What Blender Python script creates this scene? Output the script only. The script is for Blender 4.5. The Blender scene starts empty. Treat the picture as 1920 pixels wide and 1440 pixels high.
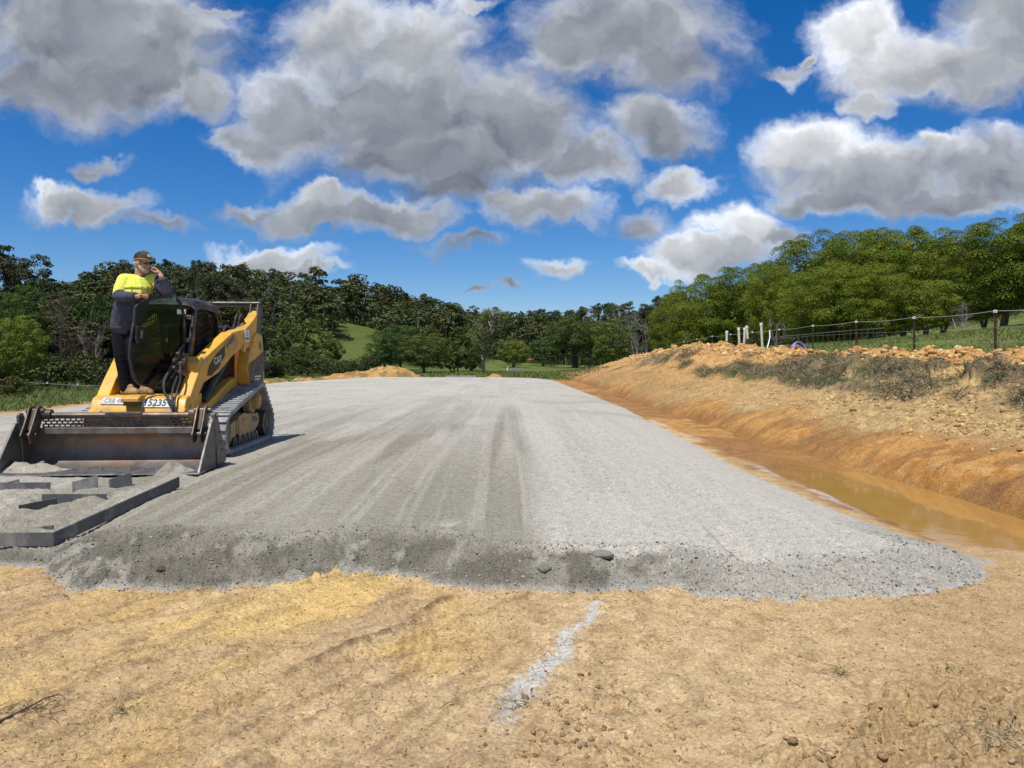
import bpy, bmesh, math, random
import numpy as np
from mathutils import Vector, Matrix, Euler
R = math.radians
SC = bpy.context.scene
COL = SC.collection
random.seed(7)

# ------------------------------------------------------------------ camera, sky, sun, exposure
F = 1450.0            # focal length in pixels of the 1920 wide photograph
HZ = 680.0            # horizon row
EYE = 1.5
cam = bpy.data.objects.new('camera', bpy.data.cameras.new('camera'))
COL.objects.link(cam)
cam.data.sensor_width = 36.0
cam.data.lens = 36.0 * F / 1920.0
cam.data.shift_y = -(720.0 - HZ) / 1920.0
cam.location = (0, 0, EYE)
cam.rotation_euler = (R(90), 0, 0)
cam.data.clip_start = 0.1
cam.data.clip_end = 5000
SC.camera = cam

SUN_DIR = Vector((-0.20, -0.36, 0.90)).normalized()      # towards the sun
sun = bpy.data.objects.new('sun', bpy.data.lights.new('sun', 'SUN'))
COL.objects.link(sun)
sun.data.energy = 4.3
sun.data.angle = R(0.5)
sun.data.color = (1.0, 0.955, 0.88)
sun.rotation_euler = SUN_DIR.to_track_quat('Z', 'Y').to_euler()
SUN_EL = math.asin(SUN_DIR.z)
SUN_ROT = math.atan2(SUN_DIR.x, SUN_DIR.y)
SC.view_settings.view_transform = 'Standard'
SC.view_settings.look = 'None'
SC.view_settings.exposure = 0.14
SC.view_settings.gamma = 1.0
SC.view_settings.use_curve_mapping = False
try:
    SC.cycles.max_bounces = 6
    SC.cycles.transparent_max_bounces = 8
    SC.cycles.use_denoising = True
except Exception:
    pass

class NT:
    """small helper to wire shader nodes"""
    def __init__(s, tree):
        s.t = tree
        tree.nodes.clear()
    def n(s, typ, **kw):
        nd = s.t.nodes.new(typ)
        for k, v in kw.items():
            setattr(nd, k, v)
        return nd
    def set(s, sock, v):
        if hasattr(v, 'is_output'):
            s.t.links.new(v, sock)
        else:
            sock.default_value = v
    def math(s, op, a, b=None, c=None, clamp=False):
        nd = s.n('ShaderNodeMath', operation=op, use_clamp=clamp)
        s.set(nd.inputs[0], a)
        if b is not None: s.set(nd.inputs[1], b)
        if c is not None: s.set(nd.inputs[2], c)
        return nd.outputs[0]
    def vmath(s, op, a, b=None, out=0):
        nd = s.n('ShaderNodeVectorMath', operation=op)
        s.set(nd.inputs[0], a)
        if b is not None: s.set(nd.inputs[1], b)
        return nd.outputs['Value'] if op in ('LENGTH', 'DOT_PRODUCT', 'DISTANCE') else nd.outputs[0]
    def noise(s, vec, scale, detail=4, rough=0.55, dist=0.0, out='Fac'):
        nd = s.n('ShaderNodeTexNoise')
        if vec is not None: s.set(nd.inputs['Vector'], vec)
        nd.inputs['Scale'].default_value = scale
        nd.inputs['Detail'].default_value = detail
        nd.inputs['Roughness'].default_value = rough
        nd.inputs['Distortion'].default_value = dist
        return nd.outputs[out]
    def sstep(s, v, a, b, ta=0.0, tb=1.0):
        nd = s.n('ShaderNodeMapRange', interpolation_type='SMOOTHSTEP')
        s.set(nd.inputs[0], v)
        nd.inputs[1].default_value = a; nd.inputs[2].default_value = b
        nd.inputs[3].default_value = ta; nd.inputs[4].default_value = tb
        return nd.outputs[0]
    def mix(s, fac, a, b, mode='MIX'):
        nd = s.n('ShaderNodeMix', data_type='RGBA', blend_type=mode)
        s.set(nd.inputs[0], fac)
        s.set(nd.inputs[6], a if hasattr(a, 'is_output') else (*a[:3], 1))
        s.set(nd.inputs[7], b if hasattr(b, 'is_output') else (*b[:3], 1))
        return nd.outputs[2]

def build_world():
    w = bpy.data.worlds.new('World')
    SC.world = w
    w.use_nodes = True
    g = NT(w.node_tree)
    sky = g.n('ShaderNodeTexSky', sky_type='NISHITA')
    sky.sun_disc = False
    sky.sun_elevation = SUN_EL
    sky.sun_rotation = SUN_ROT
    sky.air_density = 1.0
    sky.dust_density = 0.0
    sky.ozone_density = 4.5
    hsv = g.n('ShaderNodeHueSaturation')
    g.set(hsv.inputs['Color'], sky.outputs[0])
    hsv.inputs['Saturation'].default_value = 1.38
    hsv.inputs['Value'].default_value = 1.0
    skyc = g.mix(1.0, hsv.outputs[0], (0.76, 0.80, 0.97), 'MULTIPLY')
    tc = g.n('ShaderNodeTexCoord')
    sep = g.n('ShaderNodeSeparateXYZ')
    g.set(sep.inputs[0], tc.outputs['Generated'])
    dy = g.math('MAXIMUM', g.math('ABSOLUTE', sep.outputs[1]), 0.22)
    u = g.math('DIVIDE', sep.outputs[0], dy)
    v = g.math('DIVIDE', sep.outputs[2], dy)
    cb = g.n('ShaderNodeCombineXYZ')
    g.set(cb.inputs[0], u); g.set(cb.inputs[1], v)
    p0 = cb.outputs[0]
    # billowing displacement of the cloud outlines, two scales
    def warp(p, scale, amp, off, detail):
        nz = g.n('ShaderNodeTexNoise')
        g.set(nz.inputs['Vector'], g.vmath('ADD', p, off))
        nz.inputs['Scale'].default_value = scale
        nz.inputs['Detail'].default_value = detail
        nz.inputs['Roughness'].default_value = 0.6
        d = g.vmath('SUBTRACT', nz.outputs['Color'], (0.5, 0.5, 0.5))
        return g.vmath('ADD', p, g.vmath('MULTIPLY', d, (amp, amp, 0)))
    p1 = warp(p0, 7.0, 0.15, (3.1, 1.7, 0.4), 5)
    psep = g.n('ShaderNodeSeparateXYZ'); g.set(psep.inputs[0], p1)
    # direction (px of the photograph), radii, top and base brightness
    B = [(150, 40, 250, 100, .50, .40), (230, 120, 230, 100, .56, .36), (60, 150, 140, 60, .50, .36), (395, 185, 60, 45, .60, .45), (330, 40, 90, 70, .6, .45),
         (760, 200, 250, 130, .62, .33), (640, 70, 120, 80, .68, .50), (790, 90, 130, 90, .72, .50), (560, 230, 110, 90, .66, .46), (480, 275, 80, 34, .62, .50),
         (800, 290, 250, 62, .52, .30), (970, 230, 130, 100, .58, .36), (840, 345, 90, 40, .46, .33), (1090, 300, 90, 45, .60, .48),
         (1180, 70, 180, 95, .58, .38), (1090, 90, 90, 80, .60, .44), (1260, 130, 90, 55, .54, .40),
         (1240, 240, 105, 52, .62, .40), (1270, 332, 74, 28, .80, .60),
         (1610, 70, 90, 72, .95, .72), (1700, 120, 150, 70, .92, .55), (1830, 140, 150, 66, .72, .42), (1900, 50, 110, 70, .56, .44), (1640, 195, 52, 28, .82, .62), (1455, 115, 46, 20, .62, .5), (1500, 95, 30, 14, .6, .5),
         (1510, 270, 96, 54, .95, .58), (1640, 320, 190, 60, .74, .42), (1760, 275, 60, 30, .98, .72), (1860, 320, 170, 70, .64, .40), (1760, 375, 250, 34, .48, .40), (1560, 370, 130, 30, .56, .42),
         (1385, 420, 72, 44, 1.02, .70), (1330, 468, 120, 40, .86, .45), (1225, 497, 62, 18, .92, .62), (1440, 445, 84, 26, .60, .40),
         (1210, 408, 58, 27, .46, .38), (1010, 385, 105, 36, .66, .40), (950, 365, 60, 24, .7, .5),
         (640, 395, 150, 30, .62, .38), (610, 372, 60, 22, .74, .5), (735, 405, 120, 32, .58, .36), (500, 390, 60, 16, .5, .4),
         (160, 390, 112, 32, .66, .42), (95, 383, 50, 24, .80, .56), (290, 420, 95, 15, .44, .36), (188, 312, 40, 17, .5, .42),
         (505, 470, 95, 24, .74, .48), (570, 490, 56, 14, .6, .46), (470, 510, 80, 14, .42, .36),
         (885, 462, 66, 17, .42, .36), (1045, 494, 46, 16, .72, .55), (940, 531, 24, 12, .36, .34), (888, 537, 32, 8, .36, .34), (400, 5, 50, 12, .6, .55), (880, 4, 60, 16, .66, .6), (550, 556, 30, 7, .4, .36)]
    fmax = None; sw = None; sb = None
    WISP = {(1455, 115), (188, 312), (885, 462), (940, 531), (888, 537), (400, 5), (880, 4), (550, 556), (290, 420), (1210, 408), (470, 510), (500, 390), (1045, 494)}
    for (x, y, rx, ry, bt, bb) in B:
        cu, cv = (x - 960) / F, (HZ - y) / F
        rx, ry = rx / F * 1.24, ry / F * 1.24
        d = g.vmath('SUBTRACT', p1, (cu, cv, 0))
        d = g.vmath('MULTIPLY', d, (1 / rx, 1 / ry, 0))
        f = g.math('SUBTRACT', 1.0, g.vmath('LENGTH', d))
        if (x, y) in WISP: f = g.math('MULTIPLY', f, 0.62)
        wgt = g.math('POWER', g.math('MAXIMUM', g.math('ADD', f, 0.25), 0.0), 2.0)
        br = g.math('MULTIPLY_ADD', psep.outputs[1], (bt - bb) / (1.5 * ry), (bt + bb) / 2 - cv * (bt - bb) / (1.5 * ry))
        br = g.math('MINIMUM', g.math('MAXIMUM', br, min(bt, bb) - .04), max(bt, bb) + .05)
        if fmax is None:
            fmax, sw, sb = f, wgt, g.math('MULTIPLY', wgt, br)
        else:
            nd = g.n('ShaderNodeMath', operation='SMOOTH_MAX')
            g.set(nd.inputs[0], fmax); g.set(nd.inputs[1], f); nd.inputs[2].default_value = 0.12
            fmax = nd.outputs[0]
            sw = g.math('ADD', sw, wgt)
            sb = g.math('MULTIPLY_ADD', wgt, br, sb)
    br = g.math('DIVIDE', sb, g.math('ADD', sw, 0.0001))
    fine = g.noise(g.vmath('MULTIPLY', p1, (1, 1.35, 1)), 16.0, 6, 0.62)
    big = g.noise(p0, 5.0, 4, 0.55)
    pm = g.vmath('MULTIPLY', p1, (1, 1.35, 1))
    lit = g.math('SUBTRACT', g.noise(pm, 11.0, 3, 0.55), g.noise(g.vmath('ADD', pm, (-0.010, 0.028, 0)), 11.0, 3, 0.55))
    dens = g.math('MULTIPLY_ADD', g.math('SUBTRACT', fine, 0.5), 0.75, fmax)
    dens = g.math('MULTIPLY_ADD', g.math('SUBTRACT', big, 0.5), 0.35, dens)
    alpha = g.sstep(dens, -0.13, 0.60)
    # thin edges glow, thick cores are grey; noise breaks the smoothness
    edge = g.sstep(dens, 0.10, 0.70, 1.22, 0.90)
    bright = g.math('MULTIPLY', g.math('MULTIPLY_ADD', br, 0.84, 0.205), edge)
    bright = g.math('MULTIPLY', bright, g.math('MULTIPLY_ADD', g.math('SUBTRACT', fine, 0.5), 0.16, 1.0))
    bright = g.math('MULTIPLY', bright, g.math('MULTIPLY_ADD', g.math('SUBTRACT', big, 0.5), 0.25, 1.0))
    bright = g.math('MULTIPLY_ADD', lit, g.sstep(dens, 0.9, 0.0, 0.22, 0.95), bright)
    bright = g.math('MINIMUM', g.math('MAXIMUM', bright, 0.2), 1.02)
    warm = g.sstep(bright, 0.3, 0.85)
    tint = g.mix(warm, (0.85, 0.96, 1.16), (0.98, 1.0, 1.03))
    CL = 1.0 / 0.1     # cloud radiance before the Background strength of 0.1
    lum = g.math('MULTIPLY', g.math('POWER', bright, 2.0), CL)
    cc = g.n('ShaderNodeVectorMath', operation='SCALE')
    g.set(cc.inputs[0], tint); g.set(cc.inputs['Scale'], lum)
    above = g.sstep(sep.outputs[2], -0.01, 0.01)
    alpha = g.math('MULTIPLY', alpha, above)
    alpha = g.math('MULTIPLY', alpha, 0.97)
    col = g.mix(alpha, skyc, cc.outputs[0])
    bg = g.n('ShaderNodeBackground')
    g.set(bg.inputs['Color'], col)
    bg.inputs['Strength'].default_value = 0.1
    # behind and below: the same sky with an even share of thin cloud
    bg2 = g.n('ShaderNodeBackground')
    g.set(bg2.inputs['Color'], g.mix(0.35, skyc, (3.6, 3.8, 4.2)))
    bg2.inputs['Strength'].default_value = 0.1
    msh = g.n('ShaderNodeMixShader')
    g.set(msh.inputs[0], g.math('MULTIPLY', g.sstep(sep.outputs[1], 0.30, 0.5), above))
    g.t.links.new(bg2.outputs[0], msh.inputs[1]); g.t.links.new(bg.outputs[0], msh.inputs[2])
    out = g.n('ShaderNodeOutputWorld')
    g.t.links.new(msh.outputs[0], out.inputs['Surface'])
    w.cycles.sampling_method = 'MANUAL'
    w.cycles.sample_map_resolution = 512
build_world()

# ------------------------------------------------------------------ numpy noise
def _hash(ix, iy, seed):
    h = (ix.astype(np.int64) * 374761393 + iy.astype(np.int64) * 668265263 + seed * 1442695041) & 0xFFFFFFFF
    h = ((h ^ (h >> 13)) * 1274126177) & 0xFFFFFFFF
    h = h ^ (h >> 16)
    return (h & 0xFFFF) / 65535.0
def vnoise(x, y, seed=0):
    x = np.asarray(x, float); y = np.asarray(y, float)
    ix = np.floor(x); iy = np.floor(y)
    fx = x - ix; fy = y - iy
    fx = fx * fx * fx * (fx * (fx * 6 - 15) + 10); fy = fy * fy * fy * (fy * (fy * 6 - 15) + 10)
    a = _hash(ix, iy, seed); b = _hash(ix + 1, iy, seed); c = _hash(ix, iy + 1, seed); d = _hash(ix + 1, iy + 1, seed)
    return (a + (b - a) * fx) * (1 - fy) + (c + (d - c) * fx) * fy
def fbm(x, y, octv=4, seed=0, gain=0.5, lac=2.03):
    s = 0.0; a = 1.0; t = 1e-9
    x = np.asarray(x, float); y = np.asarray(y, float)
    for i in range(octv):
        s = s + a * vnoise(x, y, seed + i * 17)
        t += a; a *= gain
        x, y = x * lac * 0.8 - y * lac * 0.6 + 11.3, x * lac * 0.6 + y * lac * 0.8 + 5.7
    return s / t
def ss(x, a, b):
    t = np.clip((np.asarray(x, float) - a) / (b - a), 0, 1)
    return t * t * (3 - 2 * t)
def lerp(a, b, t): return a + (b - a) * t
def mix3(c, d, m):
    return c + (np.asarray(d) - c) * m[..., None]

def W(px, py, d):
    """point seen at photograph pixel (px, py) at depth d"""
    return Vector(((px - 960.0) / F * d, d, EYE + (HZ - py) / F * d))

# ------------------------------------------------------------------ land form
TOE = [(-200, 1050, 0.0), (0, 1060, 0), (65, 1065, 0), (140, 1112, 0), (190, 1102, 0), (385, 1108, 0), (550, 1092, 0), (640, 1078, 0), (685, 1070, 0), (705, 1081, 0), (790, 1081, 0), (820, 1099, 0), (950, 1105, 0), (1110, 1110, 0),
       (1210, 1107, 0), (1270, 1101, 0), (1340, 1124, 0), (1460, 1128, 0), (1560, 1121, 0), (1710, 1116, 0), (1785, 1105, 0), (1830, 1091, 0), (1858, 1074, 0)]
OUT = []
for (px, py, z) in TOE:
    d = F * EYE / (py - HZ)
    OUT.append(((px - 960) / F * d, d))
OUT = [(-14.5, 6.2)] + OUT
OUT += [(3.60, 5.8), (3.40, 6.6), (3.24, 8.2), (3.20, 11), (3.35, 16), (3.68, 25), (3.65, 38), (3.45, 62), (3.0, 65), (-12.6, 67), (-14.0, 55), (-15.0, 47.7), (-14.2, 34), (-13.0, 23.5), (-12.6, 18.9), (-13.2, 12)]
OUT = np.array(OUT)
def sdf_poly(x, y, P):
    n = len(P)
    d2 = np.full(x.shape, 1e18)
    inside = np.zeros(x.shape, bool)
    for i in range(n):
        ax, ay = P[i]; bx, by = P[(i + 1) % n]
        ex, ey = bx - ax, by - ay
        wx, wy = x - ax, y - ay
        t = np.clip((wx * ex + wy * ey) / (ex * ex + ey * ey), 0, 1)
        dx, dy = wx - ex * t, wy - ey * t
        d2 = np.minimum(d2, dx * dx + dy * dy)
        c = ((ay <= y) & (by > y)) | ((by <= y) & (ay > y))
        xi = ax + (y - ay) / (ey if abs(ey) > 1e-12 else 1e-12) * ex
        inside ^= c & (x < xi)
    d = np.sqrt(d2)
    return np.where(inside, d, -d)

CREST_Y = np.array([0, 10, 16.6, 21.4, 27, 31.8, 35.8, 41, 48, 57, 66, 80, 94, 110, 140])
CREST_Z = np.array([1.36, 1.44, 1.52, 1.63, 1.73, 1.87, 2.13, 2.31, 2.36, 2.22, 1.98, 1.45, .78, .35, .2])
def crest(y): return np.interp(y, CREST_Y, CREST_Z)
def bank_x(x, y):
    # the ditch and bank swing to the right close to the camera
    return x - np.maximum(0, 6.6 - y) * 1.6
def hills(x, y):
    def gs(cx, cy, sx, sy, h): return h * np.exp(-((x - cx) / sx) ** 2 - ((y - cy) / sy) ** 2)
    z = gs(-92, 225, 50, 62, 16.5) + gs(-40, 205, 26, 46, 5.0) + gs(20, 470, 320, 110, 15) + gs(262, 450, 110, 120, 43) + gs(-330, 420, 140, 160, 20) + gs(150, 420, 120, 90, 12)
    return z * ss(y, 95, 175)
def base_ground(x, y):
    """land without the gravel pad and without fine roughness"""
    xs = bank_x(x, y)
    zc = crest(y)
    # plain / valley
    z = 0.0045 * np.maximum(0, y - 67) + 0.0 * x
    z = np.minimum(z, 0.9)
    z = z + 0.012 * np.maximum(0, -15.5 - x) * ss(y, 5, 40)
    # ditch
    damp = ss(y, 5.2, 6.4) if True else 1
    deep = lerp(0.27, 0.06, ss(y, 9.6, 13.4)) * (1 - ss(y, 60, 80))
    sh = ss(xs, 3.35, 4.45) * (1 - ss(xs, 5.25, 5.75))
    # bank profile
    t = np.clip((xs - 5.4) / 5.4, 0, 1)
    prof = 0.86 * t + 0.14 * t * t + 0.035 * np.sin(t * 7.5)
    bank = (zc + 0.08) * prof
    bank = np.where(xs > 10.8, zc + 0.08 - 0.22 * ss(xs, 10.8, 12.0), bank)
    field = np.maximum(0, xs - 12)
    bank = bank + (0.045 * field + 0.0015 * field ** 2) * (1 - ss(y, 110, 200))
    bank = np.minimum(bank, 14)
    fade = 1 - ss(y, 95, 150) * (1 - ss(x, 18, 40))
    z = z - deep * sh * damp + np.where(xs > 5.0, bank * ss(xs, 5.0, 5.8), 0) * fade
    return z + hills(x, y)
def sodmask(xs, y):
    m = np.maximum(ss(fbm(xs * .7, y * .35, 3, 55), .36, .52), ss(-y, -25, -17) * ss(fbm(xs * .9, y * .7, 3, 56), .38, .52))
    return ss(xs + (fbm(xs, y * .6, 2, 57) - .5) * 1.2, 8.0, 8.7) * (1 - ss(xs, 9.9, 10.5)) * m * (1 - ss(y, 44, 70))
def pad_top(x, y):
    z = lerp(0.19, 0.27, ss(y, 5.2, 9.0))
    # heaped windrow left of centre, in front of the levelling frame
    z = z + 0.10 * np.exp(-((x + 2.45) / 0.62) ** 2 - ((y - 5.75) / 0.30) ** 2)
    z = z - .10 * ss(-x, 3.0, 3.45) * (1 - ss(y, 5.9, 7.4))
    z = z + 0.035 * np.exp(-((x + 1.0) / 0.9) ** 2 - ((y - 5.55) / 0.16) ** 2)
    return z
def ground_z(x, y):
    """final height used for standing things on (no fine noise)"""
    x = np.atleast_1d(np.asarray(x, float)); y = np.atleast_1d(np.asarray(y, float))
    b = base_ground(x, y)
    s = sdf_poly(x, y, OUT)
    p = np.minimum(pad_top(x, y), np.maximum(s, 0) * 0.75)
    z = np.where((s > 0) & (p > b), p, b)
    return z if z.size > 1 else float(z[0])

# ------------------------------------------------------------------ mesh helper
def mesh_np(name, V, F_, mat=None, parent=None, cols=None, smooth=False, nper=4, attr='col', link=True):
    me = bpy.data.meshes.new(name)
    V = np.asarray(V, np.float32); F_ = np.asarray(F_, np.int32)
    me.vertices.add(len(V)); me.vertices.foreach_set('co', V.ravel())
    nf = len(F_); k = F_.shape[1]
    me.loops.add(nf * k); me.loops.foreach_set('vertex_index', F_.ravel())
    me.polygons.add(nf)
    me.polygons.foreach_set('loop_start', np.arange(0, nf * k, k, dtype=np.int32))
    if smooth: me.polygons.foreach_set('use_smooth', np.ones(nf, bool))
    if cols is not None:
        a = me.color_attributes.new(attr, 'FLOAT_COLOR', 'POINT')
        c = np.ones((len(V), 4), np.float32); c[:, :cols.shape[1]] = cols
        a.data.foreach_set('color', c.ravel())
    me.update(calc_edges=True)
    if mat: me.materials.append(mat)
    if not link: return me
    o = bpy.data.objects.new(name, me); COL.objects.link(o)
    if parent: o.parent = parent
    return o
def tag(o, label=None, cat=None, group=None, kind=None):
    if label: o['label'] = label
    if cat: o['category'] = cat
    if group: o['group'] = group
    if kind: o['kind'] = kind
    return o

# ------------------------------------------------------------------ materials
def principled(name, color=(.5, .5, .5), rough=.6, metal=0.0, spec=0.5, nscale=0, namt=0.0, dirt=None, dirt_amt=0.0, dirt_scale=3.0, bump=0.0, bscale=60, wear=None):
    m = bpy.data.materials.new(name); m.use_nodes = True
    g = NT(m.node_tree)
    b = g.n('ShaderNodeBsdfPrincipled'); o = g.n('ShaderNodeOutputMaterial')
    g.t.links.new(b.outputs[0], o.inputs[0])
    tc = g.n('ShaderNodeTexCoord'); oc = tc.outputs['Object']
    c = None
    if nscale:
        nz = g.noise(oc, nscale, 6, 0.6)
        c = g.mix(g.sstep(nz, 0.3, 0.7), [max(0, k * (1 - namt)) for k in color], [min(1, k * (1 + namt)) for k in color])
    if dirt is not None:
        nz = g.noise(oc, dirt_scale, 8, 0.68, 0.4)
        c = g.mix(g.sstep(nz, 0.62 - dirt_amt * .5, 0.72 - dirt_amt * .2), c if c is not None else color, dirt)
    if wear is not None:
        nz = g.noise(oc, 23.0, 8, 0.75)
        c = g.mix(g.sstep(nz, 0.61, 0.66), c if c is not None else color, wear)
    if c is None: b.inputs['Base Color'].default_value = (*color, 1)
    else: g.set(b.inputs['Base Color'], c)
    b.inputs['Metallic'].default_value = metal
    b.inputs['Specular IOR Level'].default_value = spec
    rz = g.noise(oc, 9.0, 5, 0.6)
    g.set(b.inputs['Roughness'], g.sstep(rz, 0.2, 0.8, max(0.02, rough - .1), min(1, rough + .1)))
    if bump:
        bp = g.n('ShaderNodeBump'); bp.inputs['Strength'].default_value = bump; bp.inputs['Distance'].default_value = 0.01
        g.set(bp.inputs['Height'], g.noise(oc, bscale, 5, 0.6))
        g.t.links.new(bp.outputs[0], b.inputs['Normal'])
    return m

def earth_material(name, fine, rough, bump, speck=None, spec=0.25):
    """colour comes from the vertex attribute 'col' (the soil's own colour), plus fine grain"""
    m = bpy.data.materials.new(name); m.use_nodes = True
    g = NT(m.node_tree)
    b = g.n('ShaderNodeBsdfPrincipled'); o = g.n('ShaderNodeOutputMaterial')
    g.t.links.new(b.outputs[0], o.inputs[0])
    at = g.n('ShaderNodeAttribute', attribute_name='col')
    tc = g.n('ShaderNodeTexCoord'); oc = tc.outputs['Object']
    n1 = g.noise(oc, fine, 5, 0.7)
    n2 = g.noise(oc, fine * 0.12, 4, 0.6)
    f = g.math('MULTIPLY', g.sstep(n1, 0.25, 0.75, 0.72, 1.28), g.sstep(n2, 0.25, 0.75, 0.9, 1.1))
    sc = g.n('ShaderNodeVectorMath', operation='SCALE')
    g.set(sc.inputs[0], at.outputs['Color']); g.set(sc.inputs['Scale'], f)
    c = sc.outputs[0]
    if speck:
        vo = g.n('ShaderNodeTexVoronoi'); vo.inputs['Scale'].default_value = speck[0]
        g.set(vo.inputs['Vector'], oc)
        sepc = g.n('ShaderNodeSeparateColor'); g.set(sepc.inputs[0], vo.outputs['Color'])
        c1 = g.n('ShaderNodeVectorMath', operation='SCALE'); g.set(c1.inputs[0], c)
        g.set(c1.inputs['Scale'], g.sstep(sepc.outputs[0], 0.0, 1.0, 1 - speck[1], 1 + speck[1]))
        c = c1.outputs[0]
    g.set(b.inputs['Base Color'], c)
    b.inputs['Roughness'].default_value = rough
    b.inputs['Specular IOR Level'].default_value = spec
    bp = g.n('ShaderNodeBump'); bp.inputs['Strength'].default_value = bump; bp.inputs['Distance'].default_value = 0.02
    g.set(bp.inputs['Height'], g.noise(oc, fine * 0.8, 6, 0.7))
    g.t.links.new(bp.outputs[0], b.inputs['Normal'])
    return m

M_EARTH = earth_material('dry_earth', 55.0, 0.95, 0.95, (120, .14), 0.15)
M_BANK = earth_material('clay_earth', 40.0, 0.9, 0.9, (45, .16), 0.2)
M_GRAVEL = earth_material('crushed_gravel', 110.0, 0.9, 0.6, (170, .30), 0.25)
M_GRASS = earth_material('pasture', 9.0, 0.95, 0.6, None, 0.1)

# ------------------------------------------------------------------ one land sheet, split into its regions
def build_land():
    ys = [-25, -15, -9, -6, -4, -2.5, -1.3, -.4, .4, 1.0, 1.5, 1.9, 2.2, 2.5]
    y = 2.5
    while y < 100:
        r = 1.0042 if y < 30 else 1.0065
        y *= r; ys.append(y)
    while y < 1500:
        y *= 1.022; ys.append(y)
    ys = np.array(ys)
    ud = np.arange(-0.735, 0.7351, 0.00225)
    ex = [0.745]
    while ex[-1] < 4.0: ex.append(ex[-1] + (ex[-1] - 0.70) * 0.18)
    ex = np.array(ex)
    us = np.concatenate([-ex[::-1], ud, ex])
    wv = np.sqrt(ys ** 2 + 1.0)
    X = us[None, :] * wv[:, None]
    Y = np.repeat(ys[:, None], len(us), 1)
    nr, nc = X.shape
    s0 = sdf_poly(X, Y, OUT)
    near = ss(-Y, -16, -9)                                  # 1 close to the camera
    s = s0 + (fbm(X * 5, Y * 5, 3, 5) - .5) * 0.10 + (fbm(X * 28, Y * 28, 2, 8) - .5) * 0.05
    xs = bank_x(X, Y)
    b = base_ground(X, Y)
    # ---- fine shape of the earth
    fg = ss(-Y, -6.4, -5.6) * (1 - ss(xs, 4.0, 4.6))         # dirt in front of the pad
    q = (X * 2.05 - Y * 1.2) / 2.375                          # across the tyre tracks
    al = (X * 1.2 + Y * 2.05) / 2.375
    rut = 0.0
    rough = (fbm(X * 3, Y * 3, 5, 21) - .5) * 0.05 + (fbm(X * 16, Y * 16, 4, 22) - .5) * 0.030 + (fbm(X * 42, Y * 42, 2, 23) - .5) * .012
    wob = (fbm(al * .9, q * .9, 2, 31) - .5) * .35
    tr = np.abs(((q + wob) / 0.52) % 1.0 - .5) * 2
    trackm = (1 - ss(X, -0.6, 0.5))
    clump = ss(fbm(al * 2.2, q * 9, 4, 33), .50, .70)
    rough = rough + trackm * (np.where(tr > .90, 0.010, 0) * clump - 0.006 * ss(tr, .2, .6))
    lines = 0.0
    for q0, am in ((-3.6, 1.0), (-2.85, .9), (-3.95, .75), (-3.22, .5), (-2.4, .5), (-4.35, .5), (-1.95, .35)):
        qq = q - q0 - (fbm(al * .8 + q0, al * 0, 2, 34) - .5) * .22
        lines = lines + am * np.exp(-(qq / (.020 + .03 * fbm(al * 3, q0 + 0 * al, 2, 39))) ** 2) * ss(fbm(al * 2.4 + q0 * 5, q * 3, 3, 36), .36, .52)
    lines = lines * ss(-X, -.5, .1)
    arcs = 0.0
    for k_ in range(4):
        rr_ = np.hypot(X + 2.2 + .0 * k_, Y - 4.0) - (1.62 + k_ * .055)
        arcs = arcs + np.exp(-(rr_ / .014) ** 2) * ss(Y, 3.5, 4.0)
    rough = rough + lines * .034 * (.1 + fbm(X * 20, Y * 20, 2, 37)) + arcs * .010
    b = b + rough * fg
    # churned soil bottom right
    n_ch = fbm(X * 4, Y * 4, 3, 46)
    ch = ss(X - (1.03 + (Y - 2.86) * 1.15) + (n_ch - .5) * .5, -.12, .10) * ss(-Y + (n_ch - .5) * .3, -3.66, -3.44) * ss(Y, 1.9, 2.2)
    cl = fbm(X * 11, Y * 11, 3, 41)
    ridg = np.abs(((X * .75 + Y * .66) / .16 + (fbm(X * 3, Y * 3, 2, 45) - .5) * 1.6) % 1.0 - .5) * 2
    cell = np.abs(fbm(X * 6 + Y * 2, Y * 9 - X * 3, 3, 43) - .5)
    b = b + ch * ((cl - .45) * 0.13 + ss(cell, .0, .08) * .045 + ss(ridg, .3, .8) * .03 * ss(Y, 3.3, 2.9))
    ch2 = np.exp(-((X - .30) / .20) ** 2 - ((Y - 3.25) / .28) ** 2) + .8 * np.exp(-((X - .05) / .1) ** 2 - ((Y - 3.0) / .16) ** 2)
    b = b + ch2 * ((fbm(X * 14, Y * 14, 3, 44) - .4) * .07)
    # ---- bank roughness
    onbank = ss(xs, 4.6, 6.5) * (1 - ss(xs, 11.6, 12.3)) * (1 - ss(Y, 90, 115))
    ridge = np.exp(-((xs - 10.7) / .75) ** 2) * (1 - ss(Y, 90, 110))
    lum = fbm(X * 1.3, Y * .7, 4, 51); lum2 = fbm(X * 5, Y * 3.2, 4, 52); lum3 = fbm(X * 13, Y * 10, 3, 53)
    sod = sodmask(xs, Y)
    b = b + onbank * ((lum - .5) * .14 + (lum2 - .5) * .09 * ss(xs, 6, 8) + (lum3 - .5) * .06 + (fbm(X * 26, Y * 22, 2, 62) - .5) * .022 * (1 - ss(Y, 25, 40)) * 1.7)
    b = b + ridge * ((lum - .42) * .34 + (lum2 - .4) * .15 + (lum3 - .5) * .07)
    b = b + sod * ((lum2 - .3) * .30 + (fbm(X * 2.2, Y * 1.6, 2, 54) - .42) * .45 + (lum3 - .5) * .06)
    # erosion runnels down the scraped face and ragged ditch edges
    scr = ss(xs, 5.0, 5.5) * (1 - ss(xs, 7.0, 8.6)) * (1 - ss(Y, 75, 100))
    b = b + scr * (fbm(X * .8 + Y * .25, Y * 3.0 - X * .6, 4, 57) - .5) * .12
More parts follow.
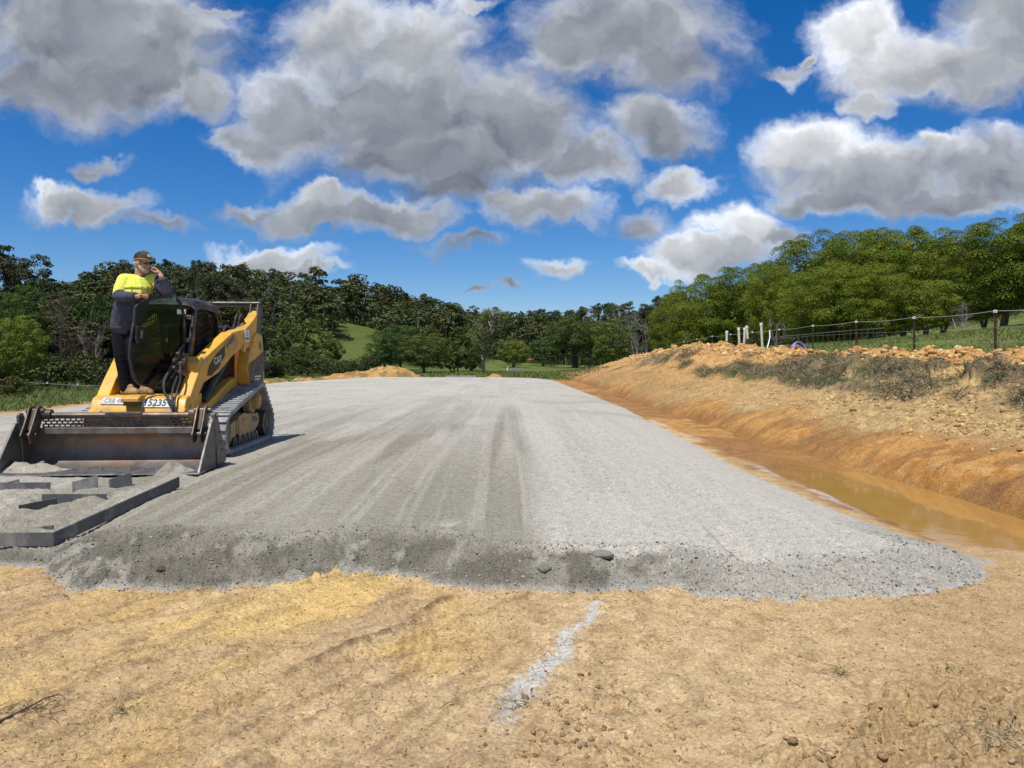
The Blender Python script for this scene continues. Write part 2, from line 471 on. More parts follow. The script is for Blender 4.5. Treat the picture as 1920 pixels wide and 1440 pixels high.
    dit = ss(xs, 3.4, 3.9) * (1 - ss(xs, 5.6, 6.2)) * (1 - ss(Y, 70, 90))
    b = b + dit * ((fbm(X * 2.2, Y * 1.1, 4, 58) - .5) * .10 + (fbm(X * 9, Y * 6, 3, 59) - .5) * .035)
    rill = np.exp(-((xs - 5.35 + (fbm(Y * .35, Y * 0, 3, 61) - .5) * 1.1) / .22) ** 2) * ss(Y, 11, 15) * (1 - ss(Y, 66, 85))
    b = b - rill * .16
    # ---- grass land, soft undulation
    field = np.maximum(ss(xs, 11.7, 12.4), np.maximum(ss(-X, 14.2, 15.6) * ss(Y, 8, 14), ss(Y, 67.5, 69.5) * (1 - onbank)))
    b = b + field * (fbm(X * .25, Y * .25, 3, 71) - .5) * .22 + field * (fbm(X * 2.4, Y * 2.4, 3, 72) - .5) * .10 * (1 - ss(Y, 60, 120))
    # ---- gravel pad
    kx = lerp(.52, .30, ss(X, .2, 2.6))
    pt = pad_top(X, Y) - .035 * ss(X, .4, 2.4)
    rnd = pt * (1 - np.exp(-np.maximum(s, 0) * kx * 1.25 / pt))
    p = lerp(np.minimum(pt, np.maximum(s, 0) * kx), rnd, ss(X, -.8, 1.6))
    topm = ss(s * kx - pt, -0.03, 0.05)
    lip = ss(s, 0, .12) * (1 - ss(s, .36, .75)) * ss(-Y, -7.5, -6)
    ln = fbm(X * 4, Y * 4, 4, 81); lf = fbm(X * 26, Y * 26, 3, 82); lg = fbm(X * 60, Y * 60, 2, 83)
    p = p + lip * ((ln - .5) * .09 + (lf - .5) * .030 + (lg - .5) * .016) * ss(s, 0, .10)
    p = p + (lg - .5) * .009 * ss(s, 0, .06) * ss(-Y, -14, -8) + (lf - .5) * .010 * topm
    # track lanes left by the loader (cleat prints) and a scraped edge line
    lane = np.exp(-((X + .30 - .012 * (Y - 9)) / .20) ** 4) * ss(Y, 7.4, 8.6) * (1 - ss(Y, 14, 19))
    lane2 = np.exp(-((X - .95 - .012 * (Y - 9)) / .22) ** 4) * ss(Y, 7.0, 8.0) * (1 - ss(Y, 14, 19)) * .6
    gl = fbm(X * 9 + (Y - 6) * .09, Y * .12, 3, 87)
    p = p + (gl - .5) * .010 * topm * ss(Y, 5.6, 6.5) * (1 - ss(Y, 20, 32))
    per = 0.13 + 0.0 * Y
    cle = np.sin(Y / per * 2 * np.pi + (fbm(X * 3, Y * 3, 2, 84) - .5) * 1.2)
    p = p + (lane + lane2) * (np.clip(cle, -.3, 1) * .017 * (1 - ss(Y, 12, 19)) - .010)
    # a wheel-cut step right of centre
    def seg_d(ax, ay, bx, by):
        ex_, ey_ = bx - ax, by - ay; L = math.hypot(ex_, ey_)
        t = ((X - ax) * ex_ + (Y - ay) * ey_) / L / L
        dd = ((X - ax) * ey_ - (Y - ay) * ex_) / L
        return dd, t
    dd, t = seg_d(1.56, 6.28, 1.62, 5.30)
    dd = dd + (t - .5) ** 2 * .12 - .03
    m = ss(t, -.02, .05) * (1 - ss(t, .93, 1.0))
    step_shade = m * np.exp(-((dd + .012) / .020) ** 2) * (.35 + .65 * ss(t, .1, .6))
    p = p - m * (.03 + .045 * ss(t, .2, .7)) * np.exp(-(np.minimum(dd, 0) / .16) ** 2) * (1 - ss(dd, -.004, .012))
    # shallow longitudinal grader lines converging along the pad
    for gx, w_, h_ in ((-1.36, .030, .014), (-2.2, .05, .012), (-.62, .025, .010), (.42, .03, .008), (1.02, .025, .010), (-3.1, .06, .014), (1.75, .04, .010), (.13, .012, -.012)):
        gxx = gx + (Y - 6) * (-.010) + (fbm(Y * .3 + gx * 9, Y * 0 + 3, 2, 86) - .5) * .12
        p = p + h_ * np.exp(-((X - gxx) / w_) ** 2) * ss(Y, 5.7, 6.4) * (1 - ss(Y, 18, 30)) * topm
    # gravel heaped inside the levelling frame and in front of the bucket
    fr = ss(X, -6.4, -6.2) * (1 - ss(X + .12 * (7.7 - Y), -3.40, -3.32)) * ss(Y, 5.95, 6.05) * (1 - ss(Y, 7.55, 7.72))
    p = p + fr * (-.005 + .11 * (fbm(X * 2.6, Y * 2.6, 4, 91) - .40) + .07 * (fbm(X * 9, Y * 9, 4, 92) - .5))
    fr2 = 0.0 * X
    p = p - .04 * ss(X, -5.75, -5.65) * (1 - ss(X, -3.45, -3.40)) * ss(Y, 8.34, 8.42) * (1 - ss(Y, 9.2, 9.5))
    fr3 = np.exp(-((X + 3.78) / .20) ** 2 - ((Y - 8.66) / .22) ** 2) * .15 + np.exp(-((X + 5.45) / .45) ** 2 - ((Y - 8.72) / .26) ** 2) * .13
    p = p + fr3 * (.6 + .8 * fbm(X * 7, Y * 7, 3, 95))
    ispad = (s > 0) & (p > b + .001)
    Z = np.where(ispad, p, b)
    # ---- colours (albedo)
    c = np.zeros(X.shape + (3,))
    n0 = fbm(X * .9, Y * .9, 4, 101); n1 = fbm(X * 5, Y * 5, 4, 102); n2 = fbm(X * 22, Y * 22, 3, 103)
    c[:] = (.62, .445, .24)
    c = mix3(c, (.53, .36, .175), ss(n1, .42, .66) * .7)
    c = mix3(c, (.30, .19, .09), ss(fbm(X * 13, Y * 13, 3, 141), .56, .70) * .45)
    c = mix3(c, (.58, .42, .235), ss(n0 * .5 + n2 * .5, .55, .70) * .7)
    yel = ss(fbm(al * .8, (q + wob) * 2.6, 4, 104), .44, .60) * (1 - ss(X, -.7, .1))
    c = mix3(c, (.66, .44, .150), yel * .85)
    c = mix3(c, (.165, .10, .052), np.clip(lines * 1.2, 0, 1) * ss(fbm(X * 17, Y * 17, 3, 38), .30, .52) * .85)
    c = mix3(c, (.36, .235, .12), np.clip(arcs, 0, 1) * .5)
    band = ss(q + (n0 - .5) * .5, -4.5, -4.0) * (1 - ss(q + (n0 - .5) * .5, -3.2, -2.7)) * (1 - ss(X, -.9, -.3))
    c = mix3(c, (.70, .485, .19), band * (.35 + .5 * ss(fbm(al * .9, q * 3.2, 4, 148), .38, .6)))
    pnk = ss(fbm(al * .9, (q + wob) * 2.2 + 7, 4, 114), .5, .68) * (1 - ss(X, -.4, .6))
    c = mix3(c, (.47, .325, .19), pnk * .5)
    drk = ss(fbm(al * 5, q * 13, 4, 105), .58, .72) * (.35 + .65 * trackm) + trackm * np.where(tr > .90, .8, 0) * clump
    c = mix3(c, (.20, .125, .062), np.clip(drk, 0, 1) * .34)
    c = mix3(c, (.42, .275, .135), ss(X - .2 * Y, .5, 1.9) * .5)
    c = mix3(c, (.43, .295, .150), ch * .6)
    # dribbled gravel trail
    dd, t = seg_d(.53, 4.85, .02, 3.42)
    dw = .032 + .050 * np.clip(t, 0, 1.2)
    tr2 = np.exp(-((dd + (fbm(t * 5, t * 0, 3, 106) - .5) * .12) / dw) ** 2) * ss(t, -.05, .03) * (1 - ss(t, .9, 1.35))
    tr2 = tr2 * ss(fbm(X * 32, Y * 32, 3, 107) + tr2 * .45, .55, .75)
    c = mix3(c, (.58, .55, .49), np.clip(tr2 * 1.3, 0, 1) * .95)
    # clay of the ditch and bank
    clay = ss(xs - (fbm(X * 2, Y * 1.2, 3, 110) - .5) * .9, 3.2, 3.7) * ss(Y - .35 * (X - 3.5) * 0, 5.05, 5.5) * (1 - ss(Y, 92, 112))
    st = fbm(X * 1.0 + Y * .22, Y * 2.3 - X * .5, 5, 111); st2 = fbm(X * .5, Y * .35, 4, 112); st3 = fbm(X * 7, Y * 4, 4, 113)
    o = np.zeros_like(c); o[:] = (.47, .25, .078)
    o = mix3(o, (.38, .165, .035), ss(st, .45, .62) * .85)
    o = mix3(o, (.53, .35, .150), ss(st3 * .6 + st * .4, .53, .66) * .6)
    o = mix3(o, (.24, .12, .045), ss(st2, .46, .62) * .7)
    o = mix3(o, (.20, .11, .045), ss(fbm(X * 1.6 + Y * .5, Y * 3.2 - X * .8, 4, 147), .52, .68) * .55)
    mid = ss(xs + (st2 - .5) * 3.0 - np.clip((18 - Y) * .05, -.6, .6), 5.9, 7.0)
    tan = np.zeros_like(c); tan[:] = (.48, .335, .150)
    tan = mix3(tan, (.32, .215, .095), ss(st3, .45, .6) * .8)
    tan = mix3(tan, (.54, .40, .20), ss(fbm(X * 10, Y * 6, 3, 115), .58, .7) * .6)
    far_or = ss(Y, 20, 36)
    tan = mix3(tan, (.24, .155, .070), ss(fbm(X * 16, Y * 11, 3, 142), .54, .68) * .7)
    o = mix3(o, (.33, .165, .05), ss(fbm(X * 12, Y * 8, 3, 143), .54, .70) * .5)
    o = mix3(o, tan, mid * (1 - .55 * far_or))
    rid = np.clip(ss(xs, 9.9, 10.5) + far_or * ss(xs, 7, 9), 0, 1)
    rc = np.zeros_like(c); rc[:] = (.60, .36, .135)
    rc = mix3(rc, (.46, .235, .075), ss(lum2, .42, .6) * .7)
    rc = mix3(rc, (.34, .19, .075), ss(lum3, .52, .66) * .7)
    o = mix3(o, rc, rid * (1 - ss(xs, 11.8, 12.3)))
    sodc = np.zeros_like(c); sodc[:] = (.175, .135, .080)
    sodc = mix3(sodc, (.11, .125, .055), ss(fbm(X * 2, Y * 1.4, 3, 116), .56, .68) * .7)
    sodm = np.clip(sod * 1.3, 0, 1) * ss(lum2 * .5 + lum3 * .5, .30, .48)
    o = mix3(o, sodc, sodm)
    patch = ss(fbm(X * .5 + 40, Y * .2, 3, 117), .56, .66) * ss(xs, 7.0, 8.2) * (1 - ss(xs, 9.6, 10.2)) * ss(Y, 22, 30) * (1 - ss(Y, 80, 95))
    o = mix3(o, (.11, .115, .050), patch * .8)
    o = mix3(o, (.22, .105, .035), rill * .7)
    wet = ss(-(Z + .02), .0, .14) * (Y < 18)
    o = mix3(o, (.30, .155, .040), wet * .6)
    # pale silt washed off the gravel beside the pad
    silt = np.exp(-((X - 3.62 - (n1 - .5) * .4) / .12) ** 2) * ss(fbm(X * 3, Y * .8, 3, 118), .52, .62) * ss(Y, 7, 9) * (1 - ss(Y, 20, 30))
    o = mix3(o, (.55, .50, .44), silt * .8)
    c = mix3(c, o, clay)
    # tan strip left of the pad
    left = ss(-X, 12.4, 13.0) * ss(Y, 9, 12)
    c = mix3(c, (.46, .29, .135), left)
    # grass
    gcol = np.zeros_like(c); gcol[:] = (.098, .135, .028)
    g1 = fbm(X * .12, Y * .12, 4, 121); g2 = fbm(X * 1.1, Y * 1.1, 4, 122)
    gcol = mix3(gcol, (.150, .175, .045), ss(g2, .45, .65) * .8)
    gcol = mix3(gcol, (.060, .095, .022), ss(g1, .5, .66) * .8)
    gcol = mix3(gcol, (.175, .165, .065), ss(fbm(X * .5, Y * .5, 3, 123), .58, .7) * .55)
    gcol = mix3(gcol, (.085, .115, .028), ss(-X, 10, 16) * .7)
    rightgrass = ss(xs + (lum2 - .5) * 1.2, 11.6, 12.2)
    leftgrass = ss(-X - (n1 - .5) * 1.6, 15.2, 16.0) * ss(Y, 9, 16)
    backgrass = ss(Y + (n1 - .5) * 1.5, 68.0, 69.5) * (1 - onbank * (1 - ss(Y, 80, 105)))
    gm = np.clip(np.maximum(np.maximum(rightgrass, leftgrass), backgrass), 0, 1)
    behind = ss(-Y, -1, 3)
    c = mix3(c, gcol, gm)
    # gravel colours
    gv = np.zeros_like(c); gv[:] = (.385, .368, .330)
    gv = mix3(gv, (.48, .465, .43), ss(fbm(X * .7, Y * .22, 4, 131), .45, .65) * .75)
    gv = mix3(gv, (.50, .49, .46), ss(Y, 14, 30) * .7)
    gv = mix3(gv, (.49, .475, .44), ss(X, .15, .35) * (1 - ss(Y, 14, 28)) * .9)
    stre = ss(fbm(X * 2.6 + Y * .03, Y * .12, 4, 132), .47, .63)
    damp = stre * (1 - ss(X, .10, .30)) * (1 - ss(Y, 9, 22) * .8) * ss(X, -6, -3.2)
    gv = mix3(gv, (.235, .220, .182), damp * .85)
    gv = mix3(gv, (.275, .26, .215), (1 - ss(X, .05, .25)) * (1 - ss(Y, 6.5, 13)) * ss(X, -5.5, -2.8) * .55)
    core = np.exp(-((X + .55) / .85) ** 4) * ss(Y, 5.4, 5.8) * (1 - ss(Y, 6.6, 10)) * (X < .17)
    gv = mix3(gv, (.255, .243, .205), core * .62)
    gv = mix3(gv, (.245, .23, .195), np.exp(-((X + .28 - .012 * (Y - 9)) / .11) ** 2) * ss(Y, 6.8, 9) * (1 - ss(Y, 14, 24)) * .8)
    gv = mix3(gv, (.25, .235, .20), np.exp(-((X - .95) / .16) ** 2) * ss(Y, 7, 8) * (1 - ss(Y, 12, 20)) * .25)
    gv = mix3(gv, (.54, .53, .49), ss(fbm(X * 3, Y * 3, 3, 133), .55, .68) * np.exp(-((X + .32) / .28) ** 2 - ((Y - 6.15) / .18) ** 2) * .9)
    for gx, w_ in ((-1.36, .035), (-2.2, .05), (-.62, .02), (.42, .02), (1.02, .03), (-.95, .03)):
        gxx = gx + (Y - 6) * (-.010) + (fbm(Y * .3 + gx * 9, Y * 0 + 3, 2, 86) - .5) * .12
        gv = mix3(gv, (.48, .465, .43), np.exp(-((X - gxx) / w_) ** 2) * ss(Y, 5.9, 6.6) * (1 - ss(Y, 14, 30)) * .42 * ss(fbm(X * 8, Y * 2, 3, 134), .35, .6))
    gv = mix3(gv, (.56, .545, .51), ss(fbm(X * 7 + (Y - 6) * .07, Y * .10, 3, 144), .52, .66) * topm * ss(Y, 5.6, 6.5) * (1 - ss(Y, 18, 34)) * .26)
    gv = mix3(gv, (.25, .24, .205), ss(fbm(X * 6 + (Y - 6) * .06 + 9, Y * .10, 3, 145), .54, .68) * topm * ss(Y, 5.6, 6.5) * (1 - ss(Y, 18, 34)) * .24 * (1 - .6 * ss(X, .2, .6)))
    gv = mix3(gv, (.12, .112, .095), step_shade * .9)  # shadow of the step's wall, painted into the gravel as a dark line
    gv = mix3(gv, (.27, .26, .23), np.clip(lane + lane2, 0, 1) * ss(-cle, -.2, .6) * .55)
    # streaks further out
    gv = mix3(gv, (.36, .35, .32), ss(fbm(X * .55 + Y * .05, Y * .5, 4, 135), .56, .7) * ss(Y, 10, 16) * .55)
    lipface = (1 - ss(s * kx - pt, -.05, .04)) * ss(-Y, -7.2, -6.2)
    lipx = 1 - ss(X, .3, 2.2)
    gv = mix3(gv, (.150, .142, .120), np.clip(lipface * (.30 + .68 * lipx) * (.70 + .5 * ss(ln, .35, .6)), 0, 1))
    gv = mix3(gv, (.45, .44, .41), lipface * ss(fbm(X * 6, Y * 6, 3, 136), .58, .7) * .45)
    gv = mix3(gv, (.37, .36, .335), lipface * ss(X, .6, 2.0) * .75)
    gv = mix3(gv, (.30, .285, .25), np.clip(fr + fr2, 0, 1) * .6 * ss(fbm(X * 4, Y * 4, 3, 146), .3, .6))
    edge = 1 - ss(s, .0, .07)
    gv = mix3(gv, (.46, .455, .44), edge * .6 * near)
    gv = gv * np.array([.98, .95, .875])
    gv = gv * (0.90 + .20 * fbm(X * 40, Y * 40, 3, 137))[..., None]
    gv = np.where((fbm(X * 34, Y * 34, 2, 138) > .80)[..., None] & (topm[..., None] > .5), gv * .62, gv)
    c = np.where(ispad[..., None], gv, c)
    # ---- split
    idx = np.arange(nr * nc).reshape(nr, nc)
    quads = np.stack([idx[:-1, :-1], idx[:-1, 1:], idx[1:, 1:], idx[1:, :-1]], -1).reshape(-1, 4)
    def fm(a): return a[:-1, :-1].astype(float) * .25 + a[1:, :-1] * .25 + a[:-1, 1:] * .25 + a[1:, 1:] * .25
    padf = (fm(ispad) > .5).ravel()
    gmf = (fm(gm) > .5).ravel()
    hillf = (Y[:-1, :-1] > 230).ravel()
    clf = (fm(clay * (xs > 3.4)) > .5).ravel()
    V = np.stack([X, Y, Z], -1).reshape(-1, 3); CC = np.clip(c, .005, .9).reshape(-1, 3)
    def part(name, sel, mat, smooth=True):
        fq = quads[sel]
        used, inv = np.unique(fq.ravel(), return_inverse=True)
        o = mesh_np(name, V[used], inv.reshape(-1, 4), mat, cols=CC[used], smooth=smooth)
        tag(o, kind='structure')
        return o
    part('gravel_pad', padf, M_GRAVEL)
    part('hills', ~padf & gmf & hillf, M_GRASS)
    part('grass_field', ~padf & gmf & ~hillf, M_GRASS)
    part('clay_embankment', ~padf & ~gmf & clf, M_BANK)
    part('ground', ~padf & ~gmf & ~clf, M_EARTH)
build_land()

# muddy water standing in the ditch
def build_water():
    m = bpy.data.materials.new('muddy_water'); m.use_nodes = True
    g = NT(m.node_tree)
    b = g.n('ShaderNodeBsdfPrincipled'); o = g.n('ShaderNodeOutputMaterial')
    g.t.links.new(b.outputs[0], o.inputs[0])
    tc = g.n('ShaderNodeTexCoord')
    nz = g.noise(tc.outputs['Object'], 1.3, 3, .5)
    g.set(b.inputs['Base Color'], g.mix(nz, (.36, .19, .045), (.43, .24, .07)))
    b.inputs['Roughness'].default_value = 0.035
    b.inputs['IOR'].default_value = 1.33
    bp = g.n('ShaderNodeBump'); bp.inputs['Strength'].default_value = .04; bp.inputs['Distance'].default_value = .02
    g.set(bp.inputs['Height'], g.noise(tc.outputs['Object'], 5.0, 3, .5))
    g.t.links.new(bp.outputs[0], b.inputs['Normal'])
    pts = []
    for y in np.linspace(2.0, 14.5, 26):
        off = max(0, 6.6 - y) * 1.6
        pts.append((y, 3.9 + off, 5.9 + off))
    V = []; Fq = []
    for i, (y, a, c) in enumerate(pts):
        V += [(a, y, -.165), (c, y, -.165)]
        if i: Fq.append((2 * i - 2, 2 * i - 1, 2 * i + 1, 2 * i))
    o = mesh_np('ditch_water', V, Fq, m)
    tag(o, kind='structure')
build_water()

# ------------------------------------------------------------------ foliage and bark
def leaf_material():
    m = bpy.data.materials.new('leaves'); m.use_nodes = True
    g = NT(m.node_tree)
    o = g.n('ShaderNodeOutputMaterial')
    oi = g.n('ShaderNodeObjectInfo')
    at = g.n('ShaderNodeAttribute', attribute_name='col')
    mu = g.mix(1.0, oi.outputs['Color'], at.outputs['Color'], 'MULTIPLY')
    b = g.n('ShaderNodeBsdfPrincipled')
    g.set(b.inputs['Base Color'], mu)
    b.inputs['Roughness'].default_value = 0.55
    b.inputs['Specular IOR Level'].default_value = 0.15
    tr = g.n('ShaderNodeBsdfTranslucent')
    g.set(tr.inputs['Color'], g.mix(1.0, mu, (1.0, 1.0, .55), 'MULTIPLY'))
    ms = g.n('ShaderNodeMixShader'); ms.inputs[0].default_value = 0.14
    g.t.links.new(b.outputs[0], ms.inputs[1]); g.t.links.new(tr.outputs[0], ms.inputs[2])
    g.t.links.new(ms.outputs[0], o.inputs[0])
    return m
def bark_material():
    m = bpy.data.materials.new('bark'); m.use_nodes = True
    g = NT(m.node_tree)
    o = g.n('ShaderNodeOutputMaterial'); b = g.n('ShaderNodeBsdfPrincipled')
    oi = g.n('ShaderNodeObjectInfo'); tc = g.n('ShaderNodeTexCoord')
    nz = g.noise(g.vmath('MULTIPLY', tc.outputs['Object'], (3, 3, .8)), 1.5, 5, .65)
    sc = g.n('ShaderNodeVectorMath', operation='SCALE')
    g.set(sc.inputs[0], oi.outputs['Color']); g.set(sc.inputs['Scale'], g.sstep(nz, .3, .7, .55, 1.3))
    g.set(b.inputs['Base Color'], sc.outputs[0]); b.inputs['Roughness'].default_value = .9
    g.t.links.new(b.outputs[0], o.inputs[0])
    return m
M_LEAF = leaf_material(); M_BARK = bark_material()

def unit(v): return v / np.maximum(np.linalg.norm(v, axis=-1, keepdims=True), 1e-9)
def leaf_quads(P, N, size, rng, aspect=.62):
    """one leaf spray per point: a quad whose plane faces roughly along N"""
    n = len(P)
    T = unit(np.cross(N, rng.normal(size=(n, 3)))); B = np.cross(N, T)
    s = (size * rng.uniform(.65, 1.35, n))[:, None]
    bend = N * s * .18
    V = np.stack([P - T * s * .5 - bend, P + B * s * .5 * aspect, P + T * s * .5 - bend, P - B * s * .5 * aspect], 1).reshape(-1, 3)
    return V, np.arange(n * 4).reshape(n, 4)
def lobes_to_leaves(C, RR, per, size, rng, up=.35, shell=.55, jit=.55, vbase=None):
    """C lobe centres, RR radii (n,3)"""
    k = len(C)
    cnt = per if np.ndim(per) else np.full(k, per)
    li = np.repeat(np.arange(k), cnt)
    n = len(li)
    d = unit(rng.normal(size=(n, 3)) + np.array([0, 0, up]))
    r = rng.uniform(shell, 1.0, n) ** .6
    P = C[li] + d * RR[li] * r[:, None]
    nrm = unit(unit(d / RR[li]) + rng.normal(size=(n, 3)) * jit + np.array([0, 0, .25]))
    V, Q = leaf_quads(P, nrm, size, rng)
    lv = rng.uniform(.84, 1.16, k)[li] * rng.uniform(.84, 1.16, n)
    hue = rng.normal(0, .05, k)[li] + rng.normal(0, .025, n)
    col = np.stack([lv * (1 + hue * 1.6), lv, lv * (1 - hue)], 1)
    return V, Q, np.repeat(col, 4, 0)
def tube_np(path, radii, nseg=6):
    path = np.asarray(path, float); V = []; Fq = []
    for i, p in enumerate(path):
        t = path[min(i + 1, len(path) - 1)] - path[max(i - 1, 0)]
        t = t / max(np.linalg.norm(t), 1e-9)
        a = np.cross(t, [0.31, 0.92, 0.2]); a /= max(np.linalg.norm(a), 1e-9); b = np.cross(t, a)
        for k in range(nseg):
            an = 2 * math.pi * k / nseg
            V.append(p + (a * math.cos(an) + b * math.sin(an)) * radii[i])
    for i in range(len(path) - 1):
        for k in range(nseg):
            k2 = (k + 1) % nseg
            Fq.append((i * nseg + k, i * nseg + k2, (i + 1) * nseg + k2, (i + 1) * nseg + k))
    return np.array(V), np.array(Fq)
def join(parts):
    V = []; Fq = []; C = []; o = 0
    for p in parts:
        V.append(p[0]); Fq.append(p[1] + o); o += len(p[0])
        if len(p) > 2: C.append(p[2])
    return np.concatenate(V), np.concatenate(Fq), (np.concatenate(C) if C else None)
def branch(p0, dirv, L, r0, rng, r1=None, n=5, curve=.25, up=.1):
    p = np.array(p0, float); d = np.array(dirv, float); d /= np.linalg.norm(d)
    pts = [p.copy()]
    for i in range(n):
        d = unit(d + rng.normal(size=3) * curve * .5 + np.array([0, 0, up])); p = p + d * L / n; pts.append(p.copy())
    rr = np.linspace(r0, r1 if r1 is not None else r0 * .45, n + 1)
    return np.array(pts), rr, d

PROTO = {}
def proto(name, trunk, crown, w, h):
    t = mesh_np('trunk', trunk[0], trunk[1], M_BARK, smooth=True, link=False)
    c = mesh_np('crown', crown[0], crown[1], M_LEAF, cols=crown[2], link=False) if crown is not None else None
    PROTO[name] = (t, c, w, h)

def dome_tree(name, seed, w=12.0, h=10.0, base=.8, nl=150, per=150, size=.24, lob=.095, trunk_r=.35, top=1.0, low=.0, flat=1.0, stems=2):
    rng = np.random.default_rng(seed)
    zc = base + (h - base) * .42
    rx = w / 2; rz_up = h - zc; rz_dn = zc - base
    k = np.arange(nl) + .5
    ph = np.arccos(1 - 2 * k / nl); th = math.pi * (1 + 5 ** .5) * k
    d = np.stack([np.cos(th) * np.sin(ph), np.sin(th) * np.sin(ph), np.cos(ph)], 1) + rng.normal(size=(nl, 3)) * .10
    d = unit(d)
    big = 1 + .05 * np.sin(d[:, 0] * 3.1 + seed) * np.cos(d[:, 1] * 2.7 + seed * 2) + .04 * np.sin(d[:, 2] * 5 + d[:, 0] * 4 + seed)
    r = np.where(d[:, 2] > .15, rng.uniform(.76, 1.0, nl), rng.uniform(.66, .98, nl)) * big
    sq = np.sign(d) * np.abs(d) ** .85
    C = sq * np.stack([np.full(nl, rx), np.full(nl, rx), np.where(d[:, 2] > 0, rz_up, rz_dn)], 1) * r[:, None] + np.array([0, 0, zc])
    RRx = w * lob * rng.uniform(.7, 1.35, nl)
    RR = np.stack([RRx, RRx, RRx * .66], 1)
    keep = C[:, 2] > low
    C, RR = C[keep], RR[keep]
    cnt = np.maximum(12, (per * (RR[:, 0] / (w * lob)) ** 2)).astype(int)
    a = lobes_to_leaves(C, RR, (cnt * 1.1).astype(int), size, rng, up=1.15, jit=.26, shell=.55)
    # inner foliage that closes the crown without filling it
    ni = nl // 2
    Ci = unit(rng.normal(size=(ni, 3))) * rng.uniform(.35, .72, (ni, 1)) * np.array([rx, rx, (rz_up + rz_dn) / 2]) + np.array([0, 0, zc])
    RI = np.full((ni, 3), w * lob * 1.1)
    b = lobes_to_leaves(Ci, RI, per // 3, size * 1.6, rng)
    crown = join([a, b])
    T = []
    for s_ in range(stems):
        an = rng.uniform(0, 6.28)
        pts, rr, dd = branch((rng.normal() * .25, rng.normal() * .25, -.3), (math.cos(an) * .25 * (stems > 1), math.sin(an) * .25 * (stems > 1), 1), zc * 1.0 + .3, trunk_r, rng, n=6, curve=.25)
        T.append(tube_np(pts, rr, 8))
        for j in range(6):
            a2 = rng.uniform(0, 6.28); st = pts[rng.integers(3, 6)]
            p2, r2, _ = branch(st, (math.cos(a2), math.sin(a2), rng.uniform(.3, 1.0)), rx * rng.uniform(.5, .85), trunk_r * .42, rng, n=5)
            T.append(tube_np(p2, r2, 5))
    tk = join(T)
    proto(name, tk, crown, w, h)

def gum_tree(name, seed, w=10.0, h=18.0, bare=.45, limbs=7, per=95, size=.34, cl=1.15, trunk_r=.30, flat=.42, dens=4, lean=.15):
    rng = np.random.default_rng(seed)
    T = []; C = []; RR = []
    pts, rr, d = branch((0, 0, -.4), (rng.normal() * lean, rng.normal() * lean, 1), h * .80, trunk_r, rng, r1=trunk_r * .35, n=9, curve=.16, up=.12)
    T.append(tube_np(pts, rr, 8))
    for i in range(limbs):
        f = bare + (1 - bare) * (i + .4) / limbs
        st = pts[int(min(8, max(1, f * 9)))]
        a = i * 2.4 + rng.uniform(-.5, .5)
        reach = w * .5 * (rng.uniform(.55, 1.0)) * (1.0 - .45 * max(0, f - .75) / .25)
        pl, rl, dl = branch(st, (math.cos(a), math.sin(a), rng.uniform(.5, 1.1)), reach * 1.15, trunk_r * .42, rng, n=5, curve=.4, up=.14)
        T.append(tube_np(pl, rl, 6))
        for j in range(dens):
            s2 = pl[rng.integers(2, 6)]
            a2 = a + rng.uniform(-1.3, 1.3)
            p3, r3, _ = branch(s2, (math.cos(a2), math.sin(a2), rng.uniform(.4, 1.3)), reach * rng.uniform(.30, .60), trunk_r * .16, rng, n=4, curve=.5)
            T.append(tube_np(p3, r3, 4))
            C.append(p3[-1]); rx = cl * rng.uniform(.65, 1.3); RR.append((rx, rx, rx * flat))
            if rng.random() < .5:
                C.append(p3[2] + rng.normal(size=3) * .3); rx = cl * rng.uniform(.4, .8); RR.append((rx, rx, rx * flat))
    for j in range(dens + 2):
        p3, r3, _ = branch(pts[-1], (rng.normal() * .7, rng.normal() * .7, 1), h * .17 * rng.uniform(.6, 1.1), trunk_r * .2, rng, n=4, curve=.4)
        T.append(tube_np(p3, r3, 4)); C.append(p3[-1]); rx = cl * rng.uniform(.6, 1.15); RR.append((rx, rx, rx * flat))
    C = np.array(C); RR = np.array(RR)
    a = lobes_to_leaves(C, RR, per, size, rng, up=.5, jit=.8, shell=.3)
    tk = join(T)
    proto(name, tk, a, w, max(h * .98, C[:, 2].max() + .4))

def feather_tree(name, seed, w=7.0, h=10.0, stems=4, nl=120, per=75, size=.28, base=.8):
    """loose upright crown on several thin stems, ragged outline"""
    rng = np.random.default_rng(seed)
    T = []; C = []; RR = []
    for s_ in range(stems):
        a = rng.uniform(0, 6.28)
        pts, rr, d = branch((rng.normal() * .3, rng.normal() * .3, -.3), (math.cos(a) * .3, math.sin(a) * .3, 1), h * rng.uniform(.7, .92), .13, rng, r1=.03, n=8, curve=.2)
        T.append(tube_np(pts, rr, 6))
        for j in range(nl // stems):
            i = rng.integers(1, 9); z = pts[min(i, 8)]
            wd = w * .5 * (1.0 - .55 * abs(i / 8 - .45) / .55)
            a2 = rng.uniform(0, 6.28); rad = wd * rng.uniform(.25, 1) ** .7
            c = z + np.array([math.cos(a2) * rad, math.sin(a2) * rad, rng.uniform(-.2, .9)])
            if c[2] < base: continue
            C.append(c); rx = w * .085 * rng.uniform(.6, 1.3); RR.append((rx, rx, rx * 1.0))
            if j % 5 == 0:
                T.append(tube_np(np.array([z, (z + c) / 2 + [0, 0, -.1], c]), [.04, .03, .01], 4))
    C = np.array(C); RR = np.array(RR)
    a = lobes_to_leaves(C, RR, per, size, rng, up=.4, jit=.8, shell=.2)
    proto(name, join(T), a, w, max(C[:, 2].max() + .3, h * .9))

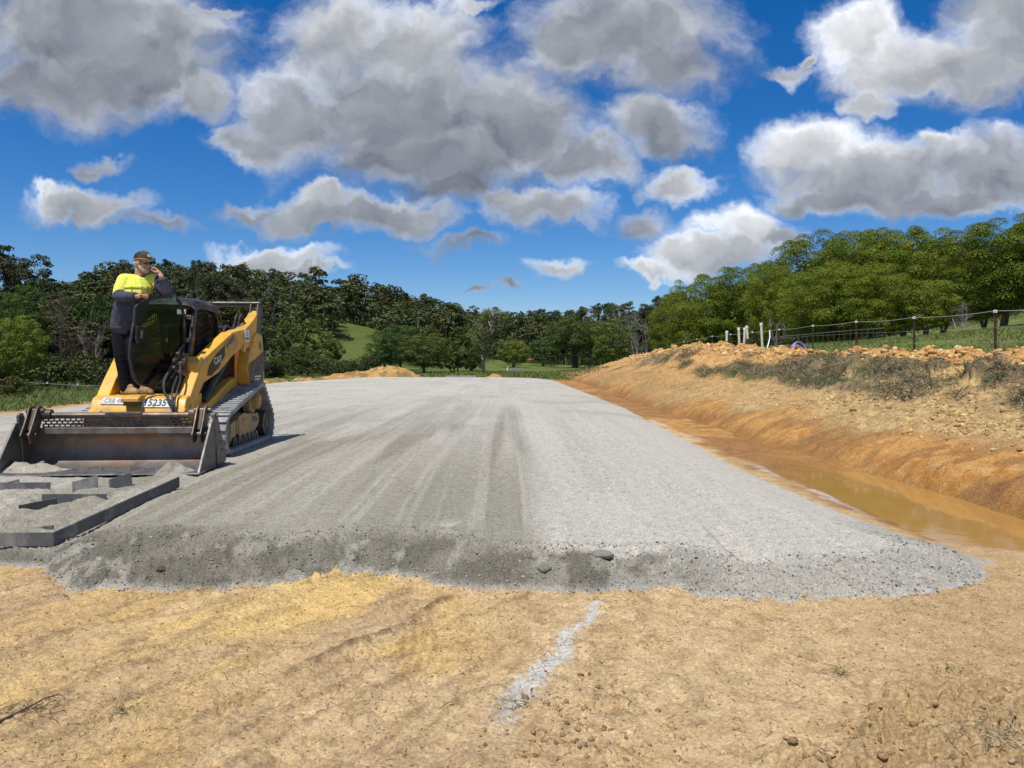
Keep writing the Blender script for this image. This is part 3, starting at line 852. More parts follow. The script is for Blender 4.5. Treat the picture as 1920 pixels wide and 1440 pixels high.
def bare_tree(name, seed, w=5.0, h=9.0, n1=9, n2=6, n3=4, r=.10, fuzz=0):
    rng = np.random.default_rng(seed)
    T = []; C = []
    for s_ in range(3):
        a = s_ * 2.1 + rng.uniform(0, 1)
        pts, rr, d = branch((rng.normal() * .2, rng.normal() * .2, -.3), (math.cos(a) * .28, math.sin(a) * .28, 1), h * rng.uniform(.7, .95), r, rng, r1=.025, n=8, curve=.22)
        T.append(tube_np(pts, rr, 5))
        for i in range(n1):
            st = pts[rng.integers(2, 9)]
            a1 = rng.uniform(0, 6.28)
            p2, r2, d2 = branch(st, (math.cos(a1), math.sin(a1), rng.uniform(.7, 1.8)), w * .42 * rng.uniform(.5, 1), r * .4, rng, r1=.015, n=5, curve=.35)
            T.append(tube_np(p2, r2, 4))
            for j in range(n2):
                s3 = p2[rng.integers(1, 6)]
                p3, r3, d3 = branch(s3, unit(d2 + rng.normal(size=3) * .8), w * .16 * rng.uniform(.5, 1.2), .022, rng, r1=.010, n=3, curve=.4)
                T.append(tube_np(p3, r3, 3)); C.append(p3[-1])
                for k in range(n3):
                    p4, r4, _ = branch(p3[rng.integers(1, 4)], unit(d3 + rng.normal(size=3) * .8), w * .08, .012, rng, r1=.007, n=2)
                    T.append(tube_np(p4, r4, 3))
    cr = None
    if fuzz:
        C = np.array(C)
        cr = lobes_to_leaves(C, np.full((len(C), 3), .28), fuzz, .16, rng, jit=.9, shell=.1)
    proto(name, join(T), cr, w, h)

def shrub(name, seed, w=3.0, h=2.0, nl=60, per=70, size=.13):
    rng = np.random.default_rng(seed)
    d = unit(rng.normal(size=(nl, 3)) + [0, 0, .5]); d[:, 2] = np.abs(d[:, 2])
    C = d * np.array([w * .42, w * .42, h * .78]) * rng.uniform(.4, 1, (nl, 1)) + [0, 0, h * .12]
    rx = w * .11 * rng.uniform(.6, 1.4, nl)
    a = lobes_to_leaves(C, np.stack([rx, rx, rx], 1), per, size, rng, jit=.8, shell=.2)
    T = []
    for i in range(14):
        q = C[rng.integers(0, nl)]
        T.append(tube_np(np.array([[rng.normal() * .1, rng.normal() * .1, -.1], q * .5 + [0, 0, .1], q]), [.03, .022, .008], 4))
    proto(name, join(T), a, w, h)

dome_tree('camphor_a', 11, w=13, h=11, nl=125, per=450, size=.155, lob=.105, base=.5)
dome_tree('camphor_b', 12, w=13, h=11, nl=115, per=470, size=.155, lob=.112, base=.6)
dome_tree('camphor_c', 13, w=12, h=12, nl=120, per=450, size=.155, lob=.108, base=1.2)
dome_tree('round_a', 14, w=9, h=9, nl=80, per=220, size=.19, lob=.12, base=.7, trunk_r=.25)
dome_tree('round_b', 15, w=8, h=9.5, nl=75, per=210, size=.19, lob=.125, base=1.0, trunk_r=.22)
dome_tree('high_crown', 16, w=12, h=11, nl=95, per=180, size=.24, lob=.105, base=3.4, trunk_r=.5, low=2.6)
gum_tree('gum_a', 21, w=11, h=17, per=100)
gum_tree('gum_b', 22, w=10, h=18, bare=.5, limbs=8, per=90)
gum_tree('gum_c', 23, w=8, h=19, bare=.55, limbs=7, per=90, cl=1.0)
gum_tree('gum_full', 24, w=9, h=17, bare=.30, limbs=11, per=130, cl=1.4, flat=.6, dens=5)
gum_tree('gum_pale', 25, w=9, h=14, bare=.22, limbs=13, per=105, cl=1.15, flat=.8, dens=5, size=.24, trunk_r=.34)
feather_tree('feather_a', 31)
feather_tree('feather_b', 32, w=7.5, h=9, stems=5)
feather_tree('feather_c', 33, w=6, h=11, stems=3)
bare_tree('bare_a', 41)
bare_tree('bare_b', 42, w=4.5, h=10)
bare_tree('twiggy', 43, w=6, h=9, fuzz=5)
shrub('shrub_a', 51); shrub('shrub_b', 52, w=3.4, h=1.8)

TREES = 0
def plant(kind, name, px, d, top, wpx, color, label, cat='tree', bark=(.16, .13, .10), group=None, base=None, rot=None, sink=0.0):
    """px column, distance, top row and width in the photograph fix the size; the foot stands on the land"""
    global TREES
    TREES += 1
    X = (px - 960) / F * d
    z = ground_z(X, d) - sink
    if base is not None: z = EYE + (HZ - base) / F * d
    Ht = EYE + (HZ - top) / F * d - z
    Wd = wpx / F * d
    t, c, w, h = PROTO[kind]
    root = bpy.data.objects.new(name, None); COL.objects.link(root)
    root.empty_display_size = .3
    root.location = (X, d, z)
    root.rotation_euler = (0, 0, rot if rot is not None else (TREES * 2.399) % 6.28)
    root.scale = (Wd / w, Wd / w, Ht / h)
    tag(root, label, cat, group)
    tr = bpy.data.objects.new('trunk', t); COL.objects.link(tr); tr.parent = root
    tr.color = (*bark, 1)
    if c is not None:
        cr = bpy.data.objects.new('crown', c); COL.objects.link(cr); cr.parent = root
        cr.color = (*color, 1)
    return root

G_BRIGHT = (.18, .22, .024); G_CAM = (.140, .185, .022); G_CAM2 = (.172, .214, .024); G_MID = (.10, .14, .022); G_DARK = (.060, .095, .022)
G_GUM = (.085, .100, .046); G_GUMB = (.065, .080, .040); G_OLIVE = (.110, .125, .034); G_FEA = (.120, .150, .036); G_PALE = (.185, .210, .085)
WHITE_BARK = (.42, .38, .32); GREY_BARK = (.25, .225, .19)
CAMG = 'broad dome-crowned trees along the paddock edge'
# ---- right: the big dome trees behind the fence
plant('camphor_a', 'dome_tree', 1262, 92, 566, 96, G_CAM, 'lowest dome tree at the downhill end of the row, beside the grey leafless trees', group=CAMG)
plant('camphor_b', 'dome_tree', 1318, 84, 520, 140, G_CAM2, 'green dome tree above the first of the small fence posts, next to the lowest one', group=CAMG)
plant('camphor_c', 'dome_tree', 1400, 80, 494, 150, G_CAM, 'rounded dome tree rising behind the cluster of white pipes', group=CAMG)
plant('camphor_b', 'dome_tree', 1446, 74, 494, 110, G_CAM2, 'dome tree directly behind the purple pipe coil, lower than its neighbour uphill', group=CAMG)
plant('camphor_a', 'dome_tree', 1535, 78, 446, 190, G_CAM, 'tall broad dome tree left of the paired summits, above the purple coil', group=CAMG)
plant('camphor_c', 'dome_tree', 1608, 82, 428, 170, G_CAM2, 'tall dome tree with rounded flat top between the two highest summits of the row', group=CAMG)
plant('camphor_a', 'dome_tree', 1560, 62, 500, 190, G_CAM2, 'wide low dome tree in front of the row, hanging over the shaded fence', group=CAMG)
plant('camphor_b', 'dome_tree', 1630, 60, 496, 160, G_CAM2, 'dome tree in front with layered light green lobes, behind the nearest middle post', group=CAMG)
plant('camphor_c', 'dome_tree', 1700, 76, 422, 170, G_CAM2, 'tallest summit of the dome tree row, next to the gap showing the dark hilltop', group=CAMG)
plant('round_a', 'dome_tree', 1735, 58, 522, 105, (0.171, 0.21, 0.026), 'small yellow-green dome tree in front of the tallest one, near the bare bush', group=CAMG)
plant('camphor_b', 'dome_tree', 1768, 80, 470, 110, G_CAM, 'dome tree falling away towards the gap under the dark hilltop', group=CAMG)
plant('camphor_c', 'dome_tree', 1885, 62, 412, 205, G_CAM, 'huge dome tree with two trunks nearest the frame edge, over the sunny paddock', group=CAMG)
plant('camphor_a', 'dome_tree', 1975, 60, 398, 190, G_CAM, 'huge dome tree cut by the frame edge, highest of all', group=CAMG)
plant('camphor_b', 'dome_tree', 1845, 70, 470, 110, G_CAM, 'shaded dome tree behind the bare bush, left of the huge two-trunked one', group=CAMG)
plant('bare_a', 'bare_bush', 1796, 56, 566, 60, G_GUM, 'leafless grey bush in front of the dark gap between dome trees', 'bush', bark=(.30, .27, .24))
plant('bare_b', 'bare_bush', 1458, 60, 600, 26, G_GUM, 'leafless pale grey bush in shade behind the purple coil', 'bush', bark=(.34, .31, .28))
# ---- left
plant('gum_a', 'gum_tree', 28, 88, 456, 150, G_GUMB, 'tall dark gum tree at the left frame edge with open spreading top', bark=GREY_BARK, group='tall gum trees on the left')
plant('gum_b', 'gum_tree', 95, 92, 462, 110, G_GUMB, 'tall gum tree with airy clustered twigs reaching over the blue gap', bark=GREY_BARK, group='tall gum trees on the left')
plant('gum_full', 'gum_tree', -25, 80, 470, 120, G_GUMB, 'dense gum tree half out of the left frame edge', bark=GREY_BARK, group='tall gum trees on the left')
plant('round_b', 'leafy_tree', 58, 66, 528, 70, (0.072, 0.123, 0.026), 'dark leafy tree under the tall gums, behind the bright round bush tree')
plant('round_a', 'leafy_tree', 2, 60, 540, 74, (0.08, 0.128, 0.026), 'dark green tree at the left edge, under the gums')
plant('round_a', 'leafy_tree', 30, 42, 590, 100, (0.174, 0.225, 0.035), 'bright green rounded tree at the left edge above the low scrub')
plant('shrub_a', 'scrub_bush', 22, 33, 703, 86, (0.116, 0.123, 0.029), 'low olive scrub bush on the grass at the left edge', 'bush')
plant('shrub_b', 'scrub_bush', 75, 38, 724, 60, (0.087, 0.104, 0.029), 'small dark scrub bush beside the olive one, under the bright tree', 'bush')
plant('twiggy', 'dying_tree', 122, 52, 545, 100, (0.116, 0.075, 0.043), 'dying reddish-brown tree with thin twigs left of the loader', bark=(.11, .085, .065))
plant('twiggy', 'dying_tree', 172, 56, 596, 80, (0.072, 0.064, 0.032), 'twiggy dark tree just left of the standing man', bark=(.15, .12, .095))
plant('bare_b', 'bare_tree', 188, 50, 622, 56, G_GUM, 'thin leafless forked tree in shade close to the standing man', bark=(.26, .23, .19))
plant('feather_a', 'dark_tree', 148, 74, 540, 84, G_DARK, 'dark bushy tree behind the reddish dying tree')
plant('round_b', 'dark_tree', 205, 80, 560, 80, G_DARK, 'dark dense tree half behind the standing man')
for i, (px, d, top, w_, k, lab) in enumerate([
    (218, 150, 484, 56, 'gum_c', 'small airy gum on the hilltop left of the man in the cap'),
    (338, 135, 486, 84, 'gum_b', 'airy gum just right of the man, above the loader cab'),
    (385, 135, 480, 80, 'gum_a', 'highest gum of the hillside crest, above the cab roof'),
    (430, 130, 506, 84, 'gum_full', 'gum with thick grey-green top above the loader rear bar'),
    (470, 125, 512, 80, 'gum_b', 'gum on the falling crest, right of the loader rear bar'),
    (505, 120, 536, 60, 'gum_c', 'gum with two little tufts at the end of the crest'),
    (300, 150, 492, 60, 'gum_c', 'gum peeping out behind the raised arm of the man'),
    (255, 160, 500, 70, 'gum_full', 'gum hidden behind the man in yellow shirt')]):
    plant(k, 'gum_tree', px, d, top, w_, (.088, .102, .050) if i % 2 else G_GUM, lab, bark=GREY_BARK, group='gum trees along the hillside crest')
plant('gum_full', 'gum_tree', 450, 100, 560, 90, G_OLIVE, 'shaded gum tree behind the loader rear arm', bark=GREY_BARK)
plant('gum_c', 'gum_tree', 500, 82, 566, 66, (0.09, 0.104, 0.043), 'slim gum tree with bright white trunk beside the loader', bark=(.62, .56, .48))
plant('gum_c', 'gum_tree', 520, 100, 590, 56, (0.087, 0.104, 0.041), 'slender pale-trunked gum right of the white-trunked one', bark=WHITE_BARK)
plant('feather_a', 'wattle_tree', 552, 92, 594, 84, G_FEA, 'feathery green tree right of the white-trunked gum, tallest of the wattles', bark=GREY_BARK, group='feathery wattle trees')
plant('feather_b', 'wattle_tree', 612, 92, 626, 84, G_FEA, 'low feathery green tree beside the sunny grass clearing', bark=GREY_BARK, group='feathery wattle trees')
plant('feather_b', 'wattle_tree', 575, 84, 650, 76, (0.109, 0.145, 0.041), 'small feathery tree in front of the two larger wattles', bark=GREY_BARK, group='feathery wattle trees')
plant('shrub_a', 'scrub_bush', 520, 76, 684, 40, (0.09, 0.109, 0.032), 'scrub bush behind the low spoil heaps beside the track', 'bush')
plant('shrub_b', 'scrub_bush', 640, 86, 678, 54, (0.075, 0.104, 0.032), 'scrub bush behind the long spoil mound, left of its peak', 'bush')
# ---- centre
plant('round_b', 'bushy_tree', 722, 112, 618, 66, (0.07, 0.116, 0.032), 'dark bushy tree right of the sunny clearing')
plant('round_a', 'bushy_tree', 750, 122, 606, 70, (0.084, 0.133, 0.035), 'taller round dark green tree behind the peak of the spoil mound')
plant('shrub_a', 'scrub_bush', 692, 98, 662, 60, (0.061, 0.087, 0.032), 'dark scrub at the edge of the sunny clearing', 'bush')
plant('round_b', 'bushy_tree', 800, 100, 627, 96, (0.113, 0.142, 0.035), 'wide olive bushy tree right above the end of the spoil mound')
plant('feather_c', 'bushy_tree', 852, 110, 602, 82, (0.119, 0.157, 0.035), 'upright light green tree between the olive bush and the pale gum')
plant('feather_b', 'bushy_tree', 884, 118, 640, 60, (0.102, 0.133, 0.038), 'low loose tree at the foot of the pale gum')
plant('gum_pale', 'pale_gum', 908, 104, 572, 84, G_PALE, 'pale thin-leaved gum with stout grey trunk behind the small spoil heap', bark=(.30, .27, .23))
plant('round_a', 'round_tree', 963, 150, 636, 58, (0.181, 0.225, 0.043), 'small round bright green tree alone on the grass at the centre')
plant('round_b', 'bushy_tree', 1022, 170, 636, 60, (0.084, 0.133, 0.038), 'medium green bush tree behind the trough on the grass')
plant('high_crown', 'paddock_tree', 1078, 150, 598, 112, (0.094, 0.123, 0.032), 'spreading tree with thick dark trunk standing on the grass near the bank', bark=(.07, .055, .045))
plant('round_b', 'bushy_tree', 1146, 130, 600, 74, (0.138, 0.177, 0.038), 'bright green leaning bushy tree at the low end of the bank')
plant('feather_b', 'bushy_tree', 1104, 165, 622, 56, (0.104, 0.142, 0.038), 'loose tree behind the spreading paddock tree')
for i, (px, d, top, w_, lab) in enumerate([
    (1128, 175, 584, 40, 'fan-shaped leafless grey tree behind the bright leaning tree'),
    (1160, 170, 580, 44, 'tallest leafless grey tree of the pale group'),
    (1194, 165, 586, 44, 'leafless grey tree nearest the lowest dome tree'),
    (1215, 120, 600, 34, 'leafless thin-stemmed tree at the shaded end of the dome tree row')]):
    plant(['bare_a', 'bare_b'][i % 2], 'bare_tree', px, d, top, w_, G_GUM, lab, bark=(.27, .245, .215), group='pale leafless trees')
plant('gum_full', 'gum_tree', 606, 190, 547, 44, (0.087, 0.113, 0.052), 'solitary tall gum sticking up above the far forest, two trunks', bark=GREY_BARK)
for i, (px, d, top, w_, k, lab) in enumerate([
    (560, 220, 566, 50, 'gum_a', 'dark far gum left of the solitary tall one'),
    (635, 230, 568, 44, 'gum_b', 'dark far gum just right of the solitary tall one'),
    (735, 240, 556, 56, 'gum_a', 'airy gum, first of the high centre group'),
    (765, 240, 552, 54, 'gum_b', 'highest gum of the centre group on the far forest'),
    (800, 245, 562, 50, 'gum_full', 'far gum behind the wide olive tree'),
    (840, 240, 562, 52, 'gum_a', 'far gum with flat dark top behind the upright light green tree'),
    (875, 240, 568, 44, 'gum_b', 'far gum just left of the pale gum top'),
    (950, 260, 588, 44, 'gum_full', 'low far gum above the small round tree'),
    (1000, 230, 577, 50, 'gum_b', 'dark umbrella-topped gum right of centre'),
    (1040, 235, 582, 50, 'gum_full', 'far gum left of the spreading paddock tree'),
    (1080, 235, 572, 48, 'gum_full', 'far gum above the spreading paddock tree'),
    (1132, 230, 564, 46, 'gum_a', 'dark gum above the leafless trees, left of the pair'),
    (1165, 230, 564, 42, 'gum_b', 'dark gum above the tallest leafless tree'),
    (1200, 225, 566, 42, 'gum_full', 'dark gum behind the leafless tree nearest the domes'),
    (1228, 220, 552, 40, 'gum_b', 'dark gum peeping over the lowest dome tree')]):
    plant(k, 'gum_tree', px, d, top, w_, (.068, .084, .044) if i % 2 else (.080, .096, .046), lab, bark=(.14, .125, .11), group='gum trees on the far forest edge')

# ---- the far wood on the hills: one mass nobody could count
def forest():
    rng = np.random.default_rng(99)
    tmpl = []
    for s_ in range(5):
        r2 = np.random.default_rng(200 + s_)
        nl = 16
        d = unit(r2.normal(size=(nl, 3)) + [0, 0, .4])
        C = d * np.array([3.2, 3.2, 3.0]) * r2.uniform(.5, 1, (nl, 1)) + [0, 0, 11]
        rx = 1.5 * r2.uniform(.6, 1.3, nl)
        C2 = np.stack([r2.normal(0, 1.6, 7), r2.normal(0, 1.6, 7), r2.uniform(2, 8, 7)], 1)
        rx2 = np.full(7, 1.5)
        C = np.concatenate([C, C2]); rx = np.concatenate([rx, rx2])
        V, Q, c = lobes_to_leaves(C, np.stack([rx, rx, rx * .7], 1), 26, .80, r2, up=.6, jit=.55)
        tv, tf = tube_np(np.array([[0, 0, -2], [.1, 0, 5], [.3, .2, 11]]), [.25, .2, .1], 4)
        tc = np.full((len(tv), 3), 2.2) * np.array([1.3, 1.0, 1.6])
        tmpl.append(join([(V, Q, c), (tv, tf, tc)]))
    near = []
    for s_ in range(4):
        r2 = np.random.default_rng(300 + s_); nl = 26
        C = unit(r2.normal(size=(nl, 3)) + [0, 0, .2]) * np.array([2.9, 2.9, 4.2]) * r2.uniform(.45, 1, (nl, 1)) + [0, 0, 8.5]
        rx = 1.15 * r2.uniform(.6, 1.3, nl)
        V, Q, c = lobes_to_leaves(C, np.stack([rx, rx, rx * .6], 1), 85, .36, r2, up=.8, jit=.45)
        tv, tf = tube_np(np.array([[0, 0, -2], [.1, 0, 5], [.3, .2, 11]]), [.22, .18, .1], 4)
        near.append(join([(V, Q, c), (tv, tf, np.full((len(tv), 3), 2.2) * np.array([1.3, 1.0, 1.6]))]))
    pts = []
    def want(x, y):
        u = x / y * F + 960
        if not -500 < u < 2350: return False
        # sunny clearing and the valley pasture stay open
        if -39.5 < x < -28.5 and y < 190: return False
        if x <= -43 or (x < -24 and y < 100 and u < 470): return y > 66
        if x < 55: return y > 165
        return y > 130
    def spread(n, y0, y1, x0, x1, mind):
        c = 0
        for _ in range(n):
            y = rng.uniform(y0, y1); x = rng.uniform(x0, x1)
            if want(x, y): pts.append((x, y, mind))
    spread(1100, 120, 330, -260, -20, 1)
    spread(500, 64, 125, -90, -24, 1)
    spread(700, 205, 330, -40, 140, 1)
    spread(600, 300, 520, -330, 420, 1)
    spread(500, 130, 420, 60, 420, 1)
    spread(500, 300, 480, 130, 420, 1)
    spread(160, 380, 500, 170, 330, 1)
    P = np.array([(p[0], p[1]) for p in pts])
    Zs = ground_z(P[:, 0], P[:, 1])
    parts = []
    for i, (x, y) in enumerate(P):
        t = near[rng.integers(0, 4)] if y < 125 else tmpl[rng.integers(0, 5)]
        a = rng.uniform(0, 6.28); s = rng.uniform(.7, 1.15); sz = rng.uniform(.8, 1.15) * (.50 if y < 125 else .66 if y < 215 else .9)
        ca, sa = math.cos(a) * s, math.sin(a) * s
        V = t[0]
        Vn = np.stack([V[:, 0] * ca - V[:, 1] * sa + x, V[:, 0] * sa + V[:, 1] * ca + y, V[:, 2] * sz + Zs[i]], 1)
        tint = rng.uniform(.6, 1.25) * np.array([rng.uniform(.9, 1.25), 1.0, rng.uniform(.85, 1.1)])
        parts.append((Vn, t[1], t[2] * tint))
    V, Q, C = join(parts)
    o = mesh_np('forest', V, Q, M_LEAF, cols=C)
    o.color = (.098, .124, .050, 1)
    tag(o, 'dark eucalypt forest covering the hills behind the paddocks', 'forest', kind='stuff')
forest()

# ------------------------------------------------------------------ hard-surface helper
class MB:
    def __init__(s): s.v = []; s.f = []; s.mi = []; s.cur = 0
    def add(s, V, Fs):
        o = len(s.v); s.v += [tuple(map(float, p)) for p in V]
        for f in Fs: s.f.append(tuple(i + o for i in f)); s.mi.append(s.cur)
        return s
    def box(s, x0, x1, y0, y1, z0, z1):
        V = [(x, y, z) for x in (x0, x1) for y in (y0, y1) for z in (z0, z1)]
        return s.add(V, [(0, 1, 3, 2), (4, 6, 7, 5), (0, 4, 5, 1), (2, 3, 7, 6), (0, 2, 6, 4), (1, 5, 7, 3)])
    def obox(s, c, ax, ay, az):
        """box with centre c and half-axis vectors"""
        c = Vector(c); ax = Vector(ax); ay = Vector(ay); az = Vector(az)
        V = [c + i * ax + j * ay + k * az for i in (-1, 1) for j in (-1, 1) for k in (-1, 1)]
        return s.add(V, [(0, 1, 3, 2), (4, 6, 7, 5), (0, 4, 5, 1), (2, 3, 7, 6), (0, 2, 6, 4), (1, 5, 7, 3)])
    def prism(s, pts, x0, x1):
        """polygon in (y, z) extruded along x; x0/x1 may be functions of y"""
        fx0 = x0 if callable(x0) else (lambda y: x0); fx1 = x1 if callable(x1) else (lambda y: x1)
        n = len(pts)
        V = [(fx0(y), y, z) for y, z in pts] + [(fx1(y), y, z) for y, z in pts]
        Fs = [tuple(range(n))[::-1], tuple(range(n, 2 * n))]
        Fs += [(i, (i + 1) % n, n + (i + 1) % n, n + i) for i in range(n)]
        return s.add(V, Fs)
    def loft(s, rings, close=True, caps=True):
        n = len(rings[0]); V = [p for r in rings for p in r]; Fs = []
        for i in range(len(rings) - 1):
            for k in range(n if close else n - 1):
                k2 = (k + 1) % n
                Fs.append((i * n + k, i * n + k2, (i + 1) * n + k2, (i + 1) * n + k))
        if caps and close:
            Fs.append(tuple(range(n))[::-1]); Fs.append(tuple(range((len(rings) - 1) * n, len(rings) * n)))
        return s.add(V, Fs)
    def cyl(s, p0, p1, r, n=16, r1=None):
        p0 = Vector(p0); p1 = Vector(p1); t = (p1 - p0).normalized()
        a = t.orthogonal().normalized(); b = t.cross(a)
        r1 = r if r1 is None else r1
        return s.loft([[p + (a * math.cos(2 * math.pi * k / n) + b * math.sin(2 * math.pi * k / n)) * q for k in range(n)] for p, q in ((p0, r), (p1, r1))])
    def tube(s, path, r, n=8):
        path = [Vector(p) for p in path]
        rings = []; a = None
        for i, p in enumerate(path):
            t = (path[min(i + 1, len(path) - 1)] - path[max(i - 1, 0)]).normalized()
            if a is None: a = t.orthogonal().normalized()
            a = (a - t * a.dot(t)).normalized(); b = t.cross(a)
            rr = r[i] if isinstance(r, (list, tuple)) else r
            rings.append([p + (a * math.cos(2 * math.pi * k / n) + b * math.sin(2 * math.pi * k / n)) * rr for k in range(n)])
        return s.loft(rings)
    def sphere(s, c, r, n=12):
        c = Vector(c); rr = r if hasattr(r, '__len__') else (r, r, r); rings = []
        for i in range(1, n // 2):
            ph = math.pi * i / (n // 2)
            rings.append([(c.x + rr[0] * math.sin(ph) * math.cos(2 * math.pi * k / n), c.y + rr[1] * math.sin(ph) * math.sin(2 * math.pi * k / n), c.z - rr[2] * math.cos(ph)) for k in range(n)])
        return s.loft(rings)
    def build(s, name, mat, parent=None, bevel=0.0, smooth=35, seg=2):
        me = bpy.data.meshes.new(name)
        me.from_pydata(s.v, [], s.f)
        mats = mat if isinstance(mat, (list, tuple)) else [mat]
        for m in mats: me.materials.append(m)
        if len(mats) > 1: me.polygons.foreach_set('material_index', s.mi)
        bm = bmesh.new(); bm.from_mesh(me)
        bmesh.ops.recalc_face_normals(bm, faces=bm.faces)
        bm.to_mesh(me); bm.free()
        if smooth:
            me.polygons.foreach_set('use_smooth', np.ones(len(me.polygons), bool))
            me.set_sharp_from_angle(angle=R(smooth))
        me.update()
        o = bpy.data.objects.new(name, me); COL.objects.link(o)
        if parent: o.parent = parent
        if bevel:
            b = o.modifiers.new('bevel', 'BEVEL'); b.width = bevel; b.segments = seg; b.limit_method = 'ANGLE'; b.angle_limit = R(38)
            b.harden_normals = True
        return o
def arc(p, q, n, sag=(0, 0, 0)):
    p = Vector(p); q = Vector(q); s_ = Vector(sag)
    return [p.lerp(q, t) + s_ * (4 * t * (1 - t)) for t in [i / n for i in range(n + 1)]]
def smooth_path(pts, n=8):
    """Catmull-Rom through the points"""
    P = [Vector(p) for p in pts]; P = [P[0] * 2 - P[1]] + P + [P[-1] * 2 - P[-2]]
    out = []
    for i in range(1, len(P) - 2):
        for k in range(n):
            t = k / n
            a, b, c, d = P[i - 1], P[i], P[i + 1], P[i + 2]
            out.append(.5 * ((2 * b) + (c - a) * t + (2 * a - 5 * b + 4 * c - d) * t * t + (3 * b - a - 3 * c + d) * t ** 3))
    out.append(P[-2]); return out
def lettering(name, text, size, mat, parent, M, shear=0.0, width=None, bold=0.0):
    cu = bpy.data.curves.new(name, 'FONT'); cu.body = text; cu.size = size; cu.extrude = .0012; cu.offset = bold
    cu.align_x = 'CENTER'; cu.align_y = 'CENTER'; cu.shear = shear; cu.resolution_u = 3
    tmp = bpy.data.objects.new(name, cu); COL.objects.link(tmp)
    bpy.context.view_layer.update()
    me = bpy.data.meshes.new_from_object(tmp.evaluated_get(bpy.context.evaluated_depsgraph_get()))
    me.name = name
    bpy.data.objects.remove(tmp)
    if width:
        xs = [v.co.x for v in me.vertices]; k = width / (max(xs) - min(xs))
        for v in me.vertices: v.co.x *= k
    me.materials.clear(); me.materials.append(mat)
    me.transform(M)
    o = bpy.data.objects.new(name, me); COL.objects.link(o); o.parent = parent
    return o
def frame(origin, xdir, ydir):
    x = Vector(xdir).normalized(); y = Vector(ydir); y = (y - x * y.dot(x)).normalized(); z = x.cross(y)
    M = Matrix((x, y, z)).transposed().to_4x4(); M.translation = Vector(origin)
    return M

M_YEL = principled('yellow_paint', (.74, .40, .050), .42, 0, .5, 5, .09, (.44, .28, .12), .26, 3.4, 0.04, 30, wear=(.32, .19, .055))
M_YEL_D = principled('dusty_yellow_paint', (.50, .30, .075), .62, 0, .35, 5, .14, (.36, .28, .18), .62, 4.0, .1, 30)
M_BLACK = principled('black_paint', (.018, .019, .021), .40, 0, .5, 6, .2, (.09, .08, .07), .32, 3.5)
M_BLACKM = principled('matt_black', (.016, .016, .017), .75, 0, .3, 6, .2, (.08, .07, .055), .38, 4.0)
M_CHAR = principled('charcoal_decal', (.060, .045, .034), .5, 0, .4, 6, .15)
M_WHITE = principled('white_plate', (.78, .78, .75), .45, 0, .4, 9, .05, (.5, .46, .38), .18, 6)
M_PLATEG = principled('plate_green_print', (.015, .055, .04), .5)
M_PALEINK = principled('faded_grey_print', (.34, .37, .38), .6)
M_DECALW = principled('white_decal_print', (.72, .70, .64), .5)
M_DECALGREY = principled('grey_decal_print', (.16, .15, .14), .6)
M_STEEL = principled('worn_steel', (.20, .195, .20), .42, .55, .5, 7, .25, (.16, .10, .065), .42, 5.0, .12, 50)
M_PLATE = principled('dark_plate_steel', (.105, .108, .112), .5, .3, .5, 7, .2, (.16, .12, .09), .30, 5.0, .12, 50)
M_STEEL_B = principled('polished_edge_steel', (.34, .335, .34), .34, .7, .5, 9, .2, (.22, .19, .16), .36, 7.0, .08, 60)
M_RUST = principled('scoured_rusty_steel', (.20, .172, .155), .46, .4, .5, 4, .3, (.27, .155, .085), .36, 2.1, .12, 40)
M_DARKST = principled('dark_steel', (.085, .072, .064), .5, .4, .5, 6, .3, (.17, .12, .085), .42, 4.0, .15, 40)
M_RUBBER = principled('dusty_rubber', (.235, .25, .265), .72, 0, .3, 5, .2, (.36, .355, .335), .45, 5.0, .2, 50)
M_RUBBER_D = principled('black_rubber', (.022, .022, .024), .6, 0, .4, 6, .2, (.12, .11, .10), .25, 6.0)
M_CHROME = principled('chromed_rod', (.6, .6, .6), .18, 1.0)
M_FRAMEST = principled('frame_steel', (.10, .104, .110), .55, .1, .4, 4, .18, (.24, .23, .21), .30, 3.2, .06, 40)
def glass_material(name, tint, gloss=.06):
    m = bpy.data.materials.new(name); m.use_nodes = True
    g = NT(m.node_tree)
    o = g.n('ShaderNodeOutputMaterial')
    t = g.n('ShaderNodeBsdfTransparent'); t.inputs[0].default_value = (*tint, 1)
    s_ = g.n('ShaderNodeBsdfGlossy'); s_.inputs['Roughness'].default_value = .05; s_.inputs[0].default_value = (.9, .95, .95, 1)
    lw = g.n('ShaderNodeLayerWeight'); lw.inputs[0].default_value = .5
    d = g.n('ShaderNodeBsdfDiffuse'); d.inputs[0].default_value = (.10, .11, .10, 1)
    tc = g.n('ShaderNodeTexCoord')
    dm = g.n('ShaderNodeMixShader'); g.set(dm.inputs[0], g.sstep(g.noise(tc.outputs['Object'], 3.0, 6, .7), .45, .8, .02, .14))
    ms = g.n('ShaderNodeMixShader')
    g.set(ms.inputs[0], g.math('MULTIPLY_ADD', g.math('POWER', lw.outputs['Facing'], 4.0), 0.7, 0.04, clamp=True))
    g.t.links.new(t.outputs[0], dm.inputs[1]); g.t.links.new(d.outputs[0], dm.inputs[2])
    g.t.links.new(dm.outputs[0], ms.inputs[1]); g.t.links.new(s_.outputs[0], ms.inputs[2])
    g.t.links.new(ms.outputs[0], o.inputs[0])
    return m
M_GLASS = glass_material('green_tinted_glass', (.42, .50, .47))
M_MESHSCREEN = M_BLACKM

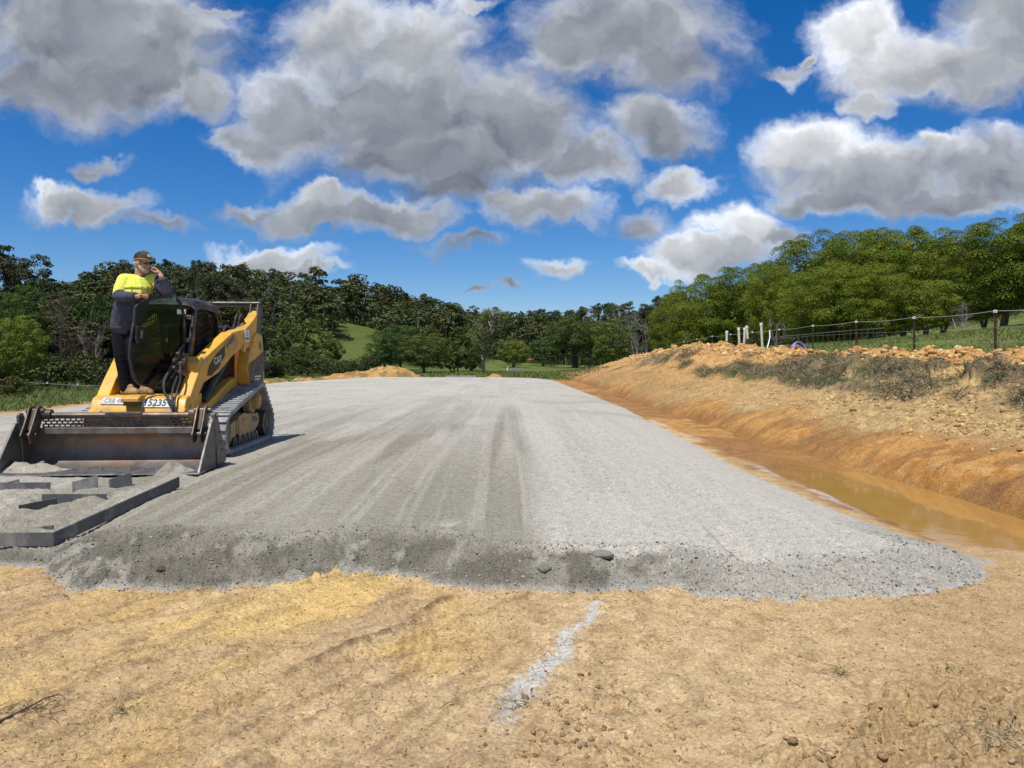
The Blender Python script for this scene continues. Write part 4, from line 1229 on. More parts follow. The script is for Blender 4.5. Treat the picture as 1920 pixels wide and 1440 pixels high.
# ------------------------------------------------------------------ the tracked loader
LX, LY, LZ, LROT = -4.56, 8.47, 0.270, 0.07
LM = Matrix.Translation((LX, LY, LZ)) @ Matrix.Rotation(LROT, 4, 'Z')
LMI = LM.inverted()
def P2L(px, py, d):
    """photograph pixel at depth d in the loader's own coordinates"""
    return LMI @ W(px, py, d)

def build_loader():
    root = bpy.data.objects.new('tracked_loader', None); COL.objects.link(root)
    root.matrix_world = LM
    tag(root, 'yellow tracked skid loader with wide steel bucket, its glass door swung open', 'loader')
    # ---- chassis
    m = MB()
    m.prism([(1.04, .45), (1.06, .56), (1.15, .755), (1.19, .795), (1.26, .815), (1.75, .83), (1.75, .47)], -.575, .575)          # nose plate
    m.prism([(1.75, .25), (1.75, .80), (3.0, .92), (3.9, .95), (3.95, .40), (3.8, .25)], -.50, .50)    # tub between the tracks
    m.prism([(3.02, .9), (3.02, 1.50), (3.30, 1.60), (3.86, 1.56), (3.95, .95)], -.52, .52)            # engine hood
    m.box(-.40, .40, 1.1, 1.75, .30, .475)
    m.build('chassis', M_YEL, root, .018)
    # side sills of the engine bay: slanting yellow beams above the tracks
    for sx in (-1, 1):
        m = MB()
        x0, x1 = sorted((sx * .50, sx * .66))
        m.prism([(1.62, .50), (1.62, .66), (2.75, .98), (3.1, 1.02), (3.1, .86), (2.8, .84)], x0, x1)
        m.build('side_sill', M_YEL, root, .015)
        m = MB(); x0, x1 = sorted((sx * .44, sx * .535))
        m.prism([(1.40, .62), (1.40, .88), (2.2, 1.08), (2.7, 1.30), (3.4, 1.40), (3.4, .95), (2.7, .92)], x0, x1)
        m.build('engine_bay_shield', M_BLACKM, root, .01)
    # tread step and its dark underside on the nose, plate recess
    m = MB(); m.prism([(1.0, .745), (1.0, .795), (1.10, .828), (1.30, .828), (1.30, .77), (1.14, .745)], -.16, .055)
    st = m.build('step', M_YEL, root, .012)
    m = MB(); m.box(-.14, .03, 1.03, 1.10, .70, .746); m.build('step_underside', M_DARKST, st, .006)  # dark block stands in for the step's dark underside
    # ---- number plates
    nrm_up = Vector((0, .09, .195)).normalized(); nout = Vector((0, -.195, .09)).normalized()
    def on_nose(x, t, off=.006):
        return Vector((x, 1.06 + .09 * t, .56 + .195 * t)) + nout * off
    def plate(name, x, t, w, h, txt, mat_t, size, shear, tw, tilt=0.0, sk=0.0):
        c = on_nose(x, t, .012)
        xd = Vector((1, 0, tilt)).normalized(); ydv = (nrm_up + Vector((sk, 0, 0))).normalized()
        m = MB(); m.obox(c, xd * w / 2, ydv * h / 2, nout * .003)
        p = m.build(name, M_WHITE, root, .004, seg=1)
        M = frame(c + nout * .0042, xd, ydv)
        lettering('plate_lettering', txt, size, mat_t, p, M, shear, tw, bold=.003)
        return p, M
    pl, M = plate('number_plate', .245, .84, .40, .112, '15235\u00b7E', M_PLATEG, .125, .12, .355, -.012)
    pl2, M = plate('number_plate', -.285, .98, .32, .090, 'CRB 497', M_PALEINK, .088, .18, .26, -.012, .28)
    pl2['label'] = 'older leaning white plate with faded lettering'
    # ---- bucket
    # shell section (y, z) : floor, curved back, forward lip
    sec = [(-.02, .005), (.30, .010), (.60, .018), (.70, .045), (.775, .11), (.81, .20), (.80, .30), (.74, .375), (.66, .415)]
    BW = 1.105
    m = MB()
    inner = sec; outer = []
    th = .028
    for i, (y, z) in enumerate(sec):
        a = Vector(sec[max(i - 1, 0)]); b = Vector(sec[min(i + 1, len(sec) - 1)]); t = (b - a).normalized()
        nn = Vector((t.y, -t.x)); outer.append((y + nn.x * th, z + nn.y * th))
    rings = []
    prof = inner[2:] + outer[2:][::-1]
    m.loft([[(x, y, z) for y, z in prof] for x in np.linspace(-BW + .01, BW - .01, 9)])
    shell = m.build('bucket', M_RUST, root, 0)
    m = MB(); m.prism([(-.02, -.004), (-.02, .006), (.02, .016), (.597, .0175), (.597, -.008)], -BW - .005, BW + .005)
    for i in range(14):
        x = -BW + .10 + i * (2 * BW - .2) / 13
        m.cyl((x, .30, .015), (x, .30, .034), .020, 6, .016)
    m.build('cutting_edge', M_STEEL_B, shell, .002)
    m = MB(); m.box(-BW + .04, BW - .04, .598, .630, .398, .470); m.prism([(.63, .40), (.63, .455), (.86, .40), (.86, .36)], -BW + .05, BW - .05)
    m.build('bucket_lip', M_STEEL, shell, .006)
    # perforated guard between lip and torsion tube
    m = MB()
    for z in (.474, .509, .545, .581): m.box(-.90, .96, .66, .672, z - .009, z + .009)
    for r_ in range(3):
        z0 = .474 + r_ * .0355
        for i in range(31):
            x = -.895 + i * .062 + (r_ % 2) * .031
            if x < .955: m.box(x - .008, x + .008, .6605, .6715, z0 + .009, z0 + .027)
    m.build('guard_mesh', M_DARKST, shell, 0)
    m = MB(); m.box(-.20, .24, .652, .659, .548, .592)
    m.build('guard_patch', M_DARKST, shell, .004)
    m = MB(); m.prism([(.63, .59), (.61, .615), (.63, .642), (.72, .642), (.74, .615), (.72, .59)], -.98, .99); m.box(-.17, .25, .60, .66, .618, .652)
    m.build('torsion_tube', M_DARKST, shell, .008)
    for sx in (-1, 1):
        m = MB(); x0, x1 = sorted((sx * (BW - .026), sx * BW))
        m.prism([(.0, .0), (.02, .0), (.60, .002), (.56, .30), (.50, .535), (.44, .535)], x0, x1)
        m.box(*sorted((sx * (BW - .004), sx * (BW + .012))), .36, .46, .40, .50) if False else None
        pl_ = m.build('side_plate', M_PLATE, shell, .003)
        m = MB(); x0, x1 = sorted((sx * (BW - .02), sx * (BW + .012)))
        m.prism([(.62, .005), (.585, .30), (.52, .56), (.52, .625), (.545, .645), (.60, .645), (.63, .60), (.74, .42), (.97, .10), (.96, .03), (.86, .005)], x0, x1)
        for (y, z) in ((.74, .28), (.80, .18), (.70, .40)): m.box(*sorted((sx * (BW + .011), sx * (BW + .024))), y - .022, y + .022, z - .010, z + .010)
        m.cyl((sx * (BW - .03), .575, .60), (sx * (BW + .03), .575, .60), .028, 14)
        m.build('rear_plate', M_PLATE, shell, .004)
        # clam hinge brackets and tilt cylinder knuckles
        m = MB()
        for off in (.10, .19):
            x0, x1 = sorted((sx * (BW - off), sx * (BW - off - .022)))
            m.prism([(.40, .30), (.36, .40), (.44, .52), (.54, .70), (.60, .735), (.67, .715), (.69, .64), (.60, .46), (.50, .31)], x0, x1)
        m.build('clam_bracket', M_DARKST, shell, .008)
        m = MB(); xc = sx * (BW - .155)
        m.cyl((xc - .10, .615, .665), (xc + .10, .615, .665), .034, 14)
        m.cyl((xc, .50, .44), (xc, .60, .66), .040, 14); m.cyl((xc - .085, .47, .40), (xc + .085, .47, .40), .026, 12)
        xk = sx * (BW - .27); m.cyl((xk - .05, .645, .625), (xk + .05, .645, .625), .060, 16)
        m.build('clam_cylinder', M_DARKST, shell, .004)
    # coupler behind the bucket
    m = MB(); m.box(-.52, .52, .84, .96, .16, .58); m.box(-.56, -.44, .92, 1.25, .34, .58); m.box(.44, .56, .92, 1.25, .34, .58)
    m.build('coupler', M_BLACKM, root, .012)
    # ---- lift arms
    st = [(1.00, .60, .46), (1.12, .665, .50), (1.28, .80, .60), (1.50, 1.02, .74), (1.80, 1.285, .96), (2.15, 1.475, 1.09), (2.50, 1.665, 1.32), (2.75, 1.705, 1.42), (3.0, 1.735, 1.445), (3.30, 1.83, 1.45), (3.60, 1.955, 1.50), (3.78, 2.06, 1.56)]
    fo = lambda y: float(np.interp(y, [1.0, 1.3, 1.8, 2.5, 2.9, 4.0], [.580, .580, .585, .755, .80, .80]))
    fi = lambda y: float(np.interp(y, [1.0, 1.3, 1.8, 2.5, 2.9, 4.0], [.420, .420, .430, .590, .64, .66]))
    for sx in (-1, 1):
        m = MB()
        rings = [[(sx * fo(y), y, zt), (sx * fi(y), y, zt), (sx * fi(y), y, zb), (sx * fo(y), y, zb)] for y, zt, zb in st]
        m.loft(rings)
        arm = m.build('lift_arm', M_YEL, root, .016)
        # dark maker's panel and raised edge at the knee
        def on_arm(y, z, off=.004): return Vector((sx * (fo(y) + off), y, z))
        pan = [(1.86, 1.06), (1.92, 1.20), (2.08, 1.345), (2.30, 1.475), (2.30, 1.33), (2.14, 1.16), (1.95, 1.05)]
        m = MB(); m.add([on_arm(y, z, .003) for y, z in pan], [tuple(range(len(pan)))]); m.build('arm_decal', M_CHAR, arm, 0, 0)
        if sx == 1:
            d = (on_arm(2.24, 1.30) - on_arm(1.98, 1.17)).normalized()
            M = frame(on_arm(2.12, 1.262, .006), on_arm(2.24, 1.27) - on_arm(2.00, 1.215), (0, 0, 1))
            lettering('arm_lettering', 'CAT', .13, M_DECALW, arm, M, 0, .20, bold=.003)
            M = frame(on_arm(2.44, 1.53, .006), on_arm(2.58, 1.60) - on_arm(2.34, 1.46), (0, 0, 1))
            lettering('arm_lettering', 'S-4000', .115, M_DECALGREY, arm, M, 0, .27, bold=.002)
            m = MB(); c = on_arm(3.06, 1.635, .006); xd = (on_arm(3.2, 1.635) - on_arm(2.95, 1.635)).normalized()
            m.obox(c, xd * .125, Vector((0, 0, 1)) * .088, Vector((1, 0, 0)) * .003); stk = m.build('sticker', M_WHITE, arm, 0)
            M = frame(c + Vector((.005, 0, -.045)), xd, (0, 0, 1))
            m = MB(); m.obox(c + Vector((.004, 0, -.045)), xd * .105, Vector((0, 0, 1)) * .016, Vector((1, 0, 0)) * .001)
            m.obox(c + Vector((.004, 0, .03)), xd * .010, Vector((0, 0, 1)) * .035, Vector((1, 0, 0)) * .001); m.obox(c + Vector((.004, 0, .012)) + xd * .012, xd * .024, Vector((0, 0, 1)) * .008, Vector((1, 0, 0)) * .001)
            m.build('sticker_print', M_DECALGREY, stk, 0)
        m = MB(); m.cyl((sx * (fo(3.0) - .03), 2.92, 1.44), (sx * (fo(3.0) + .02), 2.92, 1.44), .055, 18); m.build('arm_pin', M_YEL, arm, .006)
        m = MB(); m.cyl((sx * (fo(1.3) - .03), 1.30, .66), (sx * (fo(1.3) + .022), 1.30, .66), .048, 18)
        m.build('arm_pin', M_YEL, arm, .006)
        # rear tower
        m = MB(); x0, x1 = sorted((sx * .66, sx * .825))
        tw = [(3.13, .90), (3.04, 1.17), (3.20, 1.45), (3.40, 1.63), (3.62, 1.70), (3.90, 1.66), (4.00, 1.40), (4.04, .93), (3.9, .88)]
        m.prism(tw, x0, x1); tower = m.build('rear_tower', M_YEL, root, .014)
        dk = [(3.135, .92), (3.06, 1.15), (3.10, 1.22), (3.45, 1.28), (3.75, 1.36), (3.97, 1.42), (4.0, 1.2), (3.92, .93)]
        m = MB(); m.add([(sx * .829, y, z) for y, z in dk], [tuple(range(len(dk)))]); m.build('tower_decal', M_CHAR, tower, 0, 0)
        if sx == 1:
            M = frame((.8325, 3.62, 1.12), (0, 1, 0), (0, 0, 1))
            lettering('tower_lettering', '299C', .15, M_DECALGREY, tower, M, 0, .36)
            m = MB()
            for k, (a, b) in enumerate(((3.40, 3.80), (3.42, 3.70))): m.box(.8295, .8325, a, b, 1.005 - k * .045, 1.028 - k * .045)
            m.build('tower_stripe', M_DECALW, tower, 0)
            m = MB(); m.add([(.829, y, z) for y, z in ((3.70, 1.56), (3.66, 1.50), (3.72, 1.44), (3.84, 1.43), (3.86, 1.52), (3.78, 1.58))], [(0, 1, 2, 3, 4, 5)]); m.build('tower_badge', M_DECALGREY, tower, 0, 0)
        m = MB(); m.cyl((sx * .80, 3.32, 1.50), (sx * .85, 3.32, 1.50), .05, 16); m.build('tower_pin', M_YEL, tower, .005)
        # upright of the rear guard
        m = MB()
        for a in (.68, .79):
            x0, x1 = sorted((sx * (a - .012), sx * (a + .012)))
            m.prism([(3.62, 1.66), (3.70, 2.02), (3.76, 2.16), (3.96, 2.185), (3.97, 1.98), (3.90, 1.66)], x0, x1)
        m.build('guard_upright', M_DARKST, root, .006)
    m = MB(); m.cyl((-.82, 3.83, 2.165), (.82, 3.83, 2.165), .045, 18); m.build('rear_cross_tube', M_BLACK, root, .01)
    m = MB()
    for k, x in enumerate((.60, .66)):
        m.tube(smooth_path([(x - .10, 2.98, 1.70), (x - .01, 3.12, 1.76), (x + .01, 3.17, 1.90), (x + .02, 3.24, 1.965), (x + .02, 3.31, 1.90), (x + .03, 3.33, 1.78), (x + .02, 3.34, 1.66)], 6), .020, 8)
    m.tube(smooth_path([(.50, 2.62, 1.72), (.54, 2.74, 1.745), (.58, 2.9, 1.76), (.52, 3.02, 1.70)], 6), .024, 8)
    m.tube(smooth_path([(.62, 2.52, 1.68), (.60, 2.66, 1.735), (.56, 2.86, 1.77), (.46, 3.0, 1.74)], 6), .020, 8)
    m.build('rear_hose', M_RUBBER_D, root, 0)
    # hydraulics in the dark gap below the arm
    for sx in (-1, 1):
        m = MB(); m.cyl((sx * .58, 1.75, .72), (sx * .60, 2.85, 1.36), .05, 16); m.build('lift_cylinder', M_BLACK, root, .004)
        m = MB(); m.cyl((sx * .60, 2.80, 1.335), (sx * .605, 3.30, 1.62), .028, 14); m.build('cylinder_rod', M_CHROME, root, 0)
    # ---- tracks
    def track(sx):
        cs = [(1.72, .295, .275), (3.36, .645, .27), (3.84, .265, .25)]
        pts = []
        for (cy, cz, r) in cs:
            for k in range(72):
                a = 2 * math.pi * k / 72; pts.append((cy + r * math.cos(a), cz + r * math.sin(a)))
        pts = sorted(set(pts))
        def cross(o, a, b): return (a[0] - o[0]) * (b[1] - o[1]) - (a[1] - o[1]) * (b[0] - o[0])
        lo = []; up = []
        for p in pts:
            while len(lo) > 1 and cross(lo[-2], lo[-1], p) <= 0: lo.pop()
            lo.append(p)
        for p in reversed(pts):
            while len(up) > 1 and cross(up[-2], up[-1], p) <= 0: up.pop()
            up.append(p)
        hull = lo[:-1] + up[:-1]
        # resample evenly
        L = [0]
        for i in range(len(hull)):
            a, b = hull[i], hull[(i + 1) % len(hull)]; L.append(L[-1] + math.hypot(b[0] - a[0], b[1] - a[1]))
        N = 112; res = []
        for k in range(N):
            t = L[-1] * k / N; i = max(j for j in range(len(hull)) if L[j] <= t)
            a, b = hull[i], hull[(i + 1) % len(hull)]; f = (t - L[i]) / max(1e-9, L[i + 1] - L[i])
            res.append(Vector((a[0] + (b[0] - a[0]) * f, a[1] + (b[1] - a[1]) * f)))
        nor = []
        for k in range(N):
            t = (res[(k + 1) % N] - res[k - 1]).normalized(); nor.append(Vector((t.y, -t.x)))
        xi, xo = sx * .515, sx * .97
        m = MB()
        rings = []
        for k in range(N + 1):
            p = res[k % N]; n = nor[k % N]
            q = p - n * .055
            rings.append([(xi, p.x, p.y), (xo, p.x, p.y), (xo, q.x, q.y), (xi, q.x, q.y)])
        m.loft(rings, caps=False)
        # staggered cleats in two rows
        for k in range(N):
            if k % 2: continue
            p = res[k]; n = nor[k]; t = Vector((-n.y, n.x))
            for row, (a, b) in enumerate(((.515, .735), (.745, .972))):
                pk = p + t * (0.0 if row == 0 else .036)
                c = Vector((sx * (a + b) / 2, pk.x + n.x * .010, pk.y + n.y * .010))
                m.obox(c, Vector(((b - a) / 2, 0, 0)), Vector((0, t.x, t.y)) * .026, Vector((0, n.x, n.y)) * .013)
        tr = m.build('track', M_RUBBER, root, .004, seg=1)
        # roller frame
        m = MB(); x0, x1 = sorted((sx * .62, sx * .86))
        m.prism([(2.0, .16), (1.95, .30), (2.05, .38), (2.22, .42), (2.35, .42), (2.42, .47), (2.75, .50), (3.0, .47), (3.48, .455), (3.56, .39), (3.52, .27), (3.28, .185), (2.50, .17), (2.34, .25), (2.2, .14)], x0, x1)
        m.box(*sorted((sx * .855, sx * .872)), 2.62, 2.90, .33, .42)
        for (a, b, c, d) in ((2.30, 2.35, .26, .42), (2.40, 2.44, .22, .46)): m.box(*sorted((sx * .858, sx * .878)), a, b, c, d)
        for y in (2.50, 2.66, 2.82, 2.98, 3.14, 3.30):
            m.prism([(y - .075, .20), (y, .105), (y + .075, .20)], *sorted((sx * .845, sx * .865)))
        m.cyl((sx * .86, 3.22, .38), (sx * .905, 3.22, .38), .042, 14)
        rf = m.build('roller_frame', M_YEL_D, tr, .010)
        m = MB(); m.cyl((sx * .87, 3.22, .38), (sx * .912, 3.22, .38), .026, 10); m.build('frame_cap', M_BLACKM, rf, .004)
        for y in (2.16, 2.42, 2.64, 2.86, 3.08, 3.30):
            m = MB(); m.cyl((sx * .66, y, .118), (sx * .89, y, .118), .082, 20); m.cyl((sx * .89, y, .118), (sx * .905, y, .118), .035, 12); m.build('roller', M_DARKST, tr, .008)
        for (cy, cz, r) in ((1.72, .295, .218), (3.84, .265, .192)):
            m = MB(); m.cyl((sx * .60, cy, cz), (sx * .90, cy, cz), r, 32); m.cyl((sx * .895, cy, cz), (sx * .915, cy, cz), r * .45, 20); m.build('idler', M_DARKST, tr, .012)
        m = MB()
        for k in range(15):
            a = 2 * math.pi * k / 15; c = Vector((sx * .76, 3.36 + .195 * math.cos(a), .645 + .195 * math.sin(a)))
            m.obox(c, (.05, 0, 0), Vector((0, math.cos(a), math.sin(a))) * .035, Vector((0, -math.sin(a), math.cos(a))) * .016)
        m.cyl((sx * .70, 3.36, .645), (sx * .82, 3.36, .645), .185, 30); m.build('sprocket', M_YEL_D, tr, .006)
        m = MB(); m.cyl((sx * .80, 3.36, .645), (sx * .905, 3.36, .645), .125, 26); m.cyl((sx * .905, 3.36, .645), (sx * .925, 3.36, .645), .098, 26); m.build('drive_hub', M_YEL_D, tr, .01)
        m = MB(); m.box(*sorted((sx * .50, sx * .66)), 3.1, 3.75, .45, .90); m.build('drive_housing', M_BLACKM, tr, .01)
    track(-1); track(1)
    # ---- cab
    CW = .425
    m = MB()
    def post(y0, y1, z0, z1, x0, x1): m.box(x0, x1, y0, y1, z0, z1)
    side = [(1.80, .85), (1.78, 1.45), (1.93, 1.98), (2.02, 2.07), (2.85, 2.07), (3.0, 1.98), (3.08, 1.75), (3.08, .9)]
    for sx in (-1, 1):
        x0, x1 = sorted((sx * (CW - .05), sx * CW))
        # front post, rear post, top rail, bottom rail around the side opening
        m.prism([(1.80, .83), (1.78, 1.45), (1.93, 1.98), (2.02, 2.07), (2.12, 2.00), (2.03, 1.93), (1.90, 1.45), (1.92, .83)], x0, x1)
        m.prism([(2.02, 2.07), (2.12, 1.97), (2.78, 1.97), (2.90, 1.86), (2.95, 1.70), (2.95, .9), (3.08, .9), (3.08, 1.78), (3.0, 1.98), (2.86, 2.07)], x0, x1)
        m.prism([(1.92, .83), (1.92, .95), (2.95, 1.25), (2.95, .9)], x0, x1)
    m.box(-CW, CW, 3.02, 3.07, .9, 1.25); m.box(-CW, CW, 3.0, 3.06, 1.80, 1.96)
    m.box(-CW, CW, 1.80, 1.88, .83, .88)
    cab = m.build('cab', M_BLACK, root, .018)
    m = MB()
    rings = []
    for x, dz in ((-.44, -.055), (-.40, -.005), (-.28, .018), (0, .024), (.28, .018), (.40, -.005), (.44, -.055)):
        rings.append([(x, 1.84, 1.985 + dz), (x, 1.93, 2.065 + dz), (x, 2.25, 2.105 + dz), (x, 2.70, 2.105 + dz), (x, 2.95, 2.05 + dz), (x, 3.10, 1.90 + dz), (x, 3.06, 1.87 + dz), (x, 2.92, 1.99 + dz), (x, 2.3, 2.03 + dz), (x, 1.95, 1.99 + dz)])
    m.loft(rings); m.build('cab_roof', M_BLACK, cab, .012)
    m = MB(); m.box(.22, .36, 1.80, 1.86, 1.86, 1.95); m.build('work_light', M_BLACKM, cab, .01)
    m = MB(); m.box(.235, .345, 1.795, 1.80, 1.875, 1.935); m.build('light_lens', M_WHITE, cab, .003)
    for sx in (-1, 1):
        m = MB()
        x = sx * (CW - .02)
        for k in range(13):
            z = .98 + k * .082
            m.cyl((x, 1.90 + .06 * max(0, (z - 1.5)), z - .02), (x, 2.96, z + .20), .0065, 6)
        for k in range(13):
            y = 1.98 + k * .078
            m.cyl((x + sx * .004, y, .93 + (y - 1.95) * .28), (x + sx * .004, y, 1.98), .0065, 6)
        m.build('side_grille', M_BLACKM, cab, 0)
        m = MB(); m.prism([(1.90, .95), (1.90, 1.45), (2.04, 1.94), (2.12, 1.98), (2.78, 1.98), (2.95, 1.72), (2.95, 1.24)], *sorted((sx * (CW - .040), sx * (CW - .036)))); m.build('side_glass', M_GLASS, cab, 0)
    m = MB(); m.box(-.40, .40, 3.035, 3.042, 1.25, 1.80); m.build('rear_glass', M_GLASS, cab, 0)
    # seat, levers and floor inside
    m = MB(); m.box(-.26, .26, 2.35, 2.80, 1.10, 1.24); m.prism([(2.72, 1.22), (2.80, 1.75), (2.90, 1.75), (2.84, 1.20)], -.25, .25); m.box(-.14, .14, 2.79, 2.87, 1.76, 1.92); m.box(-.3, .3, 2.3, 2.9, .83, 1.10)
    m.build('seat', M_BLACKM, cab, .03)
    for sx in (-1, 1):
        m = MB(); m.box(*sorted((sx * .27, sx * .375)), 2.05, 2.75, 1.25, 1.36); m.cyl((sx * .31, 2.12, 1.34), (sx * .31, 2.08, 1.52), .022, 10)
        m.build('control_console', M_BLACKM, cab, .012)
    m = MB(); m.box(-.374, .374, 1.76, 3.02, .81, .826); m.build('cab_floor', M_BLACKM, cab, .003)
    m = MB(); m.box(-CW + .05, CW - .05, 1.90, 1.98, 1.95, 2.02); m.build('headliner', M_BLACKM, cab, .01)
    # ---- open door: a flat pane in a rubber-edged frame, hinged on the right front post
    hx, hd = 347, 10.22; fx, fd = 241, 9.40
    def dpt(px, py, off=0.0):
        t = (px - fx) / (hx - fx); a = (px - 960) / F
        # vertical plane through both pixel columns
        A = Vector(((fx - 960) / F * fd, fd)); Bv = Vector(((hx - 960) / F * hd, hd)); D = Bv - A
        k = (A.x - a * A.y) / (a * D.y - D.x); q = A + D * k
        n = Vector((D.y, -D.x)).normalized()
        w = Vector((q.x, q.y, EYE + (HZ - py) / F * q.y)); w.x += n.x * off; w.y += n.y * off
        return LMI @ w
    outline = [(250, 600), (251, 578), (258, 567), (272, 561), (292, 557), (314, 554), (331, 556), (339, 566), (345, 584), (348, 610), (346, 650), (338, 684), (325, 708), (312, 723), (300, 729), (280, 727), (262, 722), (253, 714), (247, 700), (241, 668), (243, 640)]
    cx0, cy0 = 297, 640
    inner_o = [(cx0 + (x - cx0) * .93, cy0 + (y - cy0) * .955) for x, y in outline]
    n = len(outline)
    m = MB()
    Va = [dpt(*p, off=.014) for p in outline] + [dpt(*p, off=.014) for p in inner_o] + [dpt(*p, off=-.014) for p in outline] + [dpt(*p, off=-.014) for p in inner_o]
    Fs = []
    for i in range(n):
        j = (i + 1) % n
        Fs += [(i, j, n + j, n + i), (2 * n + i, 3 * n + i, 3 * n + j, 2 * n + j), (i, 2 * n + i, 2 * n + j, j), (n + i, n + j, 3 * n + j, 3 * n + i)]
    m.add(Va, Fs); door = m.build('door', M_BLACK, root, .004)
    m = MB()
    Va = [dpt(*p, off=.004) for p in inner_o] + [dpt(*p, off=-.004) for p in inner_o]
    m.add(Va[:n], [tuple(range(n))])
    m.build('door_glass', M_GLASS, door, 0, 0)
    m = MB(); hb = [(251, 611), (266, 612), (265, 630), (261, 642), (253, 645), (250, 634)]
    V1 = [dpt(*p, off=.02) for p in hb]; V2 = [dpt(*p, off=.06) for p in hb]; k = len(hb)
    m.add(V1 + V2, [tuple(range(k)), tuple(range(k, 2 * k))[::-1]] + [(i, (i + 1) % k, k + (i + 1) % k, k + i) for i in range(k)])
    dh = m.build('door_handle', M_BLACKM, door, .006)
    m = MB(); V1 = [dpt(*p, off=.061) for p in ((256, 620), (261, 620), (260, 634), (256, 635))]; V2 = [dpt(*p, off=.068) for p in ((256, 620), (261, 620), (260, 634), (256, 635))]
    m.add(V1 + V2, [(0, 1, 2, 3), (7, 6, 5, 4)] + [(i, (i + 1) % 4, 4 + (i + 1) % 4, 4 + i) for i in range(4)]); m.build('handle_latch', M_STEEL, door, 0)
    m = MB(); m.tube([dpt(298, 718, .03), dpt(308, 702, .035), dpt(320, 682, .035), dpt(336, 652, .035), dpt(342, 646, .03)], [.007, .012, .013, .010, .012], 8)
    m.build('wiper', M_STEEL, door, 0)
    m = MB(); m.tube([dpt(343, 592, .02), dpt(342, 610, .035), dpt(343, 640, .035), dpt(341, 658, .03), dpt(330, 690, .02), dpt(318, 716, .012)], .013, 8); m.build('gas_strut', M_BLACKM, door, 0)
    m = MB(); m.tube(smooth_path([dpt(274, 561, 0), dpt(282, 552, .0), dpt(295, 549, 0), dpt(310, 551, 0), dpt(324, 556, 0)], 6), .012, 8); m.build('grab_bar', M_BLACK, door, 0)
    m = MB(); V1 = [dpt(*p, off=.0155) for p in ((321, 557), (328, 556), (329, 566), (322, 567))]; m.add(V1, [(0, 1, 2, 3)]); m.build('door_sticker', principled('green_sticker', (.10, .32, .22), .5), door, 0, 0)
    # ---- front right hydraulic block, couplings and hoses
    m = MB(); m.prism([(1.60, 1.06), (1.60, 1.235), (1.72, 1.31), (1.86, 1.30), (1.86, 1.06)], .37, .575); m.build('valve_cover', M_YEL, root, .02)
    m = MB()
    m.box(.31, .44, 1.52, 1.60, 1.10, 1.28)
    for (x, z) in ((.335, 1.26), (.335, 1.17), (.405, 1.22), (.405, 1.12)):
        m.cyl((x, 1.53, z), (x, 1.42, z), .030, 12); m.cyl((x, 1.44, z), (x, 1.39, z), .022, 10)
    m.cyl((.36, 1.50, 1.29), (.36, 1.46, 1.36), .026, 12); m.cyl((.42, 1.55, 1.28), (.42, 1.53, 1.35), .020, 10)
    m.build('coupling_block', M_DARKST, root, .005)
    m = MB()
    m.tube(smooth_path([(.335, 1.40, 1.17), (.30, 1.30, 1.10), (.285, 1.20, .98), (.33, 1.10, .86), (.42, 1.02, .76), (.47, .98, .66), (.47, .95, .52)], 8), .016, 10)
    m.tube(smooth_path([(.405, 1.40, 1.12), (.40, 1.30, 1.02), (.39, 1.20, .88), (.43, 1.08, .76), (.50, 1.0, .66), (.51, .96, .52)], 8), .014, 10)
    m.tube(smooth_path([(.405, 1.40, 1.22), (.44, 1.34, 1.12), (.46, 1.26, 1.0), (.455, 1.16, .86), (.46, 1.08, .76), (.49, .99, .60)], 8), .013, 8)
    m.build('hydraulic_hose', M_RUBBER_D, root, 0)
    # mirror-side bits: hinge brackets on the front post
    m = MB(); m.box(.36, .44, 1.74, 1.80, 1.80, 1.86); m.box(.36, .44, 1.73, 1.79, 1.20, 1.27); m.box(.34, .40, 1.70, 1.78, 1.50, 1.56); m.build('door_hinge', M_DARKST, root, .008)
    return root
LOADER = build_loader()

